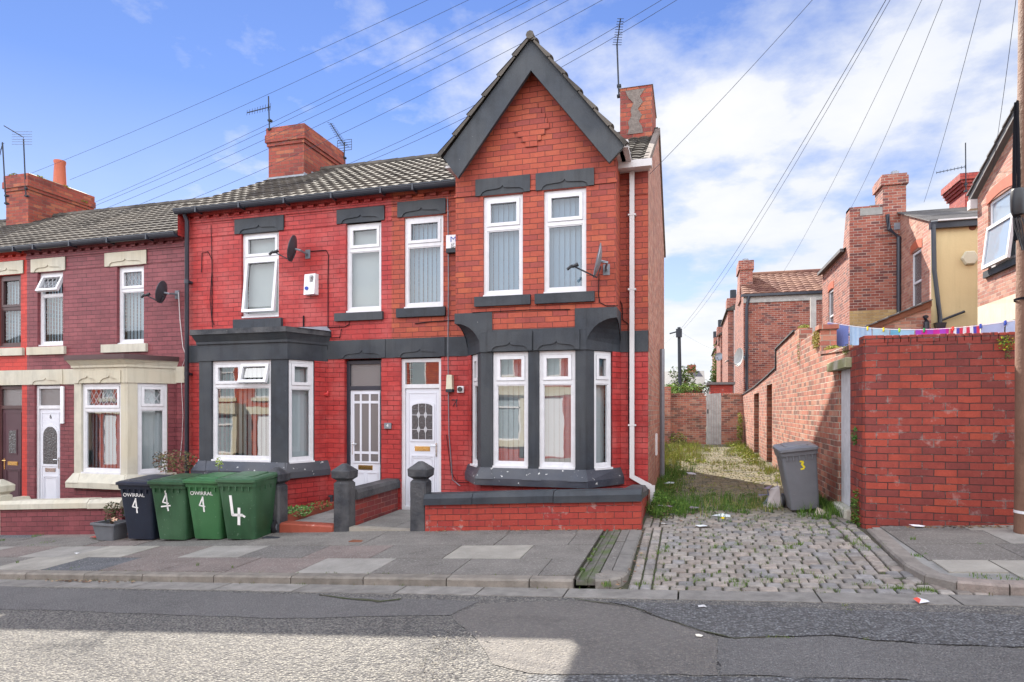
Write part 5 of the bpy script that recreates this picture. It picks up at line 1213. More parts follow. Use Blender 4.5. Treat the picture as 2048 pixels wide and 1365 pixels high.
r = MB(); s = (9.0 - 6.62) / 4.9; r.hexa([(XD - .12, 17.6, 6.56), (XD + .3, 17.6, 6.56), (XD + .3, 12.5, 9.02), (XD - .12, 12.5, 9.02), (XD - .12, 17.6, 6.70), (XD + .3, 17.6, 6.70), (XD + .3, 12.5, 9.16), (XD - .12, 12.5, 9.16)])
for k in range(14):
    y = 17.6 - k * .36; z = 6.70 + (17.6 - y) * .482; r.hexa([(XD - .16, y - .38, z + .19), (XD + 3, y - .38, z + .19), (XD + 3, y, z + .03), (XD - .16, y, z + .03), (XD - .16, y - .38, z + .20), (XD + 3, y - .38, z + .20), (XD + 3, y, z + .075), (XD - .16, y, z + .075)])
r.build('roof', 'roof_slate', Dh); g = MB(); g.box(XD - .14, XD + 1, 17.42, 17.6, 6.38, 6.60); g.build('gutter', 'gutter_white', Dh)
m = MB(); frame_ring(m, DF, -yw0 + .02, -yw1 - .02, 4.8, 6.32, .07, -.1, -.04); fbox(m, DF, -yw0 + .09, -yw1 - .09, 5.72, 5.80, -.1, -.042)
sh = math.radians(6.5); hz = 5.80; ca, sa = math.cos(sh), math.sin(sh)
class TF:
    def p(s, u, v, w=0): dv = v - hz; return tuple(Vector((XD, 0, 0)) + Vector((0, -1, 0)) * u + Vector((0, 0, hz + dv * ca + w * sa)) + Vector((-1, 0, 0)) * (w * ca - dv * sa))
tf = TF(); frame_ring(m, tf, -yw0 + .06, -yw1 - .06, 4.78, 5.73, .075, -.01, .05); wo = m.build('window', 'upvc', Dh, ); wo['label'] = 'window with its large lower sash swung out at the foot'
p_ = MB(); p_.face([tf.p(-yw0 + .13, 4.85, .02), tf.p(-yw1 - .13, 4.85, .02), tf.p(-yw1 - .13, 5.66, .02), tf.p(-yw0 + .13, 5.66, .02)]); p_.face([DF.p(-yw0 + .09, 5.8, -.06), DF.p(-yw1 - .09, 5.8, -.06), DF.p(-yw1 - .09, 6.25, -.06), DF.p(-yw0 + .09, 6.25, -.06)]); p_.build('pane', 'glass_sky', wo)
p_ = MB(); p_.face([DF.p(-yw0, 4.7, -.3), DF.p(-yw1, 4.7, -.3), DF.p(-yw1, 6.4, -.3), DF.p(-yw0, 6.4, -.3)]); p_.build('curtain', 'blind_grey', wo)
arch_head(Dh, DF, -yw0, -yw1, 6.28, .10); sill(Dh, DF, -yw0 - .12, -yw1 + .1, 4.62, 4.77, 'stone_grey_paint'); end()
# red chimney behind with aerial
CH = thing('chimney', 'red oversailing brick chimney standing behind the slate roof of the yellow wing', 'chimney', (8.4, 22, 6)); Yk = 22.0; a0, a1, zt = at(1930, 400, Yk)[0], at(1985, 400, Yk)[0], at(1935, 350, Yk)[1]
c = MB(); c.box(a0, a1, Yk, Yk + 1.2, 6.0, zt - .45); 
for k in range(4): c.box(a0 - .05 - k * .05, a1 + .05 + k * .05, Yk - .05 - k * .05, Yk + 1.3, zt - .46 + k * .09, zt - .37 + k * .09)
c.box(a0 - .2, a1 + .2, Yk - .2, Yk + 1.3, zt - .10, zt); c.build('stack', 'brick_garden_red', CH); end()
# far house with slate roof and bushes
FH = thing('distant_house', 'distant slate-roofed house with a small red chimney, seen over the alley end wall', 'house', (-1, 52, 0)); Yf = 52.0
a0, a1 = at(1300, 760, Yf)[0], at(1405, 760, Yf)[0]; z0, z1 = at(1340, 775, Yf)[1], at(1340, 738, Yf)[1]
b = MB(); b.box(a0, a1, Yf, Yf + 7, -1, z0); b.build('wall', 'brick_house', FH); r = MB(); r.hexa([(a0 - .2, Yf - .3, z0), (a1 + .2, Yf - .3, z0), (a1 + .2, Yf + 7.3, z0), (a0 - .2, Yf + 7.3, z0), (a0 - .2, Yf + 3.4, z1), (a1 + .2, Yf + 3.4, z1), (a1 + .2, Yf + 3.6, z1), (a0 - .2, Yf + 3.6, z1)]); ro = r.build('roof', 'roof_slate', FH)
c = MB(); q = at(1383, 738, Yf + 3); c.box(q[0] - .35, q[0] + .35, Yf + 3, Yf + 4, z0, at(1380, 725, Yf)[1]); c.build('chimney', 'brick_chimney', FH); end()
FH = thing('distant_house', 'very pale distant grey roof low beside the outhouse', 'house', (4, 80, 0)); Yf = 80.0; a0, a1 = at(1390, 760, Yf)[0], at(1440, 760, Yf)[0]; z1 = at(1410, 778, Yf)[1]
r = MB(); r.hexa([(a0, Yf, -1), (a1, Yf, -1), (a1, Yf + 8, -1), (a0, Yf + 8, -1), (a0, Yf, z1 - 1.5), (a1, Yf, z1 - 1.5), (a1, Yf + 8, z1 - 1.5), (a0, Yf + 8, z1 - 1.5)]); r.build('wall', 'brick_house', FH); r = MB(); r.hexa([(a0, Yf, z1 - 1.5), (a1, Yf, z1 - 1.5), (a1, Yf + 8, z1 - 1.5), (a0, Yf + 8, z1 - 1.5), (a0, Yf + 4, z1), (a1, Yf + 4, z1), (a1, Yf + 4.1, z1), (a0, Yf + 4.1, z1)]); r.build('roof', 'roof_slate', FH); end()
# ---------------------------------------------------------------- satellite dishes
def dish(px_, py_, Y, rr, label, arm_px, facing, mat='dish_dark', wall=None):
    """facing = unit vector the bowl looks along; wall = wall point the bracket is fixed to"""
    c = at(px_, py_, Y); c = Vector((c[0], Y, c[1])); n = Vector(facing).normalized(); T = thing('satellite_dish', label, 'satellite dish', tuple(c), 'satellite dishes on the house fronts')
    up = Vector((0, 0, 1)); a = n.cross(up).normalized(); b = a.cross(n) * -1; m = MB(); rings = []
    for k in range(6):
        q = k / 5 * rr; rings.append([tuple(c + n * (.22 * (q * q) / rr - .02) + (a * math.cos(2 * math.pi * j / 20) * .92 + b * math.sin(2 * math.pi * j / 20)) * max(q, .002)) for j in range(20)])
    m.loft(rings, cap0=False, cap1=False); back = [[tuple(Vector(p) - n * .012) for p in r_] for r_ in rings]; m.loft(back[::-1], cap0=False, cap1=False); m.loft([rings[-1], back[-1]], cap0=False, cap1=False)
    m.build('reflector', mat, T, smooth=True)
    bot = c - b * rr * .95 if b.z > 0 else c + b * rr * .95
    tip = c + n * rr * 1.55 - Vector((0, 0, rr * .55)); m = MB(); m.tube([tuple(c - n * .03 - Vector((0, 0, rr * .3))), tuple(Vector((bot.x, bot.y, bot.z)) - n * .02), tuple(tip)], .012, 6); m.build('arm', 'metal_dark', T)
    m = MB(); d = (c - tip).normalized(); m.tube([tuple(tip - Vector((0, 0, .02))), tuple(tip + d * .09)], [.022, .03], 8); m.tube([tuple(tip - d * .07 + Vector((0, 0, -.05))), tuple(tip)], .022, 6); m.build('receiver', 'plastic_black', T)
    W = Vector(wall); m = MB(); m.tube([tuple(c - n * .02), tuple(c - n * .12), tuple(W + Vector((0, -.1, 0))), tuple(W)], .018, 6); m.box(W.x - .05, W.x + .05, W.y - .012, W.y - .001, W.z - .08, W.z + .08); m.build('bracket', 'metal_grey', T)
    end(); return T
dv = (-.93, -.30, .22)
c = at(355, 590, 10); dish(325, 585, 9.72, .215, 'dark satellite dish on the maroon wall, with a white cable hanging from it', None, dv, wall=(c[0], 10, c[1]))
c = at(616, 509, 10); dish(587, 498, 9.72, .235, 'dark satellite dish on the bright red house between its upper windows', None, dv, wall=(c[0], 10, c[1]))
c = at(1213, 540, GY); dish(1198, 522, 9.12, .255, 'grey satellite dish on the gable front right of its upper windows', None, (-.96, -.22, .2), 'metal_grey', wall=(c[0], GY, c[1]))
c = at(1480, 715, 27.2); dish(1480, 715, 27.2, .38, 'pale round satellite dish on the corner of the pantiled back wing', None, (-.9, -.42, .1), 'dish_pale', wall=(xa0 + .05, 27.5, c[1]))
c = at(1438, 714, 41); dish(1438, 714, 41, .26, 'small grey satellite dish low on a distant back wing', None, (-.3, -.92, .2), 'metal_grey', wall=(c[0] + .1, 41.45, c[1]))
# ---------------------------------------------------------------- aerials
def aerial(base, top, boom0, boom1, n, el, label, vert=False, grid=False, dirv=(1, 0, 0), mat='metal_dark'):
    T = thing('tv_aerial', label, 'aerial', tuple(base), 'television aerials on the chimneys'); m = MB(); m.tube([base, top], .016, 6); m.box(base[0] - .04, base[0] + .04, base[1] - .02, base[1] + .06, base[2] + .02, base[2] + .06); m.box(base[0] - .04, base[0] + .04, base[1] - .02, base[1] + .06, base[2] + .22, base[2] + .26); m.build('mast', mat, T)
    a, b = Vector(boom0), Vector(boom1); m = MB(); m.tube([tuple(a), tuple(b)], .011, 6); d = Vector(dirv).normalized()
    for k in range(n):
        p = a + (b - a) * (k / (n - 1)); l = el * (1 - .35 * k / n); m.tube([tuple(p - d * l), tuple(p + d * l)], .006, 4)
    m.build('boom', mat, T)
    if grid:
        m = MB(); 
        for k in (-.13, -.065, 0, .065, .13): m.tube([tuple(a + Vector((-.2, 0, k))), tuple(a + Vector((.2, 0, k)))], .007, 4)
        for k in (-.2, .2): m.tube([tuple(a + Vector((k, 0, -.13))), tuple(a + Vector((k, 0, .13)))], .007, 4)
        m.build('reflector_grid', mat, T)
    end(); return T
def P3(x, y, Y): q = at(x, y, Y); return (q[0], Y, q[1])
aerial(P3(539, 262, 12.5), P3(537, 193, 12.5), P3(541, 214, 12.5), P3(494, 226, 12.2), 10, .09, 'aerial with a short comb pointing left, on the chimney of the bright red houses', dirv=(0, .1, 1))
aerial(P3(688, 335, 14.2), P3(689, 285, 14.2), P3(689, 291, 14.2), P3(661, 247, 13.8), 12, .12, 'aerial aimed up to the left with a square grid, behind the bright red houses chimney', grid=True, dirv=(1, .2, -.3))
aerial(P3(1238, 196, 12.6), P3(1234, 88, 12.6), P3(1234, 90, 12.6), P3(1241, 38, 11.8), 11, .09, 'tall thin aerial clamped to the chimney beside the steep gable', dirv=(1, .3, 0))
aerial(P3(52, 395, 12.5), P3(47, 278, 12.5), P3(47, 275, 12.5), P3(8, 252, 12.0), 5, .02, 'aerial with a long bare boom, strapped to the moss-topped chimney', dirv=(0, 0, 1))
aerial(P3(12, 410, 12.3), P3(5, 285, 12.3), P3(5, 288, 12.3), P3(-8, 340, 12.3), 6, .06, 'bent aerial at the very left edge beside the moss-topped chimney', dirv=(1, 0, 0))
aerial(P3(1932, 385, 21.8), P3(1931, 286, 21.8), P3(1930, 334, 21.8), P3(1873, 346, 21.2), 9, .05, 'aerial pointing left above the yellow rendered wing', dirv=(0, 0, 1))
m = MB()
for k in range(6): a = P3(24 + 0, 264 + k * 5, 12.5); b = P3(64, 264 + k * 5, 12.4); m.tube([a, b], .006, 4)
tag(m.build('aerial_reflector', 'metal_grey', None), 'rack of thin horizontal rods on the aerial over the moss-topped chimney', 'aerial')
# ---------------------------------------------------------------- poles and wires
PX, PY = 3.46, 7.88; T = thing('telegraph_pole', 'thick weathered wooden telegraph pole at the right edge in front of the brick wall', 'telegraph pole', (PX, PY, zpav(PX, PY)))
m = MB(); rings = []
for k in range(26):
    z = zpav(PX, PY) - .1 + k * .34; r0 = .15 - .0022 * k; rings.append([(PX + math.cos(a * math.pi / 10) * r0 * (1 + .02 * math.sin(3 * a + k)), PY + math.sin(a * math.pi / 10) * r0, z) for a in range(20)])
m.loft(rings); m.build('shaft', 'wood_pole', T, smooth=True); ztop = rings[-1][0][2]
m = MB(); zs_ = at(2030, 1028, 7.8)[1]; m.loft([[(PX + .153 * math.cos(a * math.pi / 10), PY + .153 * math.sin(a * math.pi / 10), z) for a in range(20)] for z in (zs_, zs_ + .03)], cap0=False, cap1=False); m.build('band', 'plastic_white', T)
m = MB(); zz = at(2030, 600, 7.8)[1]; m.loft([[(PX + .15 * math.cos(a * math.pi / 10), PY + .15 * math.sin(a * math.pi / 10), z) for a in range(20)] for z in (zz, zz + .025)], cap0=False, cap1=False); m.build('strap', 'cable_black', T)
m = MB()
for k in range(4):
    a = 3.3 + k * .09; m.tube([(PX + (.155 + .015 * math.sin(z * 2 + k)) * math.cos(a + .1 * math.sin(z)), PY + .16 * math.sin(a + .1 * math.sin(z)), z) for z in [at(2030, y, 7.8)[1] for y in (480, 440, 400, 350, 300, 250, 200)]], .011, 6)
m.build('cable_bundle', 'cable_black', T)
m = MB(); c = at(2034, 404, 7.72); m.loft([[(c[0] + r * math.cos(a * math.pi / 8), 7.70 + r * math.sin(a * math.pi / 8), c[1] + z) for a in range(16)] for r, z in ((.05, -.14), (.062, -.10), (.066, .0), (.066, .10), (.055, .125))]); 
for k in range(4): m.tube([(c[0] - .04 + k * .025, 7.70, c[1] - .17), (c[0] - .03 + k * .03, 7.70, c[1] - .25), (c[0] + .06 + .01 * k, 7.74, c[1] - .5)], .009, 5)
m.build('splice_case', 'plastic_black', T, smooth=True)
m = MB(); m.tube([(PX - .02 + .03, PY, ztop - .15), (PX + .01, PY, ztop)], .19, 12); m.build('ring_head', 'metal_grey', T); end()
Yp = 36.0; q = at(1358, 655, Yp); T = thing('telegraph_pole', 'distant dark telegraph pole with a cross arm, above the alley end', 'telegraph pole', (q[0], Yp, 0)); m = MB(); m.tube([(q[0] + .1, Yp, 0), (q[0], Yp, q[1])], [.12, .085], 10); m.build('shaft', 'metal_dark', T); m = MB(); m.tube([(q[0] - .5, Yp - .1, q[1] - .35), (q[0] + .1, Yp - .1, q[1] - .2)], .04, 6); m.box(q[0] - .16, q[0] + .16, Yp - .16, Yp + .1, q[1] - .55, q[1] - .1); m.build('cross_arm', 'metal_dark', T); end()
TOP = Vector((PX, PY, ztop - .1)); FP = Vector((q[0], Yp, q[1] - .2))
def wire(a, b, sag, label, r=.0042, mat='wire_dark', n=14, group='telephone wires fanning out overhead'):
    a, b = Vector(a), Vector(b); m = MB(); m.tube([tuple(a + (b - a) * (k / n) - Vector((0, 0, sag * 4 * (k / n) * (1 - k / n)))) for k in range(n + 1)], r, 4); o = m.build('telephone_wire', mat, None); tag(o, label, 'wire', group); return o
# far ends found on the facade or chimney planes where the wires land
left = [((60, 348), 12.3, 'topmost of the wires crossing the sky to the left'), ((140, 360), 12.3, 'second wire from the top crossing the sky to the left'), ((190, 405), 12.3, 'third wire from the top, passing left behind the bright red chimney'), ((183, 415), 12.0, 'fourth wire from the top, reaching down to the left chimney'), ((205, 420), 11.8, 'fifth wire from the top, ending on the roof of the maroon house'), ((240, 425), 11.6, 'sixth wire from the top, ending above the maroon house gutter'), ((375, 402), 11.0, 'wire ending at the left end of the bright red roof'), ((693, 330), 10.9, 'wire ending just right of the bright red chimney'), ((720, 330), 10.6, 'lowest wire, ending over the roof next to the steep gable')]
for i, ((x, y), Y, lb) in enumerate(left):
    e = P3(x, y, Y); wire(TOP + Vector((-.12, .05 * i - .2, 0.04 * (4 - i))), e, .18 + .02 * i, lb)
wire(TOP, (XR + .02, 10.05, at(1312, 345, 10)[1]), .12, 'single wire dropping to the top corner of the gabled house wall')
wire(TOP + Vector((0, .1, 0)), FP, .5, 'first of two wires running together to the distant pole', r=.006); wire(TOP + Vector((.05, .1, .05)), FP + Vector((.25, 0, .1)), .6, 'second of two wires running together to the distant pole', r=.005)
wire(TOP + Vector((.1, .1, 0)), P3(1560, 555, 29), .35, 'wire descending to the red pantiled roof'); wire(TOP + Vector((.1, 0, 0)), P3(1700, 420, 21.3), .3, 'wire descending to the top of the brick chimney breast')
wire(TOP + Vector((.1, -.1, 0)), P3(1848, 405, 20.5), .25, 'wire descending to the slate roof of the yellow wing'); wire(TOP + Vector((.1, -.1, 0)), (XD - .02, 16.6, 6.95), .25, 'wire descending to the sloping gable at the right edge')
wire(FP, P3(1430, 700, 60), .1, 'faint wire from the distant pole to the right'); wire(FP, P3(1325, 690, 45), .05, 'faint wire from the distant pole behind the gabled house')
# ---------------------------------------------------------------- bins
def stroke(mb, pts, wd, y=0, th=.004):
    for (a, b) in zip(pts, pts[1:]):
        a, b = Vector(a), Vector(b); d = (b - a).normalized(); n = Vector((-d.y, d.x)) * wd * .5; a2 = a - d * wd * .2; b2 = b + d * wd * .2
        mb.hexa([(a2.x - n.x, y, a2.y - n.y), (b2.x - n.x, y, b2.y - n.y), (b2.x + n.x, y, b2.y + n.y), (a2.x + n.x, y, a2.y + n.y)] + [(a2.x - n.x, y - th, a2.y - n.y), (b2.x - n.x, y - th, b2.y - n.y), (b2.x + n.x, y - th, b2.y + n.y), (a2.x + n.x, y - th, a2.y + n.y)])
def textmesh(name, txt, size, mat, parent, M, extrude=.001, sx=1):
    cu = bpy.data.curves.new(name, 'FONT'); cu.body = txt; cu.size = size; cu.extrude = extrude; cu.align_x = 'CENTER'; cu.align_y = 'CENTER'
    tmp = bpy.data.objects.new('tmp', cu); COL.objects.link(tmp); dg = bpy.context.evaluated_depsgraph_get(); me = bpy.data.meshes.new_from_object(tmp.evaluated_get(dg)); bpy.data.objects.remove(tmp)
    me.transform(M @ Matrix.Diagonal((sx, 1, 1, 1))); me.materials.clear(); me.materials.append(MATS[mat]); o = bpy.data.objects.new(name, me); COL.objects.link(o); o.parent = parent; return o
def wbin(loc, rotz, mat, label, mark, tilt=0, text=False, lidmat=None, s=1.0, kink=0):
    T = thing('wheelie_bin', label, 'wheelie bin', (0, 0, 0), 'wheelie bins'); lm = lidmat or mat
    W0, W1, D0, D1, H = .225, .285, .50, .64, .86
    def ring(w, y0, y1, z, r=.05):
        P = []
        for cx, cy, a0 in ((w - r, y0 + r, -90), (w - r, y1 - r, 0), (-w + r, y1 - r, 90), (-w + r, y0 + r, 180)):
            for k in range(4): a = math.radians(a0 + k * 30); P.append((cx + r * math.cos(a), cy + r * math.sin(a), z))
        return P
    m = MB(); R_ = []
    for k in range(8):
        t = k / 7; R_.append(ring(W0 + (W1 - W0) * t, .0 - .10 * t, D0 + (D1 - .10 - D0) * t, .02 + (H - .07) * t, .05))
    m.loft(R_); m.loft([ring(W1 + .012, -.115, .57, H - .07, .05), ring(W1 + .02, -.125, .58, H, .05)])
    for x in (-.2, -.1, 0, .1, .2):   # ribs under the rim
        m.box(x - .008, x + .008, -.122, -.09, H - .13, H - .07)
    for y in (.05, .2, .35):
        for sx in (-1, 1): m.box(sx * (W1 - .012) - .016, sx * (W1 - .012) + .016, y - .008, y + .008, H - .13, H - .07)
    m.build('body', mat, T, smooth=True)
    l = MB(); lr = lambda e, z0, z1, y0=-.155, y1=.60: [(x, y, z0 + (z1 - z0) * (y - y0) / (y1 - y0)) for x, y, _ in ring(W1 + .03 - e, y0 + e, y1 - e, 0, .05)]
    l.loft([lr(0, H - .005, H + .02), lr(0, H + .03, H + .06), lr(.03, H + .045, H + .085), lr(.07, H + .048, H + .088)]); l.loft([lr(.12, H + .045, H + .085), lr(.13, H + .058, H + .105), lr(.16, H + .062, H + .11)])
    for x in (-.2, .2): l.tube([(x, .58, H + .03), (x, .66, H + .05)], .025, 8)
    l.build('lid', lm, T, smooth=True)
    h = MB(); h.tube([(-.24, .67, H + .02), (.24, .67, H + .02)], .018, 8); h.box(-.22, -.18, .52, .68, H - .05, H + .02); h.box(.18, .22, .52, .68, H - .05, H + .02); h.build('handle', lm, T)
    for sx in (-1, 1):
        w = MB(); cx = sx * .262; c = (D0 + .02, .11); rr = .10
        w.loft([[(cx + dx, c[0] + r * math.cos(a * math.pi / 10), c[1] + r * math.sin(a * math.pi / 10)) for a in range(20)] for dx, r in ((-.025, rr * .9), (-.018, rr), (.018, rr), (.025, rr * .9))]); wo = w.build('wheel', 'plastic_black', T, smooth=True)
        w = MB(); w.loft([[(cx + dx, c[0] + r * math.cos(a * math.pi / 6), c[1] + r * math.sin(a * math.pi / 6)) for a in range(12)] for dx, r in ((-.03, .05), (.03, .05))]); w.build('hub', 'metal_grey', wo)
    # number painted on the front, following its slope
    mm = MB(); fy = lambda z: -.10 * (z - .02) / (H - .07) - .001
    for pts, wd in mark['strokes']: stroke(mm, pts, wd)
    sl = math.atan(.10 / (H - .07)); Mx = Matrix.Translation((0, fy(.02) - .002, .02)) @ Matrix.Rotation(sl, 4, 'X')
    mo = mm.build('painted_number', mark.get('mat', 'white_paint'), T); mo.data.transform(Mx)
    if 'side' in mark:
        mm = MB(); [stroke(mm, p, wd) for p, wd in mark['side']]; mo = mm.build('painted_number', 'dish_pale', T); mo.data.transform(Matrix.Translation((W0 + .036, .25, 0)) @ Matrix.Rotation(math.pi / 2, 4, 'Z') @ Matrix.Translation((0, 0, 0)) @ Matrix.Rotation(.07, 4, 'X'))
    if text:
        textmesh('council_lettering', '\u00a9WIRRAL' if False else 'OWIRRAL', .078, 'white_paint', T, Mx @ Matrix.Translation((-.03, -.003, .685)) @ Matrix.Rotation(math.pi / 2, 4, 'X'), sx=1.05)
    end(); T.location = loc; T.rotation_euler = (0, tilt, rotz); T.scale = (s, s, s); return T
four = lambda ox, oz, k=1: [([(ox + .03 * k, oz + .16 * k), (ox - .045 * k, oz + .02 * k), (ox + .06 * k, oz + .0 * k)], .018), ([(ox + .03 * k, oz + .17 * k), (ox + .037 * k, oz - .09 * k)], .021)]
def gz(x, y): return zpav(x, y)
b1 = wbin((-8.04, 7.72, gz(-7.9, 7.7)), .10, 'bin_navy', 'dark navy wheelie bin with a white 4, leftmost in the row of bins', {'strokes': four(-.03, .49, .85)}, text=True)
b2 = wbin((-7.42, 7.69, gz(-7.3, 7.7)), .10, 'bin_green', 'green wheelie bin with a crossed-out white 4, beside the navy bin', {'strokes': four(-.05, .55, .9) + [([(-.12, .50), (.03, .52)], .02), ([(-.03, .74), (-.01, .44)], .02)], 'side': [([(.06, .62), (-.10, .46), (.12, .49)], .014), ([(.04, .64), (.03, .34)], .014)]})
b3 = wbin((-6.83, 7.74, gz(-6.8, 7.7)), .10, 'bin_green_bright', 'brighter green wheelie bin with white lettering, third from the left in the row', {'strokes': four(-.04, .49, .85)}, text=True)
b4 = wbin((-6.25, 7.73, gz(-6.3, 7.7)), .13, 'bin_green', 'green wheelie bin with a big brushed white 4, nearest the gate post', {'strokes': [([(-.10, .64), (-.085, .36)], .04), ([(-.085, .36), (.06, .36)], .038), ([(.02, .46), (.0, .22)], .04), ([(.06, .36), (.10, .335)], .03)]})
b5 = wbin((1.53, 9.42, zalley(1.5, 9.5) + .03), .02, 'bin_grey', 'grey wheelie bin with a yellow mark, leaning against the alley wall', {'strokes': [([(.0, .69), (.05, .685)], .022), ([(.05, .68), (.02, .64)], .03), ([(.03, .64), (.06, .60)], .03), ([(.05, .585), (.0, .58)], .022)], 'mat': 'yellow_sticker'}, tilt=-.13, lidmat='bin_grey', s=.95)
b5.scale = (.80, .85, .97)
m = MB()
for k in range(16):
    a = R.uniform(0, 6.28); p = Vector((1.16 + R.uniform(-.10, .06), 10.0 + R.uniform(-.1, .1), zalley(1.1, 9.8) + R.uniform(.02, .38))); c = R.choice([(.55, .5, .5), (.12, .12, .18), (.5, .45, .4), (.2, .15, .2)])
    m.face([tuple(p + Vector((R.uniform(-.1, .1), R.uniform(-.06, .06), R.uniform(-.1, .1)))) for _ in range(3)], c)
m.hexa([(1.08, 9.92, .17), (1.28, 9.9, .17), (1.30, 10.2, .17), (1.1, 10.22, .18), (1.14, 9.98, .42), (1.26, 9.96, .48), (1.26, 10.12, .48), (1.16, 10.14, .42)], (.42, .37, .36))
tag(m.build('rubbish_bag', 'litter', None), 'torn carrier bag slumped behind the leaning grey bin', 'bag')
T = thing('plant_trough', 'small grey plastic trough with a straggly plant, on the pavement beside the navy bin', 'planter', (-8.75, 7.82, gz(-8.7, 7.8))); z0 = gz(-8.7, 7.8) + .005; cx, cy = -8.74, 7.86
def rr_(a, b, z): return [(cx + sx * a * cxx, cy + sy * b * cyy, z) for sx, sy, cxx, cyy in ((-1, -1, .9, 1), (1, -1, .9, 1), (1, -1, 1, .9), (1, 1, 1, .9), (1, 1, .9, 1), (-1, 1, .9, 1), (-1, 1, 1, .9), (-1, -1, 1, .9))]
m = MB(); m.loft([rr_(.16, .13, z0), rr_(.21, .17, z0 + .24), rr_(.235, .19, z0 + .24), rr_(.235, .19, z0 + .27), rr_(.20, .155, z0 + .27), rr_(.19, .15, z0 + .2)], cap1=True); m.build('trough', 'trough_grey', T)
m = MB(); m.face([(p[0], p[1], z0 + .225) for p in rr_(.19, .15, 0)]); so_ = m.build('soil', 'soil', T)
m = MB(); leafclump(m, (cx + .03, cy, z0 + .42), (.17, .12, .17), 260, .022, [(.09, .10, .05), (.14, .11, .07), (.07, .09, .04)])
for k in range(14): a = R.uniform(-.5, .5); m.tube([(cx, cy, z0 + .22), (cx + a * .3, cy + R.uniform(-.1, .1), z0 + R.uniform(.4, .6))], .004, 3, (.12, .07, .05))
for k in range(5): p = (cx + .12 + R.uniform(-.04, .05), cy - .08, z0 + .29 + R.uniform(0, .05)); m.face([(p[0] - .03, p[1], p[2]), (p[0] + .03, p[1], p[2] - .01), (p[0] + .02, p[1] + .02, p[2] + .03)], (.6, .4, .28))
m.build('plant', 'leaf', T); end()
# ---------------------------------------------------------------- fittings on the walls
def fit(name, label, cat, build, mat, **k):
    m = MB(); build(m); o = m.build(name, mat, None); return tag(o, label, cat)
# alarm box on number 4
c = at(623, 569, 9.95); T = thing('alarm_box', 'white wedge-shaped burglar alarm box on the bright red wall between the upper windows', 'alarm box', (c[0], 9.95, c[1])); m = MB(); x, z = c
m.hexa([(x - .13, 9.9, z - .19), (x + .11, 9.86, z - .19), (x + .11, 10, z - .19), (x - .13, 10, z - .19), (x - .13, 9.93, z + .18), (x + .11, 9.90, z + .18), (x + .11, 10, z + .18), (x - .13, 10, z + .18)]); m.build('case', 'plastic_white', T)
m = MB(); 
for k in range(6): m.hexa([(x + .0, 9.876 + .004 * k, z + .13 - k * .02), (x + .07, 9.866 + .004 * k, z + .13 - k * .02), (x + .07, 9.89, z + .13 - k * .02), (x, 9.89, z + .13 - k * .02), (x + .0, 9.876 + .004 * k, z + .137 - k * .02), (x + .07, 9.866 + .004 * k, z + .137 - k * .02), (x + .07, 9.89, z + .137 - k * .02), (x, 9.89, z + .137 - k * .02)])
m.build('louvres', 'black_ink', T); m = MB(); m.tube([(x - .06, 9.905, z - .08), (x - .06, 9.875, z - .08)], .033, 12); m.build('strobe', 'blue_ink', T); end()
# firm's board beside the gable
x0_, z0_ = -3.93, at(905, 470, 9.9)[1]; z1_ = at(905, 505, 9.9)[1]; T = thing('alarm_board', 'narrow white board with a blue M, tucked against the side of the gable', 'sign', (x0_, 9.95, z1_)); m = MB(); m.box(x0_, x0_ + .30, 9.90, 10, z1_ + .07, z0_); m.build('board', 'plastic_white', T); m = MB(); m.box(x0_, x0_ + .30, 9.897, 10, z1_, z1_ + .07); m.build('foot', 'stone_grey_paint', T)
XM = Matrix.Rotation(math.pi / 2, 4, 'X')
textmesh('letter', 'M', .13, 'blue_ink', T, Matrix.Translation((.13, -.052, z0_ - z1_ - .08)) @ XM, sx=1.2); textmesh('number', '67', .06, 'black_ink', T, Matrix.Translation((.12, -.052, z0_ - z1_ - .165)) @ XM); textmesh('number', '880', .055, 'black_ink', T, Matrix.Translation((.13, -.052, z0_ - z1_ - .215)) @ XM); end()
c = at(775, 852, 9.97); T = thing('house_number_plate', 'small grey stone plate with a 4 on the wall between the two front doors', 'number plate', (c[0], 9.97, c[1])); m = MB(); m.box(c[0] - .065, c[0] + .065, 9.97, 10, c[1] - .05, c[1] + .05); m.build('plate', 'metal_grey', T); textmesh('digit', '4', .085, 'white_paint', T, Matrix.Translation((0.0, -.003, 0)) @ XM); end()
c = at(113, 834, 10.06); T = H6; textmesh('door_number', '6', .12, 'black_ink', H6, Matrix.Translation((-12.80 + 11.4, .068, c[1] + .7 + .0)) @ XM)
c = at(900, 767, 9.95); T = thing('wall_lamp', 'cream bulkhead lamp on the wall right of the glazed white door', 'lamp', (c[0], 9.95, c[1])); m = MB(); x, z = c; m.hexa([(x - .055, 9.90, z - .10), (x + .055, 9.90, z - .10), (x + .055, 10, z - .10), (x - .055, 10, z - .10), (x - .045, 9.91, z + .14), (x + .045, 9.91, z + .14), (x + .045, 10, z + .14), (x - .045, 10, z + .14)]); m.build('cover', 'plastic_cream', T); m = MB(); m.box(x - .058, x + .058, 9.895, 10, z - .15, z - .10); m.build('base', 'metal_dark', T); end()
c = at(920, 779, 9.95); T = thing('door_camera', 'small round black sensor on a white plate by the cream lamp', 'sensor', (c[0], 9.95, c[1])); m = MB(); m.bbox(c[0] - .06, c[0] + .06, 9.96, 10, c[1] - .055, c[1] + .055, .01); m.build('plate', 'plastic_white', T); m = MB(); m.tube([(c[0], 9.965, c[1]), (c[0], 9.93, c[1])], .04, 14); m.build('lens', 'black_ink', T); end()
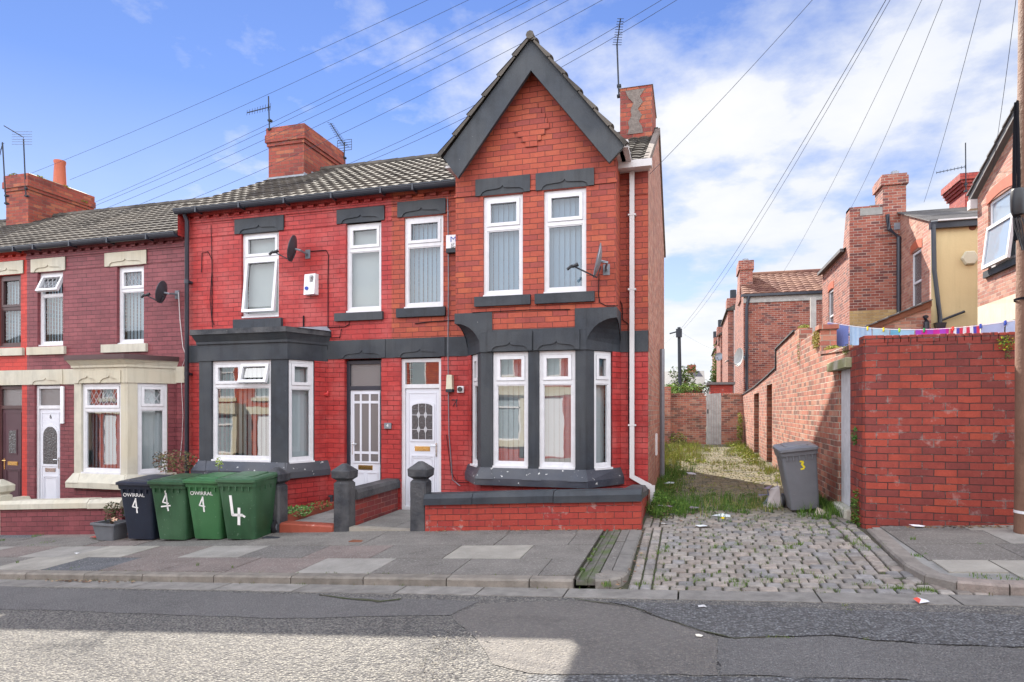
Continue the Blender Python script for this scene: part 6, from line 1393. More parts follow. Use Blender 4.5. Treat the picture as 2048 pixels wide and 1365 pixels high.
def hb(m):
    x, z = at(902, 800, 9.95); m.tube([(x, 9.99, z), (x + .13, 9.9, z - .01)], .008, 5); m.tube([(x + .02, 9.99, z - .11), (x + .12, 9.9, z - .01)], .007, 5); m.tube([(x + .12, 9.9, z + .01), (x + .12, 9.9, z - .12)], .007, 5)
fit('wall_bracket', 'small rusty iron bracket below the cream lamp', 'bracket', hb, 'metal_dark')
def lock(m):
    x, z = at(650, 787, 9.95); m.tube([(x - .06, 9.96, z + .02), (x - .02, 9.94, z - .03), (x + .04, 9.94, z - .02), (x + .06, 9.96, z + .03)], .02, 6); m.sphere((x - .03, 9.95, z), .035, 8, 5); m.box(x - .015, x + .05, 9.94, 9.99, z - .05, z + .0)
fit('red_hook', 'small bright red fitting on the wall right of the bright red house bay', 'fitting', lock, 'red_plastic')
def gas(m): x, z = at(661, 995, 9.9); m.tube([(x, 9.93, -.2), (x, 9.93, z)], .025, 8); m.tube([(x - .01, 9.93, z), (x - .01, 9.93, z + .03)], .045, 8)
fit('stub_pipe', 'short dark stub pipe at the foot of the red wall by the flower bed', 'pipe', gas, 'metal_dark')
def cable(pts, Y, label, mat='cable_black', r=.008):
    m = MB(); m.tube([P3(x, y, Y) for x, y in pts], r, 5); o = m.build('wall_cable', mat, None); return tag(o, label, 'cable', 'cables clipped to the house fronts')
cable([(622, 503), (652, 501), (657, 510), (656, 560), (656, 640), (655, 700)], 9.985, 'black cable looping down from the dish on the bright red house')
cable([(357, 585), (360, 640), (366, 695), (372, 712)], 9.985, 'white cable hanging from the maroon house dish', 'cable_white')
cable([(372, 712), (362, 740), (364, 790), (366, 830), (364, 880), (360, 920)], 9.985, 'thin pale cable running down beside the cream bay', 'cable_white', .006)
cable([(403, 545), (404, 506), (416, 504), (424, 520), (424, 640), (428, 650)], 9.985, 'black cable looped on the red wall right of the left downpipe')
cable([(422, 450), (424, 540), (420, 600), (425, 655)], 9.985, 'thin dark cable down the red wall left of the open window', r=.006)
cable([(894, 366), (896, 420), (897, 560), (896, 700), (897, 800), (898, 870), (905, 960), (920, 972)], 9.985, 'long grey cable down the wall left of the gable', 'metal_grey')
cable([(830, 648), (860, 644), (912, 641)], 9.985, 'short black cable under the sill left of the gable')
cable([(657, 655), (690, 654), (698, 650), (699, 640)], 9.985, 'short black cable under the sill of the bright red house'); cable([(660, 660), (662, 676), (680, 675), (683, 658)], 9.98, 'black cable loop above the dark stone band')
cable([(1198, 550), (1197, 590), (1200, 606), (1212, 612), (1236, 612)], 9.385, 'black cable hanging from the dish on the gable', r=.007)
cable([(945, 626), (960, 625), (1020, 622), (1060, 620), (1140, 619)], 9.385, 'black cable strung across the brick under the gable windows', r=.006)
cable([(1211, 593), (1236, 593), (1244, 610), (1245, 640), (1256, 648), (1257, 700), (1257, 800), (1258, 930)], 9.985, 'black cable running down beside the bay on the gabled house')
cable([(893, 870), (902, 945), (915, 965), (945, 966)], 9.985, 'thin cable sagging low on the wall by the door', r=.005)
# ---------------------------------------------------------------- washing line
def lp(t): # sagging line
    a, b = Vector(P3(1655, 645, 11.3)), Vector(P3(2062, 636, 9.1)); p = a + (b - a) * t; p.z -= 4 * .135 * t * (1 - t); return p
m = MB(); m.tube([tuple(lp(k / 24)) for k in range(25)], .005, 4); tag(m.build('washing_line', 'cable_white', None), 'sagging washing line strung behind the brick yard wall', 'washing line')
m = MB(); pp = P3(1627, 595, 13.5); m.box(pp[0] - .05, pp[0] + .05, 13.5, 13.58, 0, pp[2]); tag(m.build('line_post', 'wood_grey', None), 'grey timber washing line post behind the weathered alley wall', 'post')
def cloth(t0, t1, drop, cols, label, cat='laundry', wav=.03, name='laundry'):
    m = MB(); n = max(4, int((t1 - t0) * 70)); rows = 5; d = R.uniform(0, 6)
    V = lambda i, j: (lambda p: (p.x + .0, p.y + wav * math.sin(i * .9 + d) * (j / rows), p.z + .01 - drop(i / n) * j / rows))(lp(t0 + (t1 - t0) * i / n))
    for i in range(n):
        for j in range(rows): m.face([V(i, j + 1), V(i + 1, j + 1), V(i + 1, j), V(i, j)], cols(i / n, j / rows))
    o = m.build(name, 'cloth', None); return tag(o, label, cat, 'washing on the line')
cloth(.0, .135, lambda s: .62 + .08 * s, lambda s, j: (.20, .27, .62), 'blue towel hanging lowest at the left end of the washing line', 'towel', name='towel')
cloth(.14, .27, lambda s: .5 - .3 * s, lambda s, j: (.42, .60, .80) if int(s * 9) % 2 else (.36, .53, .75), 'pale blue garment next to the blue towel', name='garment')
cloth(.275, .37, lambda s: .25, lambda s, j: (.38, .58, .72), 'pale blue garment between yellow pegs', name='garment'); cloth(.375, .50, lambda s: .25, lambda s, j: (.16, .45, .65) if s < .3 else (.33, .55, .75), 'blue garment between green pegs', name='garment')
cloth(.505, .665, lambda s: .25, lambda s, j: (.55, .03, .30) if int(s * 6) % 2 else (.38, .06, .50), 'magenta garment in the middle of the washing line', name='garment')
cloth(.67, .80, lambda s: .28, lambda s, j: [(.65, .05, .10), (.75, .75, .8), (.08, .08, .42), (.65, .05, .10), (.75, .75, .8)][int(s * 9.9) % 5], 'striped red white and navy garment on the washing line', name='garment')
cloth(.805, .90, lambda s: .22 + .1 * math.sin(s * 3.1), lambda s, j: (.40, .47, .68), 'grey blue garment sagging near the right end of the washing line', name='garment'); cloth(.905, .99, lambda s: .42, lambda s, j: (.45, .55, .75), 'light blue garment at the right end of the washing line, by the pole', name='garment')
cols_ = [((.75, .6, .02), 'yellow'), ((.75, .6, .02), 'yellow'), ((.35, .6, .05), 'lime'), ((.02, .25, .08), 'dark green'), ((.7, .05, .03), 'red'), ((.03, .07, .4), 'navy'), ((.03, .07, .4), 'navy')]
pos_ = ['above the pale blue garment', 'further right over the pale blue garment', 'at the edge of the blue garment', 'over the magenta garment', 'left of the striped garment', 'over the sagging grey blue garment', 'nearest the pole']
for (c_, nm), t, ps in zip(cols_, (.245, .335, .42, .545, .68, .80, .90), pos_):
    p = lp(t); m = MB(); m.box(p.x - .006, p.x + .006, p.y - .02, p.y + .01, p.z - .04, p.z + .018, c_); m.box(p.x - .004, p.x + .009, p.y - .03, p.y - .02, p.z - .03, p.z + .022, c_); tag(m.build('clothes_peg', 'cloth', None), nm + ' clothes peg ' + ps, 'clothes peg', 'pegs on the washing line')
# ---------------------------------------------------------------- plants
GR_ = [(.06, .13, .025), (.09, .17, .03), (.12, .19, .04), (.05, .10, .025)]; DRY = [(.30, .25, .10), (.22, .20, .08), (.14, .17, .05)]; YG = [(.20, .26, .04), (.27, .30, .05), (.13, .20, .04), (.33, .31, .10)]
m = MB()
def agr(x, y):  # image point -> alley surface
    t = (x - 1024) / F; k = (y - 820) / F; z = .1
    for _ in range(12): D = (EYE - z) / k; X = D * (t * C_ - S_); Y = D * (C_ + t * S_); z = zalley(X, Y)
    return X, Y
def tuft(X, Y, n, h, sp, cols, wd=.007): blades(m, X, Y, zalley(X, Y) - .01, n, h, sp, cols, wd)
for _ in range(260):   # left verge under the house wall
    Y = R.uniform(9.3, 16); X = -.58 + abs(R.gauss(0, .28)); tuft(X, Y, R.randint(8, 22), R.uniform(.05, .20), .09, GR_ + (DRY if R.random() < .4 else []))
for _ in range(120):  # band of weeds across the alley mouth
    x = R.uniform(1305, 1560); y = R.gauss(1015, 9) - (x - 1305) * .02; X, Y = agr(x, min(1040, max(985, y))); tuft(X, Y, R.randint(12, 26), R.uniform(.08, .26) * (1 if x < 1480 else .6), .07, GR_ * 2 + (DRY if x > 1400 else []))
for _ in range(80):
    Y = 8.9 + abs(R.gauss(0, 4)); X = -.56 + abs(R.gauss(0, .22)); r = R.uniform(.05, .13); leafclump(m, (X, Y, zalley(X, Y) + r * .5), (r, r, r * .8), 50, R.uniform(.010, .018), GR_ + ([(.16, .13, .07), (.10, .08, .05)] if R.random() < .5 else []))
for _ in range(34):
    X, Y = agr(R.uniform(1310, 1500), R.uniform(990, 1030)); r = R.uniform(.04, .11); leafclump(m, (X, Y, zalley(X, Y) + r * .4), (r, r, r * .7), 60, .012, GR_)
for _ in range(70):
    Y = R.uniform(17, 25.5); X = R.choice([-.5 + R.gauss(0, .4), 1.7 - abs(R.gauss(0, .25))]); r = R.uniform(.08, .2); leafclump(m, (X, Y, zalley(X, Y) + r * .4), (r, r, r * .8), 40, .026, YG)
for _ in range(60): x = R.uniform(1440, 1560); X, Y = agr(x, R.uniform(1000, 1025)); tuft(X, Y, 8, .09, .06, DRY + GR_[:1])
for _ in range(70): X, Y = agr(R.uniform(1600, 1725), R.uniform(1000, 1040)); X = min(X, 1.9); tuft(X, Y, 16, R.uniform(.06, .2), .06, GR_)
for _ in range(420):  # sunlit end
    Y = R.uniform(15, 25.8); X = R.choice([-.6 + abs(R.gauss(0, .4)), 1.9 - abs(R.gauss(0, .3)), R.uniform(-.6, 1.9)])
    if math.sin(X * 2.3 + Y * 1.1) + math.sin(Y * 2.7 - X) > -.35: tuft(X, Y, R.randint(12, 26), R.uniform(.05, .28 if Y > 20 or X < .0 else .13), .13, YG + DRY, .011)
for _ in range(260): Y = R.uniform(11.5, 25.5); X = R.uniform(-1.4 if Y > 17 else -.5, 1.8); tuft(X, Y, 14, R.uniform(.02, .06), .09, YG, .009)
for _ in range(140): Y = R.uniform(16.6, 25.8); X = R.uniform(-1.6, .3); tuft(X, Y, 24, R.uniform(.08, .30), .16, YG + DRY[:2], .011)
for _ in range(60): X = R.uniform(1.55, 1.93); Y = R.uniform(11, 25); tuft(X, Y, 14, R.uniform(.06, .28), .06, YG, .009)
def joints(x, y, n, h=.045, cols=None):
    for _ in range(n):
        X, Y = agr(x + R.gauss(0, 12), y + R.gauss(0, 3.5)); 
        if -.5 < X < 2.0 and 5.95 < Y < 26: tuft(X, Y, 10, h, .03, cols or [(.10, .18, .03), (.07, .14, .02), (.14, .2, .04)], .004)
for (x, y, n) in ((1300, 1092, 4), (1330, 1095, 3), (1320, 1105, 5), (1295, 1115, 4), (1420, 1070, 6), (1290, 1170, 5), (1325, 1160, 5), (1430, 1145, 4), (1385, 1165, 4), (1470, 1165, 7), (1490, 1170, 6), (1540, 1160, 6), (1580, 1165, 4), (1600, 1148, 5), (1650, 1160, 4), (1640, 1065, 6), (1610, 1090, 8), (1580, 1092, 6), (1560, 1098, 5), (1520, 1100, 4), (1450, 1100, 6), (1430, 1095, 5), (1470, 1088, 4), (1700, 1075, 6), (1720, 1085, 8), (1740, 1095, 10), (1690, 1060, 6), (1660, 1180, 4), (1480, 1055, 5), (1400, 1050, 5), (1540, 1050, 4), (1790, 1178, 12), (1850, 1180, 14), (1740, 1170, 5), (1340, 1185, 5), (1500, 1040, 8), (1600, 1052, 6), (1655, 1045, 8)): joints(x, y, n)
for _ in range(260): X = R.uniform(-.5, 1.95); Y = R.uniform(5.95, 12); tuft(X, Y, 9, .034, .04, [(.08, .14, .025), (.11, .17, .03), (.16, .17, .07)], .004)
tag(m.build('grass', 'leaf', None, org=(0, 0, 0)), None, None, kind='stuff')
m = MB()   # moss and weeds in the pavement joints and along the kerb
def pw(x, y, n, h, sp): X, Y = gnd(x, y); blades(m, X, Y, zpav(X, Y) - .012, n, h, sp, [(.07, .15, .03), (.10, .18, .04), (.15, .2, .06)], .005)
for (x, y, n, h, sp) in ((75, 1073, 50, .06, .09), (95, 1085, 40, .04, .12), (175, 1062, 30, .10, .04), (60, 1092, 20, .03, .08), (5, 1082, 25, .06, .04), (35, 1126, 14, .07, .02), (150, 1136, 20, .03, .06), (395, 1132, 18, .06, .015), (465, 1136, 12, .05, .012), (1063, 1054, 26, .10, .03), (1075, 1056, 14, .06, .03), (500, 1060, 10, .03, .03), (1205, 1075, 60, .04, .03), (1190, 1100, 60, .035, .025), (1180, 1120, 60, .04, .025), (1165, 1140, 60, .04, .025), (1215, 1170, 50, .05, .06), (1185, 1110, 30, .05, .02), (330, 1075, 8, .03, .03), (190, 1080, 20, .05, .05), (1825, 1080, 25, .06, .03), (1830, 1110, 24, .035, .04), (1850, 1108, 16, .03, .03), (1960, 1088, 20, .03, .03), (1960, 1152, 40, .03, .10), (2020, 1155, 40, .03, .1), (1840, 1112, 14, .03, .03), (960, 1060, 10, .04, .03), (1100, 1062, 8, .03, .03)): pw(x, y, n, h, sp)
for _ in range(90): t = R.random(); X = -12 + 10.9 * t; blades(m, X, R.choice([6.06, 6.72, 7.38, 8.25]) + R.uniform(-.01, .01), zpav(X, 7) - .02, 5, .022, .03, [(.08, .13, .03), (.12, .15, .05)], .004)
for _ in range(60): X = R.uniform(-12, 4.5); blades(m, X, 5.895, zroad(X, 5.9), 6, .04, .03, [(.08, .13, .03), (.14, .13, .06)], .004)
for x, y in ((1555, 1276), (1545, 1275), (1570, 1277), (1580, 1277), (1535, 1276), (1690, 1212), (1700, 1222), (1735, 1280)):
    X, Y = rd(x, y); blades(m, X, Y, zroad(X, Y), 16, .02, .03, [(.10, .16, .04), (.2, .2, .08)], .004)
tag(m.build('pavement_weeds', 'leaf', None, org=(0, 0, 0)), None, None, kind='stuff')
m = MB()   # dead leaves and dirt along the wall foot and gutter
for _ in range(700):
    q = R.random()
    if q < .3: X, Y = R.uniform(-.58, .1), R.uniform(8.6, 12); z = zalley(X, Y) + R.uniform(0, .02)
    elif q < .5: X, Y = R.uniform(-3.5, -.6), R.uniform(8.19, 8.27); z = zpav(X, Y)
    elif q < .65: X, Y = at(165, 1155, 5.85)[0] + R.gauss(0, .3), 5.84 + R.gauss(0, .03); z = zroad(X, Y) + .012
    elif q < .8: X, Y = R.uniform(2.4, 3.4), R.uniform(8.15, 8.28); z = zpav(X, Y)
    else: X, Y = R.uniform(-.9, -.5), R.uniform(5.7, 8.4); z = zpav(X, Y) - .02
    s = R.uniform(.01, .028); a = R.uniform(0, 6.28); c = R.choice([(.16, .09, .05), (.22, .14, .08), (.10, .06, .04), (.28, .2, .12)])
    m.face([(X + s * math.cos(a), Y + s * math.sin(a), z + .004), (X + s * .5 * math.cos(a + 1.6), Y + s * .5 * math.sin(a + 1.6), z + .012), (X - s * math.cos(a), Y - s * math.sin(a), z + .006), (X - s * .5 * math.cos(a + 1.6), Y - s * .5 * math.sin(a + 1.6), z + .002)], c)
tag(m.build('dead_leaves', 'litter', None, org=(0, 0, 0)), None, None, kind='stuff')
def plant(label, parts, cat='plant', name='plant', stems=()):
    m = MB()
    for (c, r, n, s, cols) in parts: leafclump(m, c, r, n, s, cols)
    for a, b in stems: m.tube([a, b], .006, 4, (.10, .07, .04))
    o = m.build(name, 'leaf', None); return tag(o, label, cat)
c = P3(352, 925, 9.2); plant('straggly reddish brown shrub behind the bins between the two bays', [(c, (.42, .3, .22), 700, .024, [(.14, .10, .05), (.20, .10, .07), (.09, .10, .05), (.12, .12, .05)]), ((c[0] - .3, c[1], c[2] + .12), (.22, .1, .06), 90, .022, [(.05, .05, .04), (.2, .16, .12)])], 'shrub', 'shrub', [((c[0], c[1], -.5), (c[0] + .1, c[1], c[2] + .1)), ((c[0], c[1], -.5), (c[0] - .3, c[1], c[2] + .15))])
c = P3(438, 930, 9.0); plant('small pale green shoot poking up above the green bins', [((c[0], c[1], c[2] + .03), (.07, .05, .10), 60, .022, [(.35, .42, .12), (.25, .35, .12)])], stems=[((c[0], c[1], -.2), (c[0], c[1], c[2]))])
c = P3(612, 1016, 9.0); plant('low green leafy plants in the flower bed beside the path', [((c[0] - .12, 8.9, c[2] - .04), (.28, .3, .09), 420, .024, [(.09, .2, .05), (.14, .28, .08), (.25, .36, .16)]), ((c[0], 9.4, c[2] - .02), (.2, .3, .07), 160, .02, [(.09, .18, .05), (.14, .1, .05)])], cat='flower')
plant('green weed growing from the doorstep corner of the alley yard door', [((1.95, 8.55, .42), (.06, .12, .22), 420, .016, GR_ + [(.12, .25, .05)]), ((1.93, 8.5, .2), (.09, .14, .12), 260, .018, GR_)], 'weed')
c = P3(1711, 872, 8.6); plant('small green fern sprouting from the side of the corner wall', [((1.955, 8.62, c[2]), (.04, .06, .12), 150, .016, [(.05, .16, .04), (.1, .25, .06)])], 'fern')
c = P3(2012, 690, 8.28); plant('yellow flowered weed sprouting from the top of the brick yard wall near the pole', [((c[0], 8.27, c[2] + .02), (.10, .03, .09), 170, .013, [(.1, .2, .04), (.16, .25, .05), (.5, .5, .05)]), ((c[0] + .02, 8.27, c[2] - .1), (.05, .02, .09), 60, .01, [(.12, .18, .05)])], 'weed')
plant('golden moss hanging over the pier of the alley wall', [((1.955, 11.1, 2.72), (.05, .25, .16), 500, .018, [(.35, .30, .08), (.28, .28, .07), (.45, .36, .12)]), ((2.1, 10.6, 2.53), (.12, .22, .05), 260, .018, [(.35, .33, .08), (.2, .24, .05)]), ((1.98, 9.1, 2.38), (.06, .2, .07), 200, .016, [(.16, .17, .06), (.3, .3, .1)])], 'moss', 'moss')
plant('tufts of moss along the farther top of the alley wall', [((2.08, 13.1, 3.17), (.1, .25, .04), 200, .02, [(.3, .3, .08), (.2, .25, .06)]), ((1.95, 12.8, 2.7), (.02, .06, .3), 90, .015, [(.3, .3, .12)])], 'moss', 'moss')
c = P3(1390, 1012, 10); 
plant('bushy green weeds in the rubble at the foot of the white downpipe', [((-.42, 9.75, .24), (.14, .35, .16), 700, .018, GR_), ((-.2, 9.6, .18), (.2, .25, .1), 420, .018, GR_)], 'weed')
plant('tall leafy weed standing where the alley end wall meets the right wall', [((1.80, 25.0, .9), (.12, .2, .65), 420, .035, YG)], 'weed'); plant('leafy weed growing against the end wall left of the plank gate', [((-.45, 25.4, .45), (.35, .3, .3), 420, .035, YG + GR_)], 'weed')
def bush(label, px_, py_, Y, r, n, s, cols, name='bush'):
    c = P3(px_, py_, Y); T = thing(name, label, 'bush', (c[0], Y, 0)); m = MB()
    for k in range(9):
        o = Vector((R.uniform(-.7, .7) * r[0], R.uniform(-.6, .6) * r[1], R.uniform(-.6, .6) * r[2])); leafclump(m, tuple(Vector(c) + o), tuple(x * .5 for x in r), n // 9, s, cols)
    m.build('foliage', 'leaf', T); m = MB()
    for k in range(4): m.tube([(c[0], Y, -.3), (c[0] + R.uniform(-.5, .5) * r[0], Y, c[2])], .04, 5)
    m.build('stem', 'wood_brown', T); end()
bush('light green bush spilling over the left end of the alley end wall', 1352, 785, 28.0, (1.1, .6, .38), 1500, .055, [(.14, .22, .05), (.22, .30, .08), (.10, .17, .04)])
bush('dark green bush in front of the distant slate roof', 1368, 762, 40.0, (.9, .8, 1.0), 1300, .08, [(.06, .10, .03), (.09, .14, .04), (.12, .16, .05)]); bush('thin dark shrub trailing right below the distant roof', 1400, 775, 42.0, (.9, .6, .5), 420, .08, [(.05, .07, .04), (.09, .10, .06)])
bush('strip of green creeper on the farthest back wing', 1429, 750, 48.5, (.35, .3, 2.2), 600, .09, [(.10, .17, .04), (.15, .22, .06)], 'creeper')
# ---------------------------------------------------------------- litter
def paper(X, Y, z, s, col, label, n=5, name='litter_paper', cat='litter'):
    m = MB(); a0 = R.uniform(0, 6.28); P = [(X + s * R.uniform(.7, 1.1) * math.cos(a0 + 6.283 * k / n), Y + s * R.uniform(.4, .8) * math.sin(a0 + 6.283 * k / n), z + R.uniform(.004, .05 * s * 8)) for k in range(n)]; c = (X, Y, z + s * .35)
    for p, q in zip(P, P[1:] + P[:1]): k = R.uniform(.8, 1.1); cc = R.choice(col) if isinstance(col, list) else col; m.face([p, q, c], tuple(x * k for x in cc))
    tag(m.build(name, 'litter', None), label, cat)
X, Y = gnd(1838, 1056); paper(X, Y, zpav(X, Y), .10, (.75, .75, .8), 'crumpled white paper on the slabs under the brick yard wall')
X, Y = rd(1842, 1208); paper(X, Y, zroad(X, Y) + .01, .075, [(.75, .75, .78), (.65, .08, .05), (.75, .75, .78), (.1, .15, .4)], 'red and white crushed packet in the road channel', name='crushed_packet')
X, Y = agr(1408, 1056); paper(X, Y, zalley(X, Y), .11, (.68, .72, .74), 'flattened clear plastic bottle on the cobbles', name='plastic_bottle'); X, Y = agr(1445, 1034); paper(X, Y, zalley(X, Y), .13, (.6, .66, .68), 'long pale plastic wrapper at the edge of the weeds', name='wrapper')
X, Y = agr(1332, 1022); paper(X, Y, zalley(X, Y) + .03, .16, [(.6, .55, .6), (.4, .25, .4), (.65, .62, .62)], 'purple and white crisp packet in the weeds by the downpipe', name='crisp_packet'); X, Y = agr(1388, 1022); paper(X, Y, zalley(X, Y) + .03, .09, [(.35, .22, .33), (.3, .25, .3)], 'small purple wrapper in the weeds', name='wrapper')
X, Y = agr(1338, 975); paper(X, Y, zalley(X, Y) + .06, .13, (.5, .58, .58), 'pale green carton propped in the dirt of the alley', name='carton'); X, Y = agr(1330, 1050); paper(X, Y, zalley(X, Y), .06, (.7, .7, .68), 'scrap of white paper on the corner cobbles', name='paper_scrap')
X, Y = agr(1382, 951); paper(X, Y, zalley(X, Y) + .02, .14, (.45, .45, .46), 'grey polythene scrap lying in the shaded alley', name='polythene')
X, Y = rd(62, 1157); paper(X, Y, zroad(X, Y) + .02, .10, [(.7, .72, .78), (.3, .4, .7)], 'blue and white wrapper in the gutter at the left', name='wrapper'); X, Y = rd(125, 1154); paper(X, Y, zroad(X, Y) + .02, .13, (.7, .73, .78), 'white plastic lid and paper beside dead leaves in the gutter', name='litter_paper')
X, Y = gnd(190, 1077); paper(X, Y, zpav(X, Y), .10, (.45, .08, .06), 'scrap of red plastic by the grey trough', name='plastic_scrap'); X, Y = gnd(155, 1108); paper(X, Y, zpav(X, Y), .05, (.6, .6, .6), 'tiny white paper scrap on the left pavement', name='paper_scrap')
X, Y = rd(1398, 1276); paper(X, Y, zroad(X, Y) + .01, .03, (.7, .65, .55), 'small pale scrap on the tarmac', name='paper_scrap'); X, Y = rd(1405, 1218); paper(X, Y, zroad(X, Y) + .012, .045, (.55, .55, .55), 'thin white scrap on the dark tarmac near the alley mouth', name='paper_scrap')
X, Y = agr(1445, 1044); m = MB(); leafclump(m, (X, Y, zalley(X, Y) + .05), (.02, .02, .01), 26, .012, [(.85, .65, .02)]); m.tube([(X, Y, zalley(X, Y)), (X, Y, zalley(X, Y) + .05)], .003, 4, (.1, .2, .05)); tag(m.build('dandelion', 'leaf', None), 'single yellow dandelion at the edge of the weeds', 'flower')
for i, (x, y, c, lb) in enumerate(((1640, 1030, (.5, .42, .35), 'pale broken stone among the weeds by the leaning bin'), (1672, 1020, (.4, .36, .3), 'broken slab corner beside the yard doorstep'))):
    X, Y = agr(x, y); m = MB(); z = zalley(X, Y); m.hexa([(X - .07, Y - .05, z), (X + .08, Y - .04, z), (X + .06, Y + .06, z), (X - .06, Y + .05, z), (X - .04, Y - .02, z + .09), (X + .06, Y - .01, z + .06), (X + .03, Y + .03, z + .07), (X - .03, Y + .03, z + .1)], c); tag(m.build('stone_lump', 'litter', None), lb, 'stone')
# ---------------------------------------------------------------- terrace across the street (seen in the window reflections, bounces light)
OY = -5.6; OF = Fr((0, OY, 0), (-1, 0, 0), (0, 1, 0))
m = MB()
for a, b in ((-30, -12), (-12, 0), (0, 12), (12, 20)): m.face([(a, -6, xg(a) - .03), (b, -6, xg(b) - .03), (b, -1.3, xg(b) - .05), (a, -1.3, xg(a) - .05)])
struct(m.build('opposite_pavement', 'slab_plain' if 'slab_plain' in MATS else 'concrete_path', None, org=(0, 0, 0)))
def opp(x0, mat, stone, gx):
    H = thing('opposite_house', 'red brick and cream terraced house across the street, seen only mirrored in the windows', 'house', (x0, OY, 0), 'terraced houses across the street'); z = max(-1.3, .0605 * x0) + .25
    b = MB(); u0, u1 = -x0 - 4.4, -x0; fwall(b, OF, u0, u1, z - .5, z + 5.4, [(u0 + .5, u0 + 1.3, z + 3.2, z + 4.8), (u0 + 2.4, u0 + 3.2, z + 3.2, z + 4.8), (u0 + .4, u0 + 1.2, z, z + 2.4)], .1)
    b.face([OF.p(u0, z - .5), OF.p(u0, z + 5.4), OF.p(u0, z + 5.4, -7), OF.p(u0, z - .5, -7)]); b.build('wall', mat, H)
    s = MB(); fbox(s, OF, u0, u1, z + 2.45, z + 2.8, -.05, .03)
    for a in (u0 + .35, u0 + 2.25): fbox(s, OF, a, a + 1.1, z + 4.8, z + 5.08, -.05, .03); fbox(s, OF, a, a + 1.1, z + 3.04, z + 3.2, -.05, .07)
    for a in (u0 + 1.8, u0 + 3.6): fbox(s, OF, a, a + .22, z, z + 2.45, 0, .6)
    fbox(s, OF, u0 + 1.8, u0 + 3.82, z + 2.45, z + 2.95, -.01, .7); fbox(s, OF, u0 + 1.8, u0 + 3.82, z + .45, z + .7, -.01, .68); s.build('stonework', stone, H)
    w = MB(); 
    for a, c, d, e, ww in ((u0 + .5, u0 + 1.3, z + 3.2, z + 4.8, -.1), (u0 + 2.4, u0 + 3.2, z + 3.2, z + 4.8, -.1), (u0 + 2.02, u0 + 3.6, z + .7, z + 2.45, .5)): frame_ring(w, OF, a, c, d, e, .07, ww, ww + .05); fbox(w, OF, a, c, e - .5, e - .44, ww, ww + .05)
    wo = w.build('window', 'upvc', H); w = MB()
    for a, c, d, e, ww in ((u0 + .5, u0 + 1.3, z + 3.2, z + 4.8, -.1), (u0 + 2.4, u0 + 3.2, z + 3.2, z + 4.8, -.1), (u0 + 2.02, u0 + 3.6, z + .7, z + 2.45, .5)): w.face([OF.p(a, d, ww + .01), OF.p(c, d, ww + .01), OF.p(c, e, ww + .01), OF.p(a, e, ww + .01)])
    w.build('pane', 'blind_grey', wo)
    w = MB(); fbox(w, OF, u0 + .4, u0 + 1.2, z, z + 2.4, -.1, -.05); w.build('door', 'door_white', H)
    w = MB(); fbox(w, OF, u0 + 1.8, u0 + 3.82, z - .5, z + .45, -.01, .6); w.build('bay_base', mat, H)
    r = MB(); r.hexa([OF.p(u0, z + 5.4, .15), OF.p(u1, z + 5.4, .15), OF.p(u1, z + 5.4, -7), OF.p(u0, z + 5.4, -7), OF.p(u0, z + 7.2, -3.4), OF.p(u1, z + 7.2, -3.4), OF.p(u1, z + 7.2, -3.5), OF.p(u0, z + 7.2, -3.5)]); r.build('roof', 'roof_tile', H); end()
for i in range(13): opp(-39.6 + i * 4.4, ['brick_orange', 'brick_garden_red'][i % 2], 'stone_cream', i)
# ---------------------------------------------------------------- light and sky
SUNV = Vector((-.54, .97, 1.0)).normalized()
sd = bpy.data.lights.new('sun', 'SUN'); so = bpy.data.objects.new('sun', sd); COL.objects.link(so); so.location = (0, 20, 30)
sd.energy = 3.5; sd.angle = math.radians(.55); sd.color = (1, .93, .82); so.rotation_euler = SUNV.to_track_quat('Z', 'Y').to_euler()
wld = bpy.data.worlds.new('World'); sc.world = wld; wld.use_nodes = True; nt = wld.node_tree; nt.nodes.clear(); T = NT(nt)
out = T.n('ShaderNodeOutputWorld'); bg = T.n('ShaderNodeBackground'); T.l(bg.outputs[0], out.inputs[0])
sky = T.n('ShaderNodeTexSky', sky_type='NISHITA'); sky.sun_disc = False; sky.sun_elevation = math.asin(SUNV.z); sky.sun_rotation = math.atan2(SUNV.x, SUNV.y); sky.air_density = 1.0; sky.dust_density = 0.0; sky.ozone_density = 3.0
geo = T.n('ShaderNodeTexCoord').outputs['Generated']
sep = T.n('ShaderNodeSeparateXYZ'); T.l(geo, sep.inputs[0])
zc = T.math('ADD', T.math('MAXIMUM', sep.outputs[2], 0), .16)
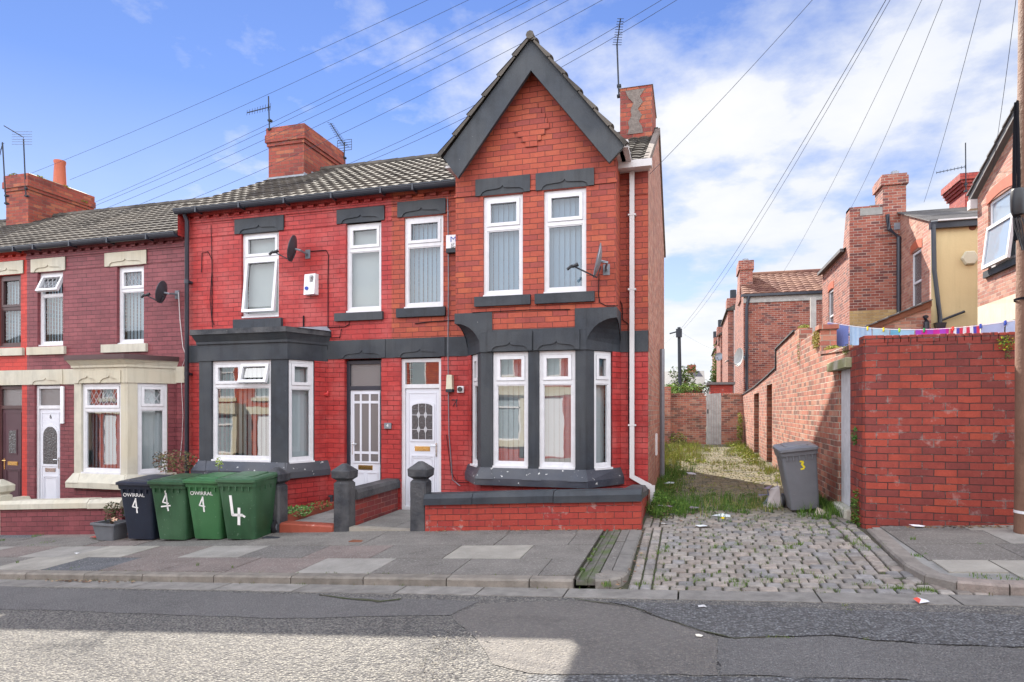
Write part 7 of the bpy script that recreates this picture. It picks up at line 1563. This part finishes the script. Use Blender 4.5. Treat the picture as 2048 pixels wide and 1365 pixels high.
cx_ = T.math('DIVIDE', sep.outputs[0], zc); cy_ = T.math('DIVIDE', sep.outputs[1], zc)
cb_ = T.n('ShaderNodeCombineXYZ'); T.l(cx_, cb_.inputs[0]); T.l(cy_, cb_.inputs[1]); cb_.inputs[2].default_value = CLOUD_SEED
n1 = T.noise(cb_.outputs[0], 1.45, 9, .58); n2 = T.noise(cb_.outputs[0], .42, 3, .5)
# big banks to the right (towards +X) and low down; thin patches on the left
bank = T.mapr(T.math('ADD', sep.outputs[0], T.math('MULTIPLY', sep.outputs[2], -.55)), -.60, .02, -.05, .22)
dens = T.math('ADD', T.math('ADD', n1, bank), T.math('MULTIPLY', T.math('SUBTRACT', n2, .5), .55))
cf = T.mapr(dens, .495, .66, 0, 1)
hs = T.n('ShaderNodeHueSaturation'); hs.inputs['Hue'].default_value = .516; hs.inputs['Saturation'].default_value = 1.10; hs.inputs['Value'].default_value = SKY_V; T.l(sky.outputs[0], hs.inputs['Color'])
shade = T.ramp(n1, [(.42, (.84, .88, .96)), (.62, (1, 1, 1))])
back = T.mapr(sep.outputs[1], .25, -.35, 1.0, BACK)   # unseen clouds behind the camera, brightened to fill the shaded house fronts
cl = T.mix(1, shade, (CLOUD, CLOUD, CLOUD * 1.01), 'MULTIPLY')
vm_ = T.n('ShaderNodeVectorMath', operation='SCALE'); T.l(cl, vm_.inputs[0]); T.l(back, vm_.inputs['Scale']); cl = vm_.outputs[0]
lowm = T.mapr(sep.outputs[2], .0, .42, .70, 0)   # bright hazy band of cloud low over the horizon
f2 = T.math('MAXIMUM', T.math('MAXIMUM', T.math('MULTIPLY', cf, .96), lowm), T.mapr(sep.outputs[1], .1, -.3, 0, .8))  # last term adds unseen cloud cover behind the camera as fill light
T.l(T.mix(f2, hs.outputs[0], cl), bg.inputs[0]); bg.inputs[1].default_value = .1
sc.view_settings.view_transform = 'Standard'; sc.view_settings.look = 'None'; sc.view_settings.gamma = 1; sc.view_settings.exposure = EXPO
sc.cycles.max_bounces = 8; sc.cycles.transparent_max_bounces = 12; sc.cycles.diffuse_bounces = 4
